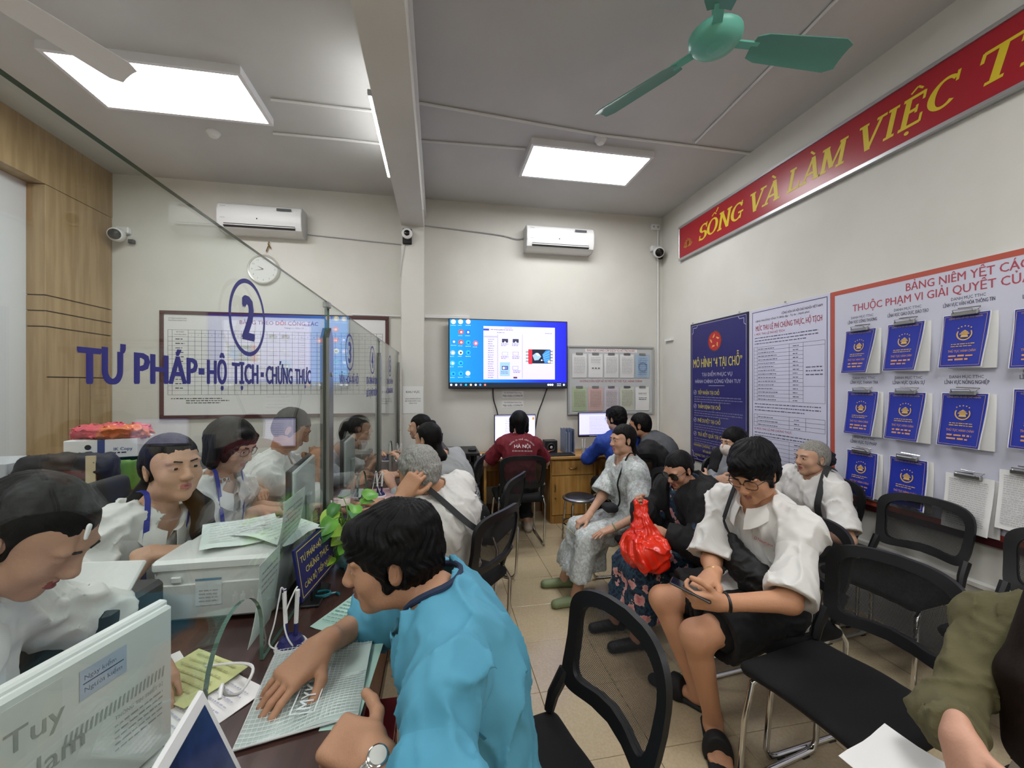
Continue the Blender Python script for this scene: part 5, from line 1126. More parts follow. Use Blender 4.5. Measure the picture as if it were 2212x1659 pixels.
for k in (-1, 1): B().tube([(k*.01, 0, .02), (k*.018, .005, .17)], .005, 6).build('pen', M_WHITE, pc)
kb = empty('keyboard', (1.33, 4.45, .76), 0, 'black keyboard on the wooden desk', 'keyboard'); B().bb((-.2, -.07, 0), (.2, .07, .018), bev=.004).build('base', M_BLACK, kb)
for j in range(4):
    for k in range(12): B().bb((-.185+k*.031, -.055+j*.029, .018), (-.158+k*.031, -.03+j*.029, .024)).build('key', mat('key_black', '242426', .5), kb)
def sheet(p, w, d, ang, label, m=M_PAPER, lines=0, name='paper_sheet', curl=.004, z2=None, seed=1, cat='paper', ink=None):
    r = empty(name, p, math.radians(ang), label, cat); g = [[(w*(i/6-.5), d*(j/6-.5), .001+curl*(1+math.sin(i*1.1+seed)*math.cos(j*.9))) for j in range(7)] for i in range(7)]
    B().sheet(g, .0012).build('sheet', m, r, True)
    if lines:
        P = Print((-w/2, -d/2, .0025+2*curl), (1, 0, 0), (0, 1, 0), .0003); P.bars(w*.1, d*.88, w*.9, lines, d*.8/lines, d*.2/lines, ink or mat('print_pale', ''), seed); P.build('print', r)
    return r
sheet((.60, 4.52, .76), .21, .29, 8, 'white paper lying left of the woman in dark red', curl=.002)
sheet((1.22, 4.56, .786), .16, .10, 20, 'crumpled colourful wrapper on the keyboard', mat('wrapper', 'c8c0b0', .4, col2='a04040', scale=30), curl=.012)
sheet((2.55, 4.5, .76), .3, .25, -10, 'loose white sheets at the right end of the back desk')
def stool(x, y, label):
    r = empty('round_stool', (x, y, 0), 0, label, 'stool'); B().lathe([(.0, .43), (.15, .43), (.165, .442), (.165, .452), (.15, .462), (0, .466)], n=28).build('seat', M_STEEL, r, True); B().lathe([(.14, .463), (.13, .471), (0, .473)], n=28).build('seat_pad', M_BLACK, r, True)
    for k in range(4): a = math.radians(45+90*k); B().tube([(.1*math.cos(a), .1*math.sin(a), .43), (.15*math.cos(a), .15*math.sin(a), .40), (.19*math.cos(a), .19*math.sin(a), .0)], .010, 8).build('leg', M_CHROME, r, True)
    B().tube([(.155*math.cos(2*math.pi*k/24), .155*math.sin(2*math.pi*k/24), .2) for k in range(24)], .007, 6, closed=True).build('foot_ring', M_CHROME, r, True)
stool(1.38, 3.84, 'round steel stool with black top beside the wooden cabinet')

# small boxes low on the right wall, beside the blue poster
for px, py, l in ((1545, 1030, 'white cable box low on the wall beside the blue poster, upper one'), (1566, 1056, 'white cable box low on the wall beside the blue poster, lower one')):
    yy, zz = onr(px, py); bx_ = empty('cable_box', (RW-.04, yy, zz), 0, l, 'socket'); B().bb((-.04, -.07, -.045), (.04, .07, .045), bev=.008).build('box', M_WHITE, bx_); B().bb((-.042, -.04, -.02), (-.04, .04, .02)).build('cover', M_GREY, bx_)
# ---------------------------------------------------------------- the counter and its glass screen
CTZ = .81
ct = empty('service_counter', (-.5, 2.5, 0), 0, 'long dark brown service counter under the glass screen', 'counter')
B().bb((-.45, -2.35, CTZ-.03), (.33, 2.13, CTZ), bev=.004).build('counter_top', M_COUNTER, ct)
for k in range(4): B().bb((.20, -2.33+k*1.115, .02), (.225, -1.225+k*1.115, CTZ-.03), bev=.002).build('front_panel', M_CWOOD, ct)
B().bb((.185, -2.33, 0), (.23, 2.12, .07)).build('kick_board', M_COUNTER, ct)
for y in (-2.3, -.75, .7, 2.08): B().bb((-.42, y-.015, 0), (.19, y+.015, CTZ-.03)).build('side_panel', M_CWOOD, ct)
def gx(y): return -.485+(y-.5)*.0143
GTOP = CZ+.352; M_GLASS = glassmat('screen_glass', (.955, .985, .972), .01, .04); M_GEDGE = mat('glass_edge', '4a675b', .1, spec=.8); M_NAVYS = mat('sticker_navy', '26267c', .5)
gang = math.atan(.0143)
def gpanel(y0, y1, notch, label):
    r = empty('glass_screen', (gx(y0), y0, CTZ), -gang, label, 'glass screen', 'glass counter screens'); L = (y1-y0)/math.cos(gang); Hh = GTOP-CTZ; c = notch-y0; hw = .135
    arch = [(c-hw, .002), (c-hw, .09)]+[(c-hw*math.cos(math.pi*k/14), .09+hw*math.sin(math.pi*k/14)) for k in range(1, 14)]+[(c+hw, .09), (c+hw, .002)]
    poly = [(0, .002)]+arch+[(L, .002), (L, Hh), (0, Hh)]
    b = B(); n = len(poly); vs = [(-.005, y, z) for y, z in poly]+[(.005, y, z) for y, z in poly]
    b.add(vs, [tuple(range(n))[::-1], tuple(range(n, 2*n))], 0); b.add(vs, [(i, (i+1) % n, n+(i+1) % n, n+i) for i in range(n)], 1); b.build('pane', [M_GLASS, M_GEDGE], r)
    return r
g1 = gpanel(.05, 1.845, 1.09, 'near glass counter screen lettered with number 2'); g2 = gpanel(1.88, 3.25, 2.63, 'middle glass counter screen with numbers 3 and 4'); g3 = gpanel(3.29, 4.63, 3.98, 'far glass counter screen with number 5')
def gprint(r, y0): P = Print((.0055, -y0, -CTZ), (0, 1, 0), (0, 0, 1), .0004); return P
P = gprint(g1, .05)
ya = .632; yb = 1.615
gw = lambda a, b: None
for t, a, b in (('TƯ', 155, 262), ('PHÁP', 280, 420), ('-', 422, 435), ('HỘ', 440, 484), ('TỊCH', 495, 553), ('-', 558, 565), ('CHỨNG', 569, 628), ('THỰC', 633, 668)):
    def yy(x):
        d = ray(x, 800); k = d.x/d.y; return (-.485-.00715)/(k-.0143)
    y0, y1 = yy(a), yy(b); Q = gprint(g1, .05)
    if t == '-': Q.rect(y0, 1.589, y1, 1.602, M_NAVYS)
    else: Q.text(y0, 1.571, .050, t, M_NAVYS, 'l', w=y1-y0, bold=.05)
    Q.build('lettering', g1, kind=None)
Q = gprint(g1, .05); Q.ring(1.135, 1.737, .086, .097, M_NAVYS, 48); Q.build('number_ring', g1, kind=None); Q = gprint(g1, .05); Q.text(1.135, 1.683, .108, '2', M_NAVYS, 'c', w=.07, bold=.06); Q.build('numeral', g1, kind=None)
for r, y0, y, n, ls in ((g2, 1.88, 2.27, '3', ['VĂN HÓA-XÃ HỘI']), (g2, 1.88, 2.97, '4', ['ĐỊA CHÍNH-XÂY DỰNG', 'ĐÔ THỊ-MÔI TRƯỜNG']), (g3, 3.29, 3.92, '5', ['TÀI CHÍNH', 'KẾ TOÁN-THỐNG KÊ'])):
    Q = gprint(r, y0); Q.ring(y, 1.737, .086, .097, M_NAVYS, 40); Q.build('number_ring', r, kind=None); Q = gprint(r, y0); Q.text(y, 1.683, .108, n, M_NAVYS, 'c', w=.07, bold=.06); Q.build('numeral', r, kind=None)
    for k, t in enumerate(ls): Q = gprint(r, y0); Q.text(y, 1.571-k*.085, .045, t, M_NAVYS, 'c', w=.44, bold=.03); Q.build('lettering', r, kind=None)
def post(y, label):
    r = empty('glass_post', (gx(y), y, CTZ), -gang, label, 'post', 'steel glass posts')
    for s in (-1, 1): B().prism([(-.034, 0), (.034, 0), (.034, .955), (0, 1.0), (-.034, .955)], s*.012-.006, s*.012+.006, (0, 1, 0), (0, 0, 1)).build('side_plate', mat('post_steel', '8f918e', .3, .9), r)
    B().bb((-.006, -.008, 0), (.006, .008, .95)).build('spacer', M_BLACK, r); B().bb((-.04, -.05, 0), (.04, .05, .012), bev=.003).build('foot_plate', M_STEEL, r)
    B().bb((-.014, -.018, 1.085), (.014, .018, 1.112), bev=.004).build('top_clip', M_GREY, r)
    for z in (.25, .8): B().lathe([(.009, 0), (.009, .004), (0, .006)], (.018, 0, z), 10, Matrix.Rotation(math.pi/2, 3, 'Y')).build('bolt', M_CHROME, r)
post(1.8625, 'steel post between the near and the middle glass screen'); post(3.27, 'steel post between the middle and the far glass screen'); post(4.64, 'steel post at the column end of the glass screen')
# ---------------------------------------------------------------- on the customer side of the counter
def tilted(fwd, up): f = Vector(fwd).normalized(); u = Vector(up); u = (u-f*u.dot(f)).normalized(); r = u.cross(f).normalized(); return Matrix((r, u, f)).transposed()       # columns: across, up, out of the face
tb = empty('tablet', (-.355, .715, CTZ), 0, 'white tablet with dark blue screen leaning on the counter by the glass', 'tablet'); Rt = tilted((.95, .10, .36), (-.3, -.05, 1)); cc = Vector((0, 0, .112))
B().box(cc, (.090, .122, .005), Rt, bev=.004).build('casing', M_WHITE, tb); B().box(cc+Rt@Vector((0, 0, .0054)), (.074, .100, .0006), Rt).build('screen', mat('tablet_screen', '1a2340', .15, col2='2c3a66', scale=6, emit=.12), tb); B().lathe([(.004, 0), (.004, .001), (0, .001)], cc+Rt@Vector((0, -.112, .005)), 10, Rt).build('camera_dot', M_BLACK, tb)
B().box(Vector((-.05, 0, .055)), (.004, .05, .058), Matrix.Rotation(-.35, 3, 'Y')).build('stand', M_WHITE, tb)
cord('charging_cable', [(-.375, .795, 1.018), (-.383, .82, 1.025), (-.395, .86, .98), (-.42, .98, .90), (-.445, 1.10, .87), (-.50, 1.16, .85), (-.60, 1.20, .828)], .0035, M_WHITE, 'white cable from the tablet through the arch in the glass')
ps = empty('pen_stand', (-.415, 1.27, CTZ), 0, 'white and navy pen stand with two corded pens', 'pen stand'); MNP = mat('pen_navy', '22225e', .35)
B().lathe([(.042, 0), (.044, .008), (.04, .014)], n=24).build('base', M_WHITE, ps, True); B().lathe([(.036, .014), (.028, .03), (.012, .036), (0, .036)], n=24).build('dome', MNP, ps, True)
for k, (a, b) in enumerate((((-.012, 0, .03), (-.022, .012, .165)), ((.012, 0, .03), (.018, .0, .165)))):
    pn = B().tube([a, tuple(Vector(a).lerp(Vector(b), .3))], .006, 8, 1).tube([tuple(Vector(a).lerp(Vector(b), .3)), b], .006, 8).build('pen', [M_WHITE, MNP], ps, True); B().tube([tuple(Vector(b)-Vector((0, 0, .02))), b], .0065, 8).build('pen_cap', MNP if k == 0 else M_WHITE, pn)
B().tube(cr([(-.03, -.02, .01), (-.05, -.02, .03), (-.04, -.01, .08), (-.03, .0, .15), (-.025, .0, .175), (-.02, .01, .16)]), .0022, 6).tube(cr([(.02, -.025, .01), (-.0, -.03, .05), (-.01, -.02, .1), (.01, -.01, .16), (.018, 0, .175)]), .0022, 6).build('pen_cord', M_WHITE, ps, True)
# clear zip folder with a white grid
zf = empty('document_folder', (-.312, 1.10, CTZ), 0, 'clear plastic document folder with white grid under the man\'s hands', 'folder'); c4 = [Vector(v) for v in ((-.135, .185, 0), (.125, .165, 0), (.135, -.125, 0), (-.10, -.175, 0))]
def fq(u, v, z=0): p = c4[0].lerp(c4[1], u).lerp(c4[3].lerp(c4[2], u), v); return Vector((p.x, p.y, z))
B().sheet([[fq(u/8, v/8, .004+.006*math.sin(u*.9)*math.sin(v*.7)+.004) for v in range(9)] for u in range(9)], .001).build('inner_sheet', mat('folder_paper', 'c3d2cb', .6), zf, True)
B().sheet([[fq(u/8, v/8, .014+.010*math.sin(u*.7+.3)*math.sin(v*.6)) for v in range(9)] for u in range(9)]).build('film', glassmat('clear_film', (.96, .97, .97), .12, .08), zf, True)
b = B(); hz = lambda u, v: .0146+.010*math.sin(u*8*.7+.3)*math.sin(v*8*.6)
for k in range(25): b.tube([fq(k/24, v/10, hz(k/24, v/10)) for v in range(11)], .0006, 3)
for k in range(31): b.tube([fq(u/10, k/30, hz(u/10, k/30)) for u in range(11)], .0006, 3)
tag(b.build('grid', mat('grid_white', 'e8ecea', .5), zf), kind='stuff'); B().tube([fq(0, 0, .008), fq(0, 1, .008), fq(1, 1, .008)], .003, 6).build('zip_edge', mat('zip_white', 'dcdedc', .4), zf, True)
P = Print((0, 0, .027), (0, 1, 0), (-1, 0, 0), .0004); P.o = Vector((.03, -.05, .027)); P.text(0, 0, .03, 'MYKID', mat('print_silver', 'd4dada', .4), 'c', bold=.01); P.frame(-.075, -.012, .075, .042, .003, mat('print_silver', '')); P.build('logo', zf)
sheet((-.275, 1.42, CTZ), .15, .21, -28, 'mint green printed slip beside the folder', mat('paper_mint', 'b9dccf', .7), 9, curl=.003, seed=3, ink=mat('print_teal', '6a9a90', .7)); sheet((-.205, 1.10, CTZ), .08, .30, -4, 'mint green sheet sticking out under the clear folder', mat('paper_mint', ''), 0, curl=.0)
tr = empty('key_ring', (-.405, 1.555, CTZ), 0, 'teal coil key ring on the counter by the glass', 'key ring'); MTL = mat('teal_plastic', '2a7f88', .3)
B().tube([(.028*math.cos(a), .02*math.sin(a), .008+.002*k) for k in range(3) for a in [2*math.pi*j/12 for j in range(12)]], .004, 6).build('coil', MTL, tr, True); B().tube([(.028, 0, .008), (.045, .01, .006), (.06, -.005, .006)], .004, 6).build('tail', MTL, tr, True)
# name plate
npl = empty('name_plate', (-.425, 1.56, CTZ), 0, 'navy desk sign with gold lettering facing the customers beside the glass', 'sign'); Rn = tilted((.98, -.12, .15), (0, 0, 1)); c_ = Vector((0, 0, .14))
B().box(c_, (.15, .085, .004), Rn).build('plate', mat('sign_navy', '1b1d5c', .35), npl); B().bb((-.03, -.08, 0), (.03, .08, .01), bev=.003).build('base', M_BLACK, npl); B().bb((-.006, -.05, .01), (.002, .05, .1)).build('support', M_BLACK, npl)
P = Print(c_+Rn@Vector((0, 0, .004)), Rn@Vector((1, 0, 0)), Rn@Vector((0, 1, 0)), .0006); P.frame(-.14, -.077, .14, .077, .003, M_GOLD); P.text(0, .03, .02, 'TƯ PHÁP-HỘ TỊCH', M_GOLD, 'c', bold=.012); P.text(0, -.012, .02, 'CHỨNG THỰC', M_GOLD, 'c', bold=.012); P.text(0, -.055, .018, 'CÁN BỘ TIẾP NHẬN', M_GOLD, 'c', bold=.012); P.build('print', npl)
# taped papers on the inside of the glass
def taped(y, z, w, h, label, curl, lines, m=M_PAPER, side=-1):
    r = empty('taped_paper', (gx(y)+side*.012, y, z), 0, label, 'paper'); g = [[Vector((side*curl*(1-k/6)**2, w*(i/4-.5), h*k/6)) for k in range(7)] for i in range(5)]; B().sheet(g, .001).build('sheet', m, r, True)
    P = Print((.001, -w/2, 0), (0, 1, 0), (0, 0, 1), .0004); P.bars(w*.12, h*.85, w*.88, lines, h*.08, h*.028, mat('print_pale', ''), lines)
    P.b.v = [(v[0]+side*curl*(1-v[2]/h)**2, v[1], v[2]) for v in P.b.v]; P.build('print', r)
taped(1.52, .95, .21, .24, 'curling printed sheet taped to the glass beside the navy sign', .06, 8, mat('paper_cool', 'd5e2dc', .7)); taped(1.315, .835, .15, .23, 'small curled sheet taped to the glass by the arch', .03, 4, mat('paper_cool', ''))
# pothos in a glass vase
pl = empty('potted_plant', (-.365, 1.80, CTZ), 0, 'green pothos plant in a glass vase on the counter by the post', 'plant'); rp = random.Random(7)
B().lathe([(.04, 0), (.052, .02), (.055, .08), (.045, .13), (.048, .14), (.042, .13), (.05, .08), (.045, .012), (0, .008)], n=22).build('vase', glassmat('vase_glass', (.85, .93, .9), .03, .06), pl, True)
MLF = [mat('leaf_green', '4d8f2f', .4, col2='6cab3a', scale=14), mat('leaf_lime', '8fbf3c', .4, col2='a9cf52', scale=12), mat('leaf_dark', '2f6a2a', .4, col2='447f34', scale=14)]; MST = mat('stem_green', '6f9a4a', .5)
for k in range(46):
    a = rp.uniform(0, 6.28); rr = rp.uniform(.03, .17)*(1.15 if math.sin(a) > -.3 else 1); top = Vector((max(rr*math.cos(a)*.75+.02, -.045), rr*math.sin(a)*1.15+.01, rp.uniform(.12, .30)-rr*.3)); base = Vector((rp.uniform(-.02, .02), rp.uniform(-.02, .02), .10))
    md = base.lerp(top, .55)+Vector((0, 0, .05)); s = rp.uniform(.032, .052); out = Vector((max(math.cos(a), -.25), math.sin(a), rp.uniform(-.5, .2))).normalized(); upv = Vector((rp.uniform(-.4, .4)+.35, rp.uniform(-.4, .4)-.35, 1)); sd = out.cross(upv).normalized(); nn = sd.cross(out).normalized()
    g = []
    for i in range(7):
        t = i/6; w = s*.78*math.sin(math.pi*min(1, .16+.84*t))**.7*(1-.25*t) if t < 1 else .0005
        g.append([top+out*s*1.7*t-nn*s*.45*t*t+sd*w*q+nn*abs(q)*w*.28 for q in (-1, -.5, 0, .5, 1)])
    lf = B().sheet(g, .0008).build('leaf', MLF[k % 3 if k % 5 else 1], pl, True)
    B().tube([base, md, top+out*s*.1], .0022, 5).build('stem', MST, lf, True)
B().lathe([(.0, .085), (.047, .085), (.05, .03), (.04, .012), (0, .012)], n=18).build('water', glassmat('vase_water', (.9, .95, .9), .02, .03), pl, True)
# papers of the customers further along
sheet((-.32, 2.28, CTZ), .24, .30, 20, 'brown envelope lying on the counter beyond the plant', mat('kraft', '9a7a54', .8), curl=.006); sheet((-.26, 2.62, CTZ), .21, .28, -12, 'cream paper in front of the grey-haired man', mat('paper_cream', 'd8cda4', .75), curl=.008); sheet((-.33, 2.95, CTZ), .2, .28, 14, 'pink printed form on the counter', mat('paper_pink', 'd6a6a8', .75), 6, curl=.002); sheet((-.24, 2.25, .8125), .3, .22, -30, 'white printed sheets at the grey-haired man\'s elbow', M_PAPER, 6, curl=.002, seed=5)
for y, l in ((2.86, 'navy and white pen stand at the middle counter window'), (4.15, 'navy and white pen stand at the far counter window')):
    c = copytree(ps); c.location = (gx(y)+.07, y, CTZ); tag(c, l, 'pen stand')
rb = empty('red_basket', (-.12, 1.02, .42), 0, 'red plastic lattice basket under the counter edge', 'basket'); MRB = mat('basket_red', 'a81e22', .4); b = B()
for k in range(9): b.bb((.0, -.16+k*.04, 0), (.008, -.152+k*.04, .26))
for k in range(7): b.bb((.0, -.16, k*.042), (.008, .168, k*.042+.008))
b.bb((-.09, -.16, 0), (.008, .168, .006)); b.bb((-.09, -.16, .25), (.012, .172, .265)); tag(b.build('lattice', MRB, rb), kind='stuff'); B().bb((-.115, -.01, .20), (-.085, .02, .265)).build('hook', MRB, rb)
# ---------------------------------------------------------------- on the officers' side
def backmonitor(c, w, h, ang, tilt, m, label, bezel=M_BLACK, z=CTZ):              # seen from behind, screen towards -x
    r = empty('monitor', (c[0], c[1], z), math.radians(ang), label, 'monitor'); zc_ = c[2]-z
    B().bb((-.02, -w/2, zc_-h/2), (.0, w/2, zc_+h/2), bev=.004).build('screen_bezel', bezel, r); B().bb((.0, -w/2+.006, zc_-h/2+.006), (.018, w/2-.006, zc_+h/2-.006), bev=.006).build('back_shell', m, r)
    B().bb((-.0212, -w/2+.01, zc_-h/2+.012), (-.02, w/2-.01, zc_+h/2-.01)).build('screen', em('c8d0e8', .6), r)
    B().bb((.018, -.03, .01), (.04, .03, zc_), bev=.005).build('neck', m, r); B().bb((-.06, -.11, 0), (.09, .11, .012), bev=.004).build('base', m, r); return r
mw = backmonitor((-.635, .73, .968), .52, .296, -17, 0, mat('monitor_white', 'dfe1de', .35), 'white monitor seen from behind at the near end of the counter', M_WHITE)
P = Print((.0186, -.26, .0), (0, 1, 0), (0, 0, 1), .0006); MGY = mat('print_midgrey', 'a0a6a2', .6)
for k in range(26): P.poly([(.30+k*.0075, .165), (.303+k*.0075, .165), (.306+k*.0075, .185), (.303+k*.0075, .185)], MGY)
P.rect(.345, .225, .42, .275, mat('sticker_blue', 'b8c4d8', .6)); P.line([(.35, .25), (.415, .25)], .002, mat('sticker_ink', '3a4a8a', .6)); P.text(.352, .256, .008, 'Ngày kiểm', mat('sticker_ink', ''), w=.05); P.text(.352, .235, .008, 'Người kiểm', mat('sticker_ink', ''), w=.06)
P.text(.40, .148, .007, 'THÔNG TIN THIẾT BỊ', MGY, w=.09); P.bars(.40, .135, .49, 5, .011, .0035, MGY, 4); P.rect(.20, .06, .34, .062, MGY); P.build('print', mw)
tp_ = B().bb((.0188, -.20, .07), (.0205, .06, .285)).build('taped_card', mat('card_white', 'd9dbd6', .5), mw); P = Print((.0206, -.19, 0), (0, 1, 0), (0, 0, 1), .0006); P.text(.075, .215, .034, 'Vĩnh Tuy', mat('print_silvergrey', 'a4a7a2', .4), bold=.008); P.text(.09, .150, .034, 'Việt Nam', mat('print_silvergrey', ''), bold=.008); P.build('print', mw)
backmonitor((-.62, 2.05, 1.06), .46, .30, 6, 0, mat('monitor_grey', 'b9c4c0', .4), 'grey monitor seen from behind beside the steel post'); backmonitor((-.60, 2.95, 1.06), .46, .30, 4, 0, mat('monitor_grey', ''), 'grey monitor seen from behind at the middle counter')
# laser printer
pr_ = empty('laser_printer', (-.70, 1.62, CTZ), 0, 'white laser printer behind the glass with sheets on top', 'printer'); MPW = mat('printer_white', 'dadcd8', .4)
f = Field(); f.box((0, 0, .105), (.175, .17, .098), .018, k=0); f.box((0, .02, .225), (.10, .10, .03), .02, k=0, op=-1); soft('body', [f.mesh(.01, sm=1)], [MPW], pr_, (0, 0, 0))
B().bb((-.178, -.174, .165), (.178, .02, .205), bev=.01).build('top_cover', mat('printer_lid', 'e2e4e0', .35), pr_); B().box((.02, -.04, .207), (.09, .03, .002), Matrix.Rotation(.3, 3, 'Z')).build('control_panel', M_BLACK, pr_); B().bb((-.165, -.176, .02), (.165, -.168, .13), bev=.003).build('paper_tray', mat('tray_white', 'cfd2ce', .45), pr_); B().bb((-.12, -.178, .135), (-.09, -.17, .155), bev=.003).build('button', MPW, pr_); B().bb((-.178, -.15, .02), (-.176, -.14, .16)).build('side_slot', M_BLACK, pr_)
P = Print((-.05, -.1765, .06), (1, 0, 0), (0, 0, 1), .0006); P.rect(0, 0, .075, .085, mat('label_white', 'd8e0e0', .5)); P.lay = 2; P.rect(0, .078, .075, .085, mat('label_blue', '5a8aa8', .5)); P.bars(.01, .045, .065, 4, .011, .004, mat('print_pale', ''), 3); P.build('sticker', pr_)
sheet((-.71, 1.66, 1.022), .24, .30, 25, 'white sheet curling over the top of the laser printer', mat('paper_cool', ''), 8, curl=.006); sheet((-.57, 1.63, 1.024), .2, .27, 60, 'printed sheet sliding off the printer towards the glass', mat('paper_cool', ''), 8, curl=.01, seed=4)
sc_ = empty('document_scanner', (-.955, 1.33, CTZ), math.radians(-6), 'black document scanner with a raised white tray beside the near officer', 'scanner'); B().bb((-.13, -.10, 0), (.13, .10, .17), bev=.012).build('body', M_BLACK, sc_); B().box((-.02, .02, .205), (.13, .006, .05), Matrix.Rotation(-.75, 3, 'X'), bev=.004).build('tray', MPW, sc_); B().bb((-.11, -.102, .03), (.11, -.099, .1)).build('front_flap', M_DARK, sc_)
fp = Field(); fp.box((0, 0, .03), (.11, .06, .028), .024, k=0); po = soft('pencil_pouch', [fp.mesh(.009, folds(.006, 22, 3))], [multi('pouch_floral', [(0, '23211f'), (.5, '3a3530'), (.56, '6a5a50'), (.62, '28302c')], 40)], None, (0, 0, 0)); po.location = (-.80, 1.02, CTZ+.012); po.rotation_euler = (0, 0, .5); tag(po, 'dark floral pencil pouch on the near officer\'s desk', 'pouch')
sheet((-.76, 1.13, CTZ), .21, .29, -50, 'white printed form in front of the near officer', M_PAPER, 7, curl=.003); sheet((-.615, 1.17, CTZ+.012), .20, .15, -32, 'yellow green certificate lying behind the arch', mat('paper_lime', 'd3d99a', .7, col2='c4c98a', scale=12), 6, curl=.002, ink=mat('print_olive', 'b4b67c', .7)); sheet((-.585, 1.05, CTZ), .21, .29, -38, 'stack of handwritten white forms behind the arch', M_PAPER, 14, curl=.003, seed=8, ink=mat('print_blueink', 'b0b4c2', .7)); sheet((-.80, 1.95, CTZ), .22, .30, 80, 'white papers in front of the officer with the wavy ponytail', M_PAPER, 0, curl=.004); sheet((-.77, 2.42, CTZ), .22, .30, 70, 'white papers in front of the bespectacled officer', M_PAPER, 6, curl=.004); sheet((-.70, 2.75, CTZ), .22, .30, 100, 'white papers under the hands of the male officer', M_PAPER, 5, curl=.004)
for y, l in ((1.98, 'black keyboard of the officer with the wavy ponytail'), (2.5, 'black keyboard of the bespectacled officer')):
    c = copytree(kb); c.location = (-.68, y, CTZ); c.rotation_euler = (0, 0, math.pi/2); c.scale = (.8, .8, 1); tag(c, l, 'keyboard')
tag(B().bb((-.006, -.006, 0), (.006, .006, .012), bev=.002).build('status_light', mat('glow_green', '40ff80', .4, emit=3), org=(0, 0, 0)), 'tiny green indicator light at the foot of the grey monitor', 'light').location = (-.60, 1.80, CTZ+.06)
# office chairs behind the counter
def office_chair(x, y, ang, label, m, top=1.08):
    r = empty('office_chair', (x, y, 0), math.radians(ang), label, 'chair', 'office chairs behind the counter')
    f = Field(); f.box((.0, 0, .48), (.23, .23, .04), .035, k=0); soft('seat', [f.mesh(.016)], [m], r, (0, 0, 0)); f = Field()
    f.box((-.27, 0, (top+.55)/2), (.035, .22, (top-.55)/2), .034, rot((0, 1, 0), -8), k=0); f.ell((.02, 0, .85), (.27, .4, .5), k=.03, op=-1); soft('backrest', [f.mesh(.016)], [m], r, (0, 0, 0))
    B().tube([(0, 0, .44), (0, 0, .1)], .03, 10).build('gas_lift', M_BLACK, r, True)
    for k in range(5): a = 2*math.pi*k/5; B().tube([(0, 0, .1), (.28*math.cos(a), .28*math.sin(a), .06)], [.03, .018], 8).build('base_leg', M_BLACK, r, True); B().lathe([(.0, -.015), (.03, -.012), (.03, .012), (0, .015)], (.28*math.cos(a), .28*math.sin(a), .03), 12, RX).build('castor', M_BLACK, r, True)
    B().box((-.2, 0, .52), (.08, .03, .012)).build('back_bracket', M_BLACK, r); return r
MOC = mat('office_chair_black', '1b1a19', .6); MOG = mat('office_chair_grey', '6d706e', .7)
office_chair(-1.22, .98, 0, 'black office chair of the officer at the left edge', MOC); office_chair(-1.38, 1.66, 0, 'black office chair of the officer with the wavy ponytail', MOC, 1.12); office_chair(-1.33, 2.29, 0, 'dark office chair of the bespectacled officer', MOC, 1.1); office_chair(-1.25, 2.86, 0, 'grey office chair of the male officer', MOG, 1.12); office_chair(-1.22, 3.42, 0, 'grey office chair of the officer behind the second screen', MOG, 1.1)
office_chair(-2.02, 2.12, 30, 'empty dark office chair between the side table and the officers', MOC, 1.12)
# side table with basket, box and bags
st = empty('side_table', (-2.45, 3.62, 0), 0, 'low brown side table by the wood pilaster', 'table'); B().bb((-.5, -.35, .76), (.5, .35, .80), bev=.004).build('table_top', mat('table_brown', '8a5a34', .45), st)
for x in (-.45, .45):
    for y in (-.3, .3): B().bb((x-.025, y-.025, 0), (x+.025, y+.025, .76)).build('leg', mat('table_brown', ''), st)
p = atd(250, 1015, 3.0); gb = empty('green_basket', (p.x, p.y, .80), 0, 'green plastic basket under the paper box', 'basket'); f = Field(); f.box((0, 0, .12), (.19, .15, .12), .03, k=0); f.box((0, 0, .17), (.175, .135, .13), .02, k=0, op=-1); soft('tub', [f.mesh(.012)], [mat('basket_green', '5c8a3a', .35, col2='6e9a46', scale=10)], gb, (0, 0, 0)); B().tube([(-.17, 0, .23), (-.12, 0, .30), (.12, 0, .30), (.17, 0, .23)], .006, 6).build('handle', M_WHITE, gb, True)
bx = empty('paper_box', (p.x-.04, p.y+.02, 1.045), math.radians(12), 'white and blue paper box under the pink bags', 'box'); B().bb((-.2, -.14, 0), (.2, .14, .13), bev=.003).build('carton', M_PAPER, bx); B().bb((-.02, -.142, 0), (.02, .142, .131)).build('blue_band', mat('box_blue', '3c4a7a', .5), bx)
P = Print((-.2, -.1425, 0), (1, 0, 0), (0, 0, 1), .0006); P.text(.27, .05, .022, 'IK Copy', mat('box_blue', ''), bold=.012); P.disc(.13, .08, .018, M_INK); P.bars(.24, .03, .38, 1, .02, .01, M_INK, 2); P.build('print', bx)
fp = Field(); fp.ell((0, 0, .05), (.24, .15, .05), k=.02); fp.ell((.1, -.05, .07), (.14, .1, .035), k=.02); pk = soft('pink_bags', [fp.mesh(.011, folds(.016, 18, 6))], [mat('bag_pink', 'd9606a', .3, col2='e07a4a', scale=5, lo=.55, hi=.6)], None, (0, 0, 0)); pk.location = (p.x-.04, p.y+.02, 1.165); tag(pk, 'bundle of pink and orange plastic bags on the paper box', 'plastic bags')
p = atd(150, 1020, 2.36); bg = empty('black_bag', (p.x, p.y, .90), math.radians(8), 'black and maroon shoulder bag with a beige strap on the side table', 'bag'); st2 = slab
f = Field(); f.box((0, 0, .13), (.22, .08, .13), .05, k=0); soft('bag_body', [f.mesh(.013, folds(.01, 12, 2))], [mat('bag_black', '1c1a1a', .6)], bg, (0, 0, 0)); B().bb((-.21, -.086, .13), (.17, -.078, .18)).build('maroon_band', mat('bag_maroon', '5a2420', .5), bg); B().bb((.12, -.09, .0), (.165, -.082, .26)).build('beige_strap', mat('strap_beige', 'c9b893', .7), bg)
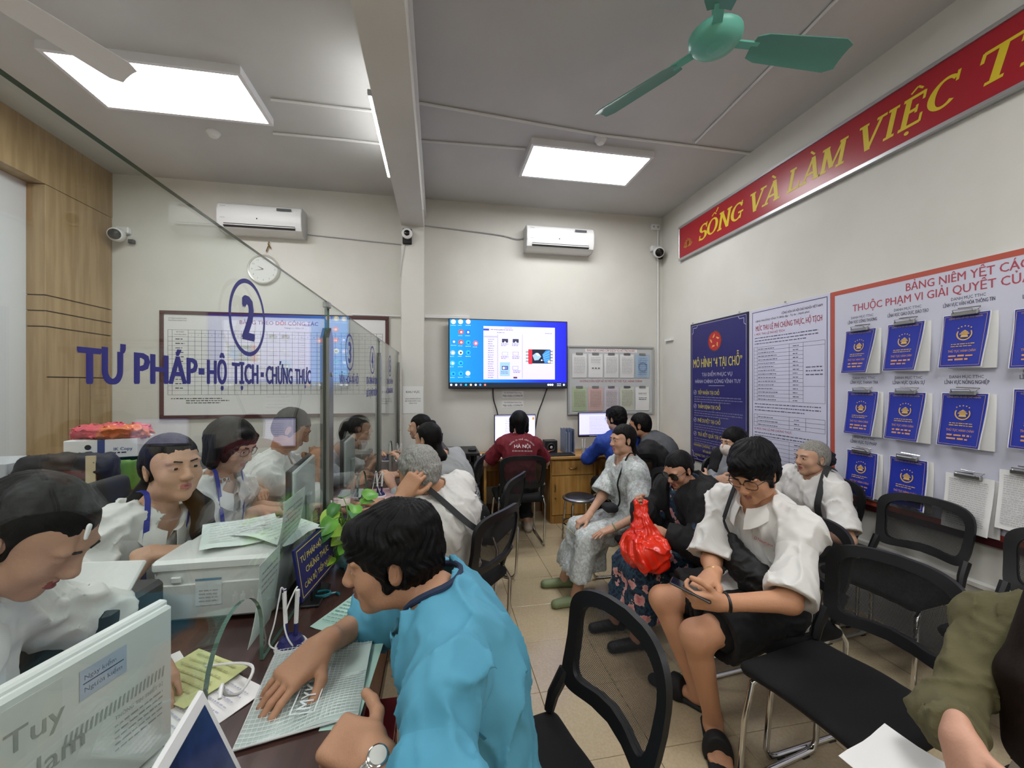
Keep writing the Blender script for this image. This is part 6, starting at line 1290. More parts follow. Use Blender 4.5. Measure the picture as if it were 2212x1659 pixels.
tag(B().bb((-.20, -.14, 0), (.30, .2, .89), bev=.005).build('side_cabinet', mat('cabinet_brown', '6a4630', .5), org=(0, 0, 0)), 'low brown cabinet under the black bag', 'cabinet').location = (p.x, p.y-.02, 0)
p = atd(325, 975, 3.25); fl_ = empty('flower_pot', (p.x, p.y, .80), 0, 'small pot with pale artificial flowers beside the paper box', 'pot'); B().lathe([(.06, 0), (.08, .14), (.07, .14), (.05, .01)], n=16).build('pot', mat('pot_maroon', '6a2424', .5), fl_, True); rp = random.Random(3)
for k in range(14): a = rp.uniform(0, 6.3); q = Vector((.07*math.cos(a)*rp.random(), .07*math.sin(a)*rp.random(), rp.uniform(.18, .36))); B().tube([(0, 0, .1), q], .004, 5).lathe([(0, -.015), (.022, 0), (.014, .02), (0, .024)], q, 8, mi=1).build('flower', [MST, mat('petal_pale' if k % 3 else 'petal_teal', 'd8d0c0' if k % 3 else '5a98a8', .6)], fl_, True)
# white cupboard unit at the far left edge
p = atd(22, 1010, 2.3); tag(B().bb((-.42, .0, 0), (-.02, .3, 1.12), bev=.004).build('white_cabinet', mat('cabinet_white', 'b9bcc0', .5), org=(0, 0, 0)), 'pale grey cabinet at the left edge by the wall', 'cabinet').location = (p.x, p.y, 0)
# ---------------------------------------------------------------- the people
def A(x, y, d): return np.array(atd(x, y, d))
def AZ(x, y, z): return np.array(atz(x, y, z))
CW = mat('cotton_white', 'd8d8d3', .85, bump=.05, bscale=160); CT = mat('tee_white', 'dfddd8', .85); CBK = mat('cloth_black', '0b0b0d', .85); CDK = mat('cloth_charcoal', '1b1c20', .85)
CBL = mat('tee_blue', '4f97b2', .8, col2='579fba', scale=5); CNV = mat('trim_navy', '22304a', .85); CRD = mat('tee_maroon', '6e1020', .8); CRB = mat('jacket_blue', '1b3f9a', .7); COL_ = mat('knit_olive', '5b5638', .9, bump=.12, bscale=200); CGY = mat('knit_grey', '8f9296', .9); CLAN = mat('lanyard_blue', '2b3490', .6); CSTR = mat('strap_dark', '26282a', .7)
def floral(name, base, leaf, petal, rim, scale, big, dens):
    if name in MATS: return MATS[name]
    m = mat(name, base, .8); nt = m.node_tree; N = nt.nodes; L = nt.links; bs = N['Principled BSDF']; tc = N.new('ShaderNodeTexCoord')
    ns = N.new('ShaderNodeTexNoise'); ns.inputs['Scale'].default_value = scale*1.3; ns.inputs['Detail'].default_value = 3; L.new(tc.outputs['Object'], ns.inputs['Vector'])
    c1 = N.new('ShaderNodeValToRGB'); e = c1.color_ramp.elements; e[0].position = .40; e[1].position = .62; e[0].color = lin(base); e[1].color = lin(base); x = c1.color_ramp.elements.new(.5); x.color = lin(leaf); L.new(ns.outputs[0], c1.inputs[0])
    wv = N.new('ShaderNodeMix'); wv.data_type = 'VECTOR'; wv.inputs[0].default_value = .06; L.new(tc.outputs['Object'], wv.inputs[4]); L.new(ns.outputs[1], wv.inputs[5])
    vo = N.new('ShaderNodeTexVoronoi'); vo.inputs['Scale'].default_value = big; L.new(wv.outputs[1], vo.inputs['Vector'])
    c2 = N.new('ShaderNodeValToRGB'); c2.color_ramp.interpolation = 'LINEAR'; e = c2.color_ramp.elements; e[0].position = .0; e[0].color = (*lin(petal)[:3], 1); e[1].position = dens; e[1].color = (*lin(rim)[:3], 1)
    L.new(vo.outputs['Distance'], c2.inputs[0]); st = N.new('ShaderNodeMath'); st.operation = 'LESS_THAN'; st.inputs[1].default_value = dens
    ad = N.new('ShaderNodeMath'); ad.operation = 'MULTIPLY_ADD'; ad.inputs[1].default_value = .5; ad.inputs[2].default_value = -.22; L.new(ns.outputs[0], ad.inputs[0]); ad2 = N.new('ShaderNodeMath'); ad2.operation = 'ADD'; L.new(vo.outputs['Distance'], ad2.inputs[0]); L.new(ad.outputs[0], ad2.inputs[1]); L.new(ad2.outputs[0], st.inputs[0])
    mx = N.new('ShaderNodeMix'); mx.data_type = 'RGBA'; L.new(st.outputs[0], mx.inputs[0]); L.new(c1.outputs[0], mx.inputs[6]); L.new(c2.outputs[0], mx.inputs[7]); L.new(mx.outputs[2], bs.inputs['Base Color']); return m
CF1 = floral('dress_pale', 'd0d5d3', 'aeb6b4', '98a09e', 'b3a9ab', 24, 18, .28); CF2 = floral('dress_dark', '161d36', '2a4c60', 'c05060', 'dcaea8', 22, 13, .44)
def lanyard(J):
    for s_ in (1, -1):
        q = [drop(J, s_*.075, -.03, .04), drop(J, s_*.08, .03, .042), surf(J, .80, s_*22, .042), surf(J, .66, s_*10, .042), surf(J, .52, 0, .044)]
        strap(J, [tuple(p) for p in q], .017, CLAN, 'lanyard', .002, lambda p: tuple(unit(V3(p)-J['sp'](.7))))
def officer_top(seed, lan=True, slv=.80, amp=.015):
    def t(J):
        shirt(J, CW, g=.018, slv=slv, amp=amp, fr=13, seed=seed, vneck=.09, flare=.022); collar(J, CW)
        if lan: lanyard(J)
    return t
def pants(m=CDK, **k): return lambda J: trousers(J, m, **k)
SK1, SK2, SK3 = 'c49a80', 'b48566', 'cfa68c'
# officers behind the glass
person('officer in a white shirt bowed over the desk at the left edge', pel=(-1.17, .98, .56), neck=(-.965, .95, 1.115), head=A(72, 1155, .84), hdir=(.80, .05, -.62), bdir=(1, 0, 0), wr=((-.86, .70, .875), (-.70, 1.16, .865)), pole=((-.6, -1, -.3), (-.3, 1, -.3)), fem=True, sc=1.04, hair=('bun', '191412', '221a16'), top=officer_top(2, False), bottom=pants(), skinc='b88e76', shoes='1c1c1c', hp=('pen', 'rest'), closed=True, handres=.0042,
       extra=lambda J: (soft('hair_clip', [Field().cap(J['H']+J['Rh']@V3(.035, .080, .088), J['H']+J['Rh']@V3(.04, .092, .066), .005, .004, .003).mesh(.003)], [M_WHITE], J['root'], J['org'])))
def wavy(f, J):
    T = lambda *p: J['H']+J['Rh']@(V3(*p)*J['s'])
    f.cap(T(-.06, -.05, -.10), T(-.085, .02, -.17), .03, .036, .02); f.cap(T(-.085, .02, -.17), T(-.07, .05, -.25), .036, .038, .02); f.cap(T(-.07, .05, -.25), T(-.055, .075, -.32), .038, .02, .02)
    f.cap(T(.03, -.09, -.06), T(.07, -.10, -.14), .034, .046, .02); f.cap(T(.07, -.10, -.14), T(.09, -.10, -.19), .046, .02, .02)
person('woman officer with a wavy ponytail, white shirt and blue lanyard', pel=(-1.30, 1.72, .56), neck=(-1.05, 1.745, 1.075), head=A(372, 1010, 1.55), hdir=(.80, -.58, .06), bdir=(1, -.1, 0), sdir=(.93, -.35, 0), wr=(A(325, 1196, 1.36), A(560, 1103, 2.02)), pole=((-.6, -.7, -.5), (-.2, .5, -.8)), hd=((V3(1, .3, -.1), V3(0, 0, 1)), (V3(.85, .35, -.15), V3(0, 0, 1))), fem=True, sc=1.1, hair=('bun', '171210', '241a15', wavy), top=officer_top(3), bottom=pants(), skinc=SK1, hp=('rest', 'type'), lips='a3625c', handres=.004, hres=.0036)
person('woman officer with bobbed hair, glasses and a blue lanyard', pel=(-1.26, 2.24, .56), neck=(-1.06, 2.22, 1.08), head=A(500, 962, 2.0), hdir=(.90, -.22, -.36), bdir=(1, 0, 0), sdir=(.95, -.25, 0), wr=(A(565, 1092, 2.2), A(548, 1052, 2.32)), pole=((-.5, -.8, -.5), (-.3, .6, -.7)), hd=((V3(1, .1, -.1), V3(0, 0, 1)), (V3(.7, -.5, -.25), V3(.1, 0, 1))), fem=True, sc=1.06, hair=('bob', '14100f', '1e1714'), top=officer_top(5), bottom=pants(), skinc=SK1, hp=('rest', 'curl'), lips='a3625c', handres=.0044, hres=.004, extra=lambda J: glasses(J, '5a4038'))
person('male officer in a white shirt leaning over papers', pel=(-1.18, 2.84, .56), neck=(-1.0, 2.82, 1.09), head=A(632, 926, 2.6), hdir=(.86, .12, -.48), bdir=(1, .1, 0), wr=(A(682, 1000, 2.62), A(690, 985, 2.8)), pole=((-.2, -.8, -.7), (-.2, .8, -.7)), sc=1.04, hair=('crop', '1b1715', '2a2420'), top=officer_top(7, False, 1.35, .012), bottom=pants(), skinc=SK2, hp=('rest', 'curl'), hres=.0046, handres=.005, res=.01)
person('officer in a striped white shirt behind the second screen', pel=(-1.10, 3.42, .55), neck=(-.80, 3.40, 1.00), head=A(768, 938, 3.2), hdir=(1, .1, -.12), bdir=(1, 0, 0), wr=(A(800, 1002, 3.28), A(812, 990, 3.4)), pole=((-.2, -.8, -.7), (-.2, .8, -.7)), sc=1.0, hair=('short', '1d1916', '2a2420'), top=lambda J: shirt(J, mat('shirt_stripe', 'd8d8d4', .8, col2='c0c2c0', scale=60, kind='wave'), g=.018, slv=.8, amp=.007, seed=4, vneck=.06), bottom=pants(), skinc=SK1, hres=.005, handres=.0055, res=.011)
# customers along the counter
def blue_top(J):
    shirt(J, CBL, g=.022, slv=.88, res=.0068, amp=.012, fr=11, seed=8, vneck=.16, flare=.03, neckr=.1, hem=.02, neckdrop=.012)
    ring = [drop(J, .088*math.sin(math.radians(a)), .012+.078*math.cos(math.radians(a)), .024) for a in range(40, 321, 14)]
    tip = surf(J, .66, 0, .026); l = surf(J, .80, -14, .026); r_ = surf(J, .80, 14, .026)
    ring = [Vector(p) for p in ring]+[Vector(l), Vector(tip), Vector(r_)]; o = B().tube(ring, .0075, 8, closed=True).build('neck_trim', CNV, J['root'], True); o.location = -Vector(J['org'])
    o = strap(J, [tuple(surf(J, .93, -80, .026)), tuple(surf(J, .8, -88, .024)), tuple(surf(J, .6, -92, .024))], .006, mat('seam_blue', '2a7a9c', .8), 'seam', .002, tuple(-J['lat']))
def watch(J):
    W = Vector(J['wr'][1]); d = Vector(unit(J['wr'][1]-J['el'][1])); n = Vector(J['hd1'][1]); n = (n-d*n.dot(d)).normalized(); t = n.cross(d); W = W-d*.028; b = B()
    for j in range(-1, 2):
        b.tube([W+d*j*.0055+(n*math.cos(a)*.031+t*math.sin(a)*.035) for a in [2*math.pi*k/28 for k in range(28)]], .0034, 6, closed=True)
    w = b.build('watch_band', M_CHROME, J['root'], True); w.location = -Vector(J['org']); Rm = Matrix((t, d, n)).transposed()
    o = B().lathe([(.0165, -.004), (.0185, 0), (.0185, .005), (.015, .007)], W+n*.033, 22, Rm).build('watch_case', M_CHROME, w, True); B().lathe([(.015, .0072), (0, .0074)], W+n*.033, 22, Rm).build('watch_dial', mat('dial_silver', 'c8c8c0', .3), w)
HL = AZ(800, 1625, .89)
person('man in a blue shirt at the near counter window, wearing a steel watch', pel=(.10, .99, .53), neck=(.005, 1.02, 1.03), head=A(846, 1205, 1.02), hdir=(-.985, -.10, -.14), bdir=(-1, .05, 0), sdir=(-.98, -.05, 0), wr=(AZ(692, 1398, .885), HL), pole=((.7, .9, -.12), (.5, -.9, -.45)), hd=((AZ(598, 1488, .848)-AZ(692, 1398, .885), V3(.1, -.1, 1)), (AZ(682, 1575, .875)-HL, V3(.25, -.55, .8))), sc=1.03, w=1.05, hair=('shortthick', '0c0b0c', '151315'), top=blue_top, bottom=pants(CDK), skinc='b98a6c', hp=((8, 16, 10), (46, 62, 34)), thumbs=(None, 'up'), hres=.0032, handres=.003, res=.007, extra=watch, hs=1.06, old=1, lips='8a5a4c')
def shoulder_strap(a0, pts, w=.03, m=CSTR, nm='bag_strap'):
    return lambda J: strap(J, [tuple(drop(J, -.1, .03, .05)), tuple(drop(J, -.095, -.03, .052))]+[tuple(surf(J, t, a, .056)) for t, a in pts], w, m, nm, .003, lambda p: tuple(unit(V3(p)-J['sp'](.6)-0*V3(p))))
person('grey-haired man in a white polo resting his head on his hand', pel=(.07, 2.34, .53), neck=(-.0, 2.22, .985), head=A(903, 1018, 2.12), hdir=(-.80, .52, -.28), bdir=(-.75, .66, 0), sdir=(-.72, .69, 0), wr=(V3(-.32, 2.5, .86), A(872, 1066, 1.94)), pole=((0, .5, -1), (-.5, -.45, -.9)), hd=(None, (A(912, 1008, 1.98)-A(872, 1066, 1.94), V3(-.1, -1, .3))), sc=1.04, w=1.08, hunch=.06, hair=('grey', 'b4b3ae', '7c7b76'), top=lambda J: (shirt(J, CT, g=.018, slv=.75, amp=.008, seed=11, neckr=.08), collar(J, CT, .03)), bottom=pants(CDK), skinc='c09070', hp=('rest', (50, 55, 35)), hres=.0038, handres=.004, res=.008, old=1, extra=shoulder_strap(0, [(.82, -165), (.66, 175), (.5, 140), (.34, 110)]))
def stripes(J):
    up, p0 = J['up'], J['pel']
    def mf(c): t = (c-p0)@up; return ((t > .12) & (t < .30) & (np.mod(t, .030) < .010)).astype(int)
    shirt(J, None, g=.014, slv=1.8, amp=.005, seed=13, res=.008, neckr=.085, mats=[mat('top_grey', 'a2a5a6', .85), mat('stripe_black', '202226', .85)], mfn=mf)
person('woman in a grey top with black stripes, low ponytail, seen from behind', pel=(.24, 3.14, .53), neck=(.05, 3.06, 1.01), head=A(924, 948, 3.0), hdir=(-.80, .58, -.15), bdir=(-.86, .5, 0), wr=(V3(-.3, 3.3, .86), V3(-.32, 2.98, .87)), pole=((0, .5, -1), (0, -.5, -1)), fem=True, hair=('low', '12100f', '1d1816'), top=stripes, bottom=pants(CBK), skinc=SK1, hres=.0046, handres=.005, res=.01)
person('woman with a high ponytail in profile at the far counter window', pel=(.10, 3.90, .53), neck=(-.10, 3.90, 1.03), head=A(906, 922, 3.85), hdir=(-1, .12, -.05), bdir=(-1, .1, 0), wr=(V3(-.3, 4.0, .87), V3(-.32, 3.8, .87)), fem=True, hair=('pony', '14100f', '1f1815'), top=lambda J: shirt(J, mat('top_dim', '55504e', .85), g=.014, slv=1.7, amp=.005, seed=15, res=.011), bottom=pants(CBK), skinc=SK3, hres=.005, handres=.006, res=.012)
# people at the desks by the back wall
def red_top(J):
    shirt(J, CRD, g=.02, slv=.8, amp=.006, seed=17, res=.009)
    P = Print((0, 0, 0), tuple(-J['lat']*-1), tuple(J['up']), .0008); m_ = mat('print_white', 'e8e0e0', .7)
    P.text(0, -.01, .034, 'HÀ NỘI', m_, 'c', bold=.012)
    for k, ch in enumerate('TRƯỜNG CĐ NGHỀ CÔNG NGHIỆP'):
        a = math.radians(152-k*5); Q = Print((0, 0, 0), (1, 0, 0), (0, 1, 0), 0)
        if ch == ' ': continue
        Q.text(0, 0, .014, ch, m_, 'c', bold=.006); ca, sa = math.cos(a), math.sin(a); n0 = len(P.b.v)
        vs = [P.pt(.13*ca*1.0+(v[0]*sa+v[1]*ca), -.03+.10*sa+(-v[0]*ca+v[1]*sa)) for v in Q.b.v]; P.b.add(vs, [f for f in Q.b.f], P.mi(m_))
    P.text(0, -.045, .012, 'ĐT: (024) 3532 1033 - FAX: 3532 7303', m_, 'c', w=.2, bold=.006)
    out = []
    c0 = J['sp'](.80)
    if 'TF' not in J: J['TF'] = Field(); J['torso'](J['TF'], 0.)
    V = np.array(P.b.v); R = np.arange(0, .3, .004)
    for v in V:
        o = c0+v; D = J['TF'].at(o[None]-R[:, None]*J['fs']); k = len(R)-1-np.argmax((D <= .036)[::-1]) if (D <= .036).any() else 30; out.append(tuple(o-R[k]*J['fs']))
    P.b.v = out; o = P.build('back_print', J['root']); o.location = -Vector(J['org'])
person('woman in a dark red shirt printed HÀ NỘI, seen from behind at the desk', pel=(.81, 4.02, .53), neck=(.83, 4.12, 1.01), head=(.835, 4.15, 1.165), hdir=(-.02, 1, -.15), bdir=(0, 1, 0), wr=(V3(1.03, 4.45, .81), V3(.62, 4.45, .81)), pole=((.6, -.3, -.6), (-.6, -.3, -.6)), fem=True, sc=1.02, hair=('bob', '120f10', '1a1618'), top=red_top, bottom=pants(CDK, to=1.85), skinc=SK1, shoes='b5a99a', ank=(V3(.95, 4.25, .075), V3(.75, 4.22, .075)), hres=.0048, handres=.005, res=.01)
person('person with short black hair in a bright blue jacket at the computer', pel=(1.88, 3.90, .53), neck=(1.86, 3.98, 1.035), head=(1.842, 4.01, 1.205), hdir=(-.5, .85, -.08), bdir=(-.1, 1, 0), wr=(V3(2.05, 4.42, .81), V3(1.70, 4.36, .81)), pole=((.5, -.3, -.7), (-.6, -.3, -.6)), sc=.98, hair=('shortthick', '0f0e10', '191719'), top=lambda J: shirt(J, CRB, g=.022, slv=1.9, amp=.007, seed=19, res=.01), bottom=pants(CBK), skinc=SK3, hres=.005, handres=.0055, res=.011, extra=lambda J: glasses(J, '2a2a2e'))
def polo(J):
    def mf(c): q = c-J['pel']; x = np.abs(q@J['lat']); return ((x < .13) & (q@J['fs'] < .03)).astype(int)
    shirt(J, None, g=.022, slv=.8, amp=.007, seed=21, res=.01, mats=[mat('polo_black', '17171a', .8), mat('polo_grey', '55575a', .85)], mfn=mf)
person('man in a black and grey polo leaning towards the monitor', pel=(2.36, 3.80, .53), neck=(2.14, 3.86, 1.0), head=(2.055, 3.90, 1.145), hdir=(-.80, .58, -.1), bdir=(-.75, .6, 0), sdir=(-.7, .7, 0), wr=(V3(2.2, 4.40, .80), V3(1.93, 4.25, .78)), pole=((.5, .2, -.7), (-.3, -.5, -.7)), sc=1.04, w=1.06, hunch=.07, hair=('crop', '100e0e', '1a1614'), top=polo, bottom=pants(CDK), skinc=SK2, hres=.005, handres=.0055, res=.011)
# the waiting row
def dress(m, g=.02, slv=.8, seed=1, flare=.03, hemz=.16, spread=.10, res=.009, amp=.008, fr=12, neckr=.09, topm=None, sname='dress', slvres=None):
    def t(J):
        shirt(J, topm or m, g=g, slv=slv, amp=amp*.8, fr=fr, seed=seed, res=res, flare=flare, neckr=neckr, name='dress_top')
        f = Field(); hp_ = J['hip']; kn = J['kn']; an = J['an']; lt = J['lat_h']
        f.ell(J['pel']+V3(0, 0, .03), V3(.19, .15, .13)*J['sc'], np.stack([lt, J['bd'], V3(0, 0, 1)], 1), .05)
        for i in (0, 1):
            f.cap(hp_[i], kn[i], .105*J['sc'], .078*J['sc'], .06); e = V3(an[i][0], an[i][1], hemz); e = kn[i]+(e-kn[i]); f.cap(kn[i], e+V3(*(J['bd'][:2]*-.03), 0), .078*J['sc'], .085, .06)
        mk = (kn[0]+kn[1])/2; ma = (an[0]+an[1])/2; f.cap((hp_[0]+hp_[1])/2, mk, .08, .055, .06); f.cap(mk-J['bd']*.05, V3(ma[0], ma[1], hemz)-J['bd']*.05, .06, .075+spread*.4, .06); f.cap(mk-J['bd']*.13+V3(0, 0, -.02), V3(ma[0], ma[1], hemz)-J['bd']*.16, .06, .07+spread*.4, .06)
        f.cut(V3(ma[0], ma[1], hemz), (0, 0, -1), .55)
        soft('skirt', [f.mesh(res, folds(amp, fr, seed+3, (0, 0, 1)))], [m], J['root'], J['org'])
    return t
def bracelet(i, m, r=.003, rr=.029, off=.02, name='bracelet', n=1):
    def t(J):
        W = Vector(J['wr'][i]); d = Vector(unit(J['wr'][i]-J['el'][i])); u = d.orthogonal().normalized(); w = d.cross(u); b = B()
        for j in range(n): b.tube([W-d*(off+j*.006)+(u*math.cos(a)+w*math.sin(a))*rr for a in [2*math.pi*k/24 for k in range(24)]], r, 6, closed=True)
        o = b.build(name, m, J['root'], True); o.location = -Vector(J['org'])
    return t
def pale_extra(J):
    bracelet(1, mat('jade', '8aa07a', .3), .005, .032)(J)
    strap(J, [tuple(drop(J, -.10, -.02, .034)), tuple(drop(J, -.10, .03, .034))]+[tuple(surf(J, t, a, .036)) for t, a in ((.75, -35), (.55, -32), (.35, -22), (.18, -5))], .012, CBK, 'bag_strap', .003, lambda p: tuple(unit(V3(p)-J['sp'](.6))))
    c = J['pel']+J['bd']*.20+V3(0, 0, .12)-V3(0, .06, 0); f = Field(); f.box(c, (.06, .05, .03), .025, frame3(J['bd']), 0); soft('shoulder_bag', [f.mesh(.01)], [CDK], J['root'], J['org'])
    Wd = J['wr'][0]+J['hd0'][0]*.13; o = B().box(tuple(Wd+V3(-.02, 0, -.03)), (.035, .06, .001), Matrix.Rotation(.7, 3, 'Y')).build('banknote', mat('banknote', 'b9b48e', .7, col2='6a7a64', scale=40), J['root']); o.location = -Vector(J['org'])
Hp = A(1345, 950, 3.1)
person('woman in a pale floral dress sitting upright, green flat shoes', pel=(1.46, 2.90, .535), neck=(1.42, 2.90, .985), head=Hp, hdir=(-.97, -.14, -.04), bdir=(-1, 0, 0), wr=(A(1268, 1118, 3.02), A(1322, 1142, 2.82)), pole=((.3, .6, -.8), (.4, -.6, -.7)), hd=((V3(-.85, -.1, -.35), V3(-.3, 0, 1)), (V3(-.95, -.05, -.25), V3(-.3, 0, 1))), fem=True, sc=.98, hair=('low', '15110f', '201a17'), top=dress(CF1, seed=23, hemz=.19, slv=.92, flare=.04), skinc='c89c82', shoes='7c8a62', ank=(V3(.97, 3.03, .07), V3(.97, 2.76, .07)), fdir=(V3(-1, .1, 0), V3(-1, -.05, 0)), hp=('curl', 'flat'), hres=.0038, handres=.0038, res=.0085, lips='a0605a', extra=pale_extra)
Hs = A(1466, 1014, 2.5)
def dark_extra(J):
    glasses(J, '0c0c0e', mat('sun_lens', '08080a', .12), 1.25, True)
    J2 = dict(J); shirt(J, CBK, g=.046, slv=1.93, amp=.008, seed=27, res=.009, name='jacket', openf=.06, neckr=.1, neckdrop=.02)
person('woman in sunglasses and black jacket with a red plastic bag on her lap', pel=(1.56, 2.30, .525), neck=(1.535, 2.31, .935), head=Hs, hdir=(-.86, -.28, -.42), bdir=(-1, .0, 0), wr=(A(1386, 1096, 2.52), A(1432, 1152, 2.32)), pole=((.3, .6, -.8), (.5, -.8, -.6)), hd=((V3(-.5, -.3, .55), V3(-.8, .2, .2)), (V3(-.8, .3, .1), V3(-.1, -.8, .6))), fem=True, sc=.95, w=1.12, hunch=.06, hair=('bun', '131011', '1f1a1a'), top=dress(CF2, seed=25, hemz=.16, slv=.7, spread=.12), skinc='bd8d72', shoes='17151a', ank=(V3(1.12, 2.44, .07), V3(1.16, 2.24, .07)), hp=('fist', 'grip'), thumbs=('in', 'in'), hres=.0036, handres=.0036, res=.0085, extra=dark_extra, closed=True, old=1)
def mask_extra(J):
    T = lambda *p: J['H']+J['Rh']@(V3(*p)*J['s']); f = Field(); f.ell(T(0, .050, -.052), V3(.074, .072, .068)*J['s'], J['Rh'], 0); f.cut(T(0, .06, -.008), J['Rh'][:, 2], .2); f.cut(T(0, .012, -.05), -J['Rh'][:, 1], .2); soft('face_mask', [f.mesh(.005, folds(.0012, 50, 2))], [mat('mask_white', 'd9cfc6', .8)], J['root'], J['org'])
    shirt(J, CBK, g=.026, slv=.12, amp=.004, seed=31, res=.012, name='vest', openf=.09, neckr=.1)
person('woman with a white face mask and folded arms by the wall', pel=(2.50, 3.05, .53), neck=(2.47, 3.02, .985), head=A(1584, 955, 3.36), hdir=(-1, -.05, -.1), bdir=(-1, 0, 0), wr=(V3(2.24, 2.93, .80), V3(2.24, 3.10, .77)), pole=((.2, .9, -.6), (.2, -.9, -.6)), hd=((V3(0, -1, .1), V3(-1, 0, .3)), (V3(0, 1, .1), V3(-1, 0, .3))), fem=True, hair=('long', '121011', '1c1819'), top=lambda J: shirt(J, CGY, g=.014, slv=1.92, amp=.006, seed=29, res=.01), bottom=pants(CBK), skinc=SK1, hres=.0046, handres=.005, res=.01, extra=mask_extra)
def scrunchie(J):
    T = lambda *p: J['H']+J['Rh']@(V3(*p)*J['s']); f = Field()
    for k in range(8): a = 2*math.pi*k/8; f.ell(T(.03*math.cos(a), -.13, .0+.034*math.sin(a)), (.02, .02, .02), None, .008)
    soft('scrunchie', [f.mesh(.006, folds(.004, 60, 3))], [mat('scrunchie_navy', '14161f', .85)], J['root'], J['org'])
    strap(J, [tuple(drop(J, -.105, -.05, .036)), tuple(drop(J, -.105, .02, .036))]+[tuple(surf(J, t, a, .038)) for t, a in ((.78, -45), (.6, -42), (.4, -48), (.22, -60))], .035, CSTR, 'bag_strap', .003, lambda p: tuple(unit(V3(p)-J['sp'](.5))))
person('grey-haired woman in a white t-shirt with a dark scrunchie by the wall', pel=(2.52, 2.36, .53), neck=(2.475, 2.31, .97), head=A(1754, 990, 2.70), hdir=(-.97, .10, .02), bdir=(-1, 0, 0), wr=(V3(2.2, 2.45, .68), V3(2.22, 2.18, .66)), pole=((.5, .8, -.4), (.6, -.8, -.4)), fem=True, sc=1.0, hair=('bun', 'a3a098', '6e6c66'), top=lambda J: shirt(J, CT, g=.02, slv=.85, amp=.009, seed=33, neckr=.09, flare=.022, res=.0085), bottom=pants(mat('trouser_grey', '55545a', .8)), skinc='c49a80', shoes='2a2626', hp=('rest', 'rest'), hres=.0042, handres=.0048, res=.009, old=1, extra=scrunchie)
def boy_top(J):
    shirt(J, CT, g=.017, slv=.95, amp=.011, fr=12, seed=35, res=.0065, vneck=.075, flare=.028, low=.13, hem=.05, neckr=.08)
    collar(J, CT, .055)
def boy_extra(J):
    glasses(J, '0d0d10', sz=1.08)
    f = Field(); P_ = [surf(J, .68, 22, .05), surf(J, .54, 13, .055), surf(J, .41, -3, .06), surf(J, .34, -26, .06), surf(J, .36, -52, .05)]; R_ = [.014, .045, .066, .066, .04]
    for a, b, ra, rb in zip(P_, P_[1:], R_, R_[1:]): f.cap(a, b, ra, rb, .04, flat=(unit(((a+b)/2)-J['sp'](.4)), .55))
    soft('sling_bag', [f.mesh(.007, folds(.005, 20, 4))], [mat('bag_nylon', '121214', .6)], J['root'], J['org'])
    strap(J, [tuple(drop(J, .09, -.05, .045)), tuple(drop(J, .09, .02, .05))]+[tuple(surf(J, t, a, .055)) for t, a in ((.88, 26), (.82, 27), (.75, 25), (.66, 22))], .024, mat('strap_black', '161618', .7), 'bag_strap', .003, lambda p: tuple(unit(V3(p)-J['sp'](.55))))
    bracelet(0, mat('gold_chain', 'b89a62', .3, .9), .0045, .031, .01)(J); bracelet(1, M_BLACK, .008, .030, .025, 'fitness_band')(J)
    c = surf(J, .72, -32, .034); c2 = surf(J, .735, -18, .034); ax = unit(c-c2); P = Print(tuple(c2), tuple(ax), tuple(J['up']), .003); P.text(0, 0, .014, 'O’Neumann', mat('print_scarlet', 'b03a4a', .7), 'l', w=.075, shear=.3, bold=.006); o = P.build('chest_print', J['root']); o.location = -Vector(J['org'])
    for i in (0, 1):                                                          # rubber slides
        A_ = J['an'][i]; d = J['fd'][i]; f = Field(); a = V3(A_[0], A_[1], .018)-d*.065; b = V3(A_[0], A_[1], .018)+d*.205; f.cap(a, b, .042, .05, .0, flat=((0, 0, 1), .38)); f.cap(a-d*.0, b, .036, .044, .0, flat=((0, 0, 1), .3)); s_ = unit(np.cross(d, (0, 0, 1)))
        g = Field(); m0 = V3(A_[0], A_[1], .018)+d*.105; g.ell(m0, (.060, .080, .088), frame3(d), 0); g.cut(m0+V3(0, 0, -.012), (0, 0, -1), .3); g.cut(m0+d*.034, unit(d+V3(0, 0, .12)), .2); g.cut(m0-d*.055, unit(-d+V3(0, 0, .3)), .2)
        soft('slide_sandal', [f.mesh(.005), g.mesh(.005)], [mat('slide_black', '121213', .7)], J['root'], J['org'])
Hy = A(1628, 1020, 1.82)
hl = A(1556, 1302, 1.58); hr = A(1538, 1243, 1.72)
YJ = person('young man in a white shirt and black shorts looking at his phone', pel=(1.53, 1.70, .535), neck=(1.475, 1.655, 1.025), head=Hy, hdir=(-.83, -.34, -.46), bdir=(-1, .12, 0), sdir=(-.95, -.2, 0), wr=(hr, hl), pole=((.5, .8, -.5), (.7, -.7, -.6)), hd=((A(1495, 1283, 1.66)-hr, V3(.2, .25, .9)), (A(1500, 1296, 1.60)-hl, V3(-.15, -.75, -.35))), sc=1.05, w=.98, hunch=.05, hair=('shortthick', '0b0b0d', '17161a'), top=boy_top, bottom=lambda J: trousers(J, CBK, g=.03, to=.78, res=.008, flare=.03, name='shorts'), skinc='c6916f', barefoot=True, shoes=None, ank=(V3(1.245, 1.79, .085), V3(1.205, 1.62, .085)), fdir=(V3(-.53, .85, 0), V3(-.45, -.9, 0)), kpole=(V3(-1, .5, .9), V3(-1, -.15, .8)), hp=((40, 50, 30), (44, 48, 30)), hres=.0032, handres=.003, res=.0065, extra=boy_extra, lips='9a5f55', closed=True)
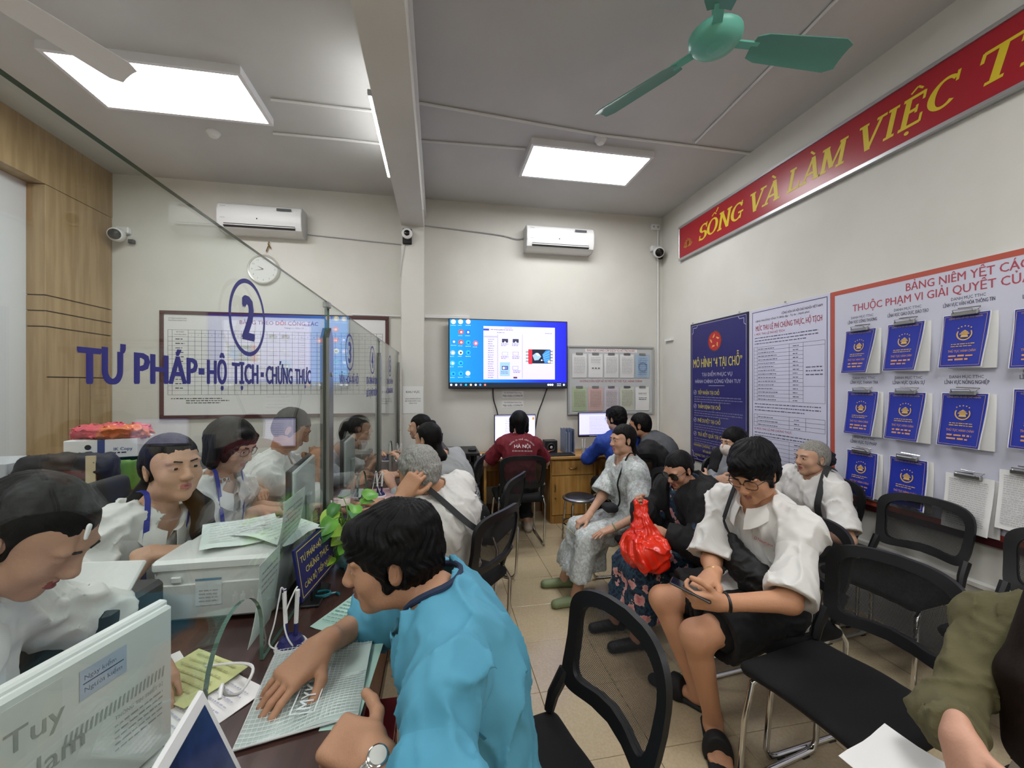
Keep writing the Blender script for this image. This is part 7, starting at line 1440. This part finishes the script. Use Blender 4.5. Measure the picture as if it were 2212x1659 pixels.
# things held
ph = empty('mobile_phone', tuple(A(1492, 1274, 1.615)), 0, 'black mobile phone in the young man\'s hands', 'phone'); Rp = tilted((.25, -.1, .9), (-.75, .65, .2)); B().box((0, 0, 0), (.037, .078, .0045), Rp, bev=.004).build('casing', M_BLACK, ph); B().box(Rp@Vector((0, 0, .0047)), (.034, .073, .0004), Rp).build('screen', mat('phone_screen', '101014', .1), ph)
rbp = A(1392, 1158, 2.30); f = Field(); f.box((0, -.01, -.075), (.10, .135, .075), .045, None, 0); f.cap((0, 0, -.06), (.0, .03, .10), .115, .035, .05); f.cap((-.01, .03, .10), (-.03, .05, .185), .02, .012, .02); f.cap((.01, .03, .10), (.03, .045, .175), .018, .012, .02)
def crinkle(p):
    a = np.arctan2(p[:, 1]-.02, p[:, 0]); z = p[:, 2]; r = np.sin(a*5+2*np.sin(z*16)+wob(p, 9))*.5+np.sin(a*11+3*wob(p, 14))*.3; return .010*(1-np.abs(r)*2)*np.clip(1.2-z*4, .4, 1.3)-.010*np.maximum(0, 1-np.abs(wob(p, 22, 3)))**3
ob = soft('plastic_bag', [f.mesh(.005, crinkle)], [mat('bag_red', 'd8220f', .24, col2='e83a20', scale=6, bump=.35, bscale=26)], None, (0, 0, 0)); ob.location = rbp; tag(ob, 'bright red plastic bag on the lap of the woman in sunglasses', 'plastic bag')
person('person in an olive knit sleeve at the right edge holding papers', pel=(1.50, .62, .53), neck=(1.43, .645, 1.02), head=(1.42, .60, 1.21), hdir=(-.9, -.3, -.3), bdir=(-1, 0, 0), wr=(A(2075, 1596, .80), V3(1.12, .45, .72)), pole=((0.1, .5, -1), (.4, -.8, -.4)), hd=((V3(-.35, -.35, -.55), V3(-.6, .5, .55)), None), fem=True, sc=1.02, hair=('long', '2a1a14', '3a251c', lambda f, J: (f.cap(J['H']+V3(-.03, .08, -.05), surf(J, .8, 20, .03), .04, .05, .03), f.cap(surf(J, .8, 20, .03), surf(J, .5, 15, .05), .05, .06, .03))), top=lambda J: (shirt(J, COL_, g=.016, slv=1.9, amp=.008, fr=20, seed=41, res=.007)), bottom=pants(mat('trouser_beige', 'a79a86', .85)), skinc='c89880', hp=('rest', 'rest'), handres=.0034, res=.009)
sheet(tuple(A(1975, 1678, .95)), .22, .2, 15, 'white papers in a clear sleeve on the lap at the right edge', M_PAPER, 0, curl=.006)
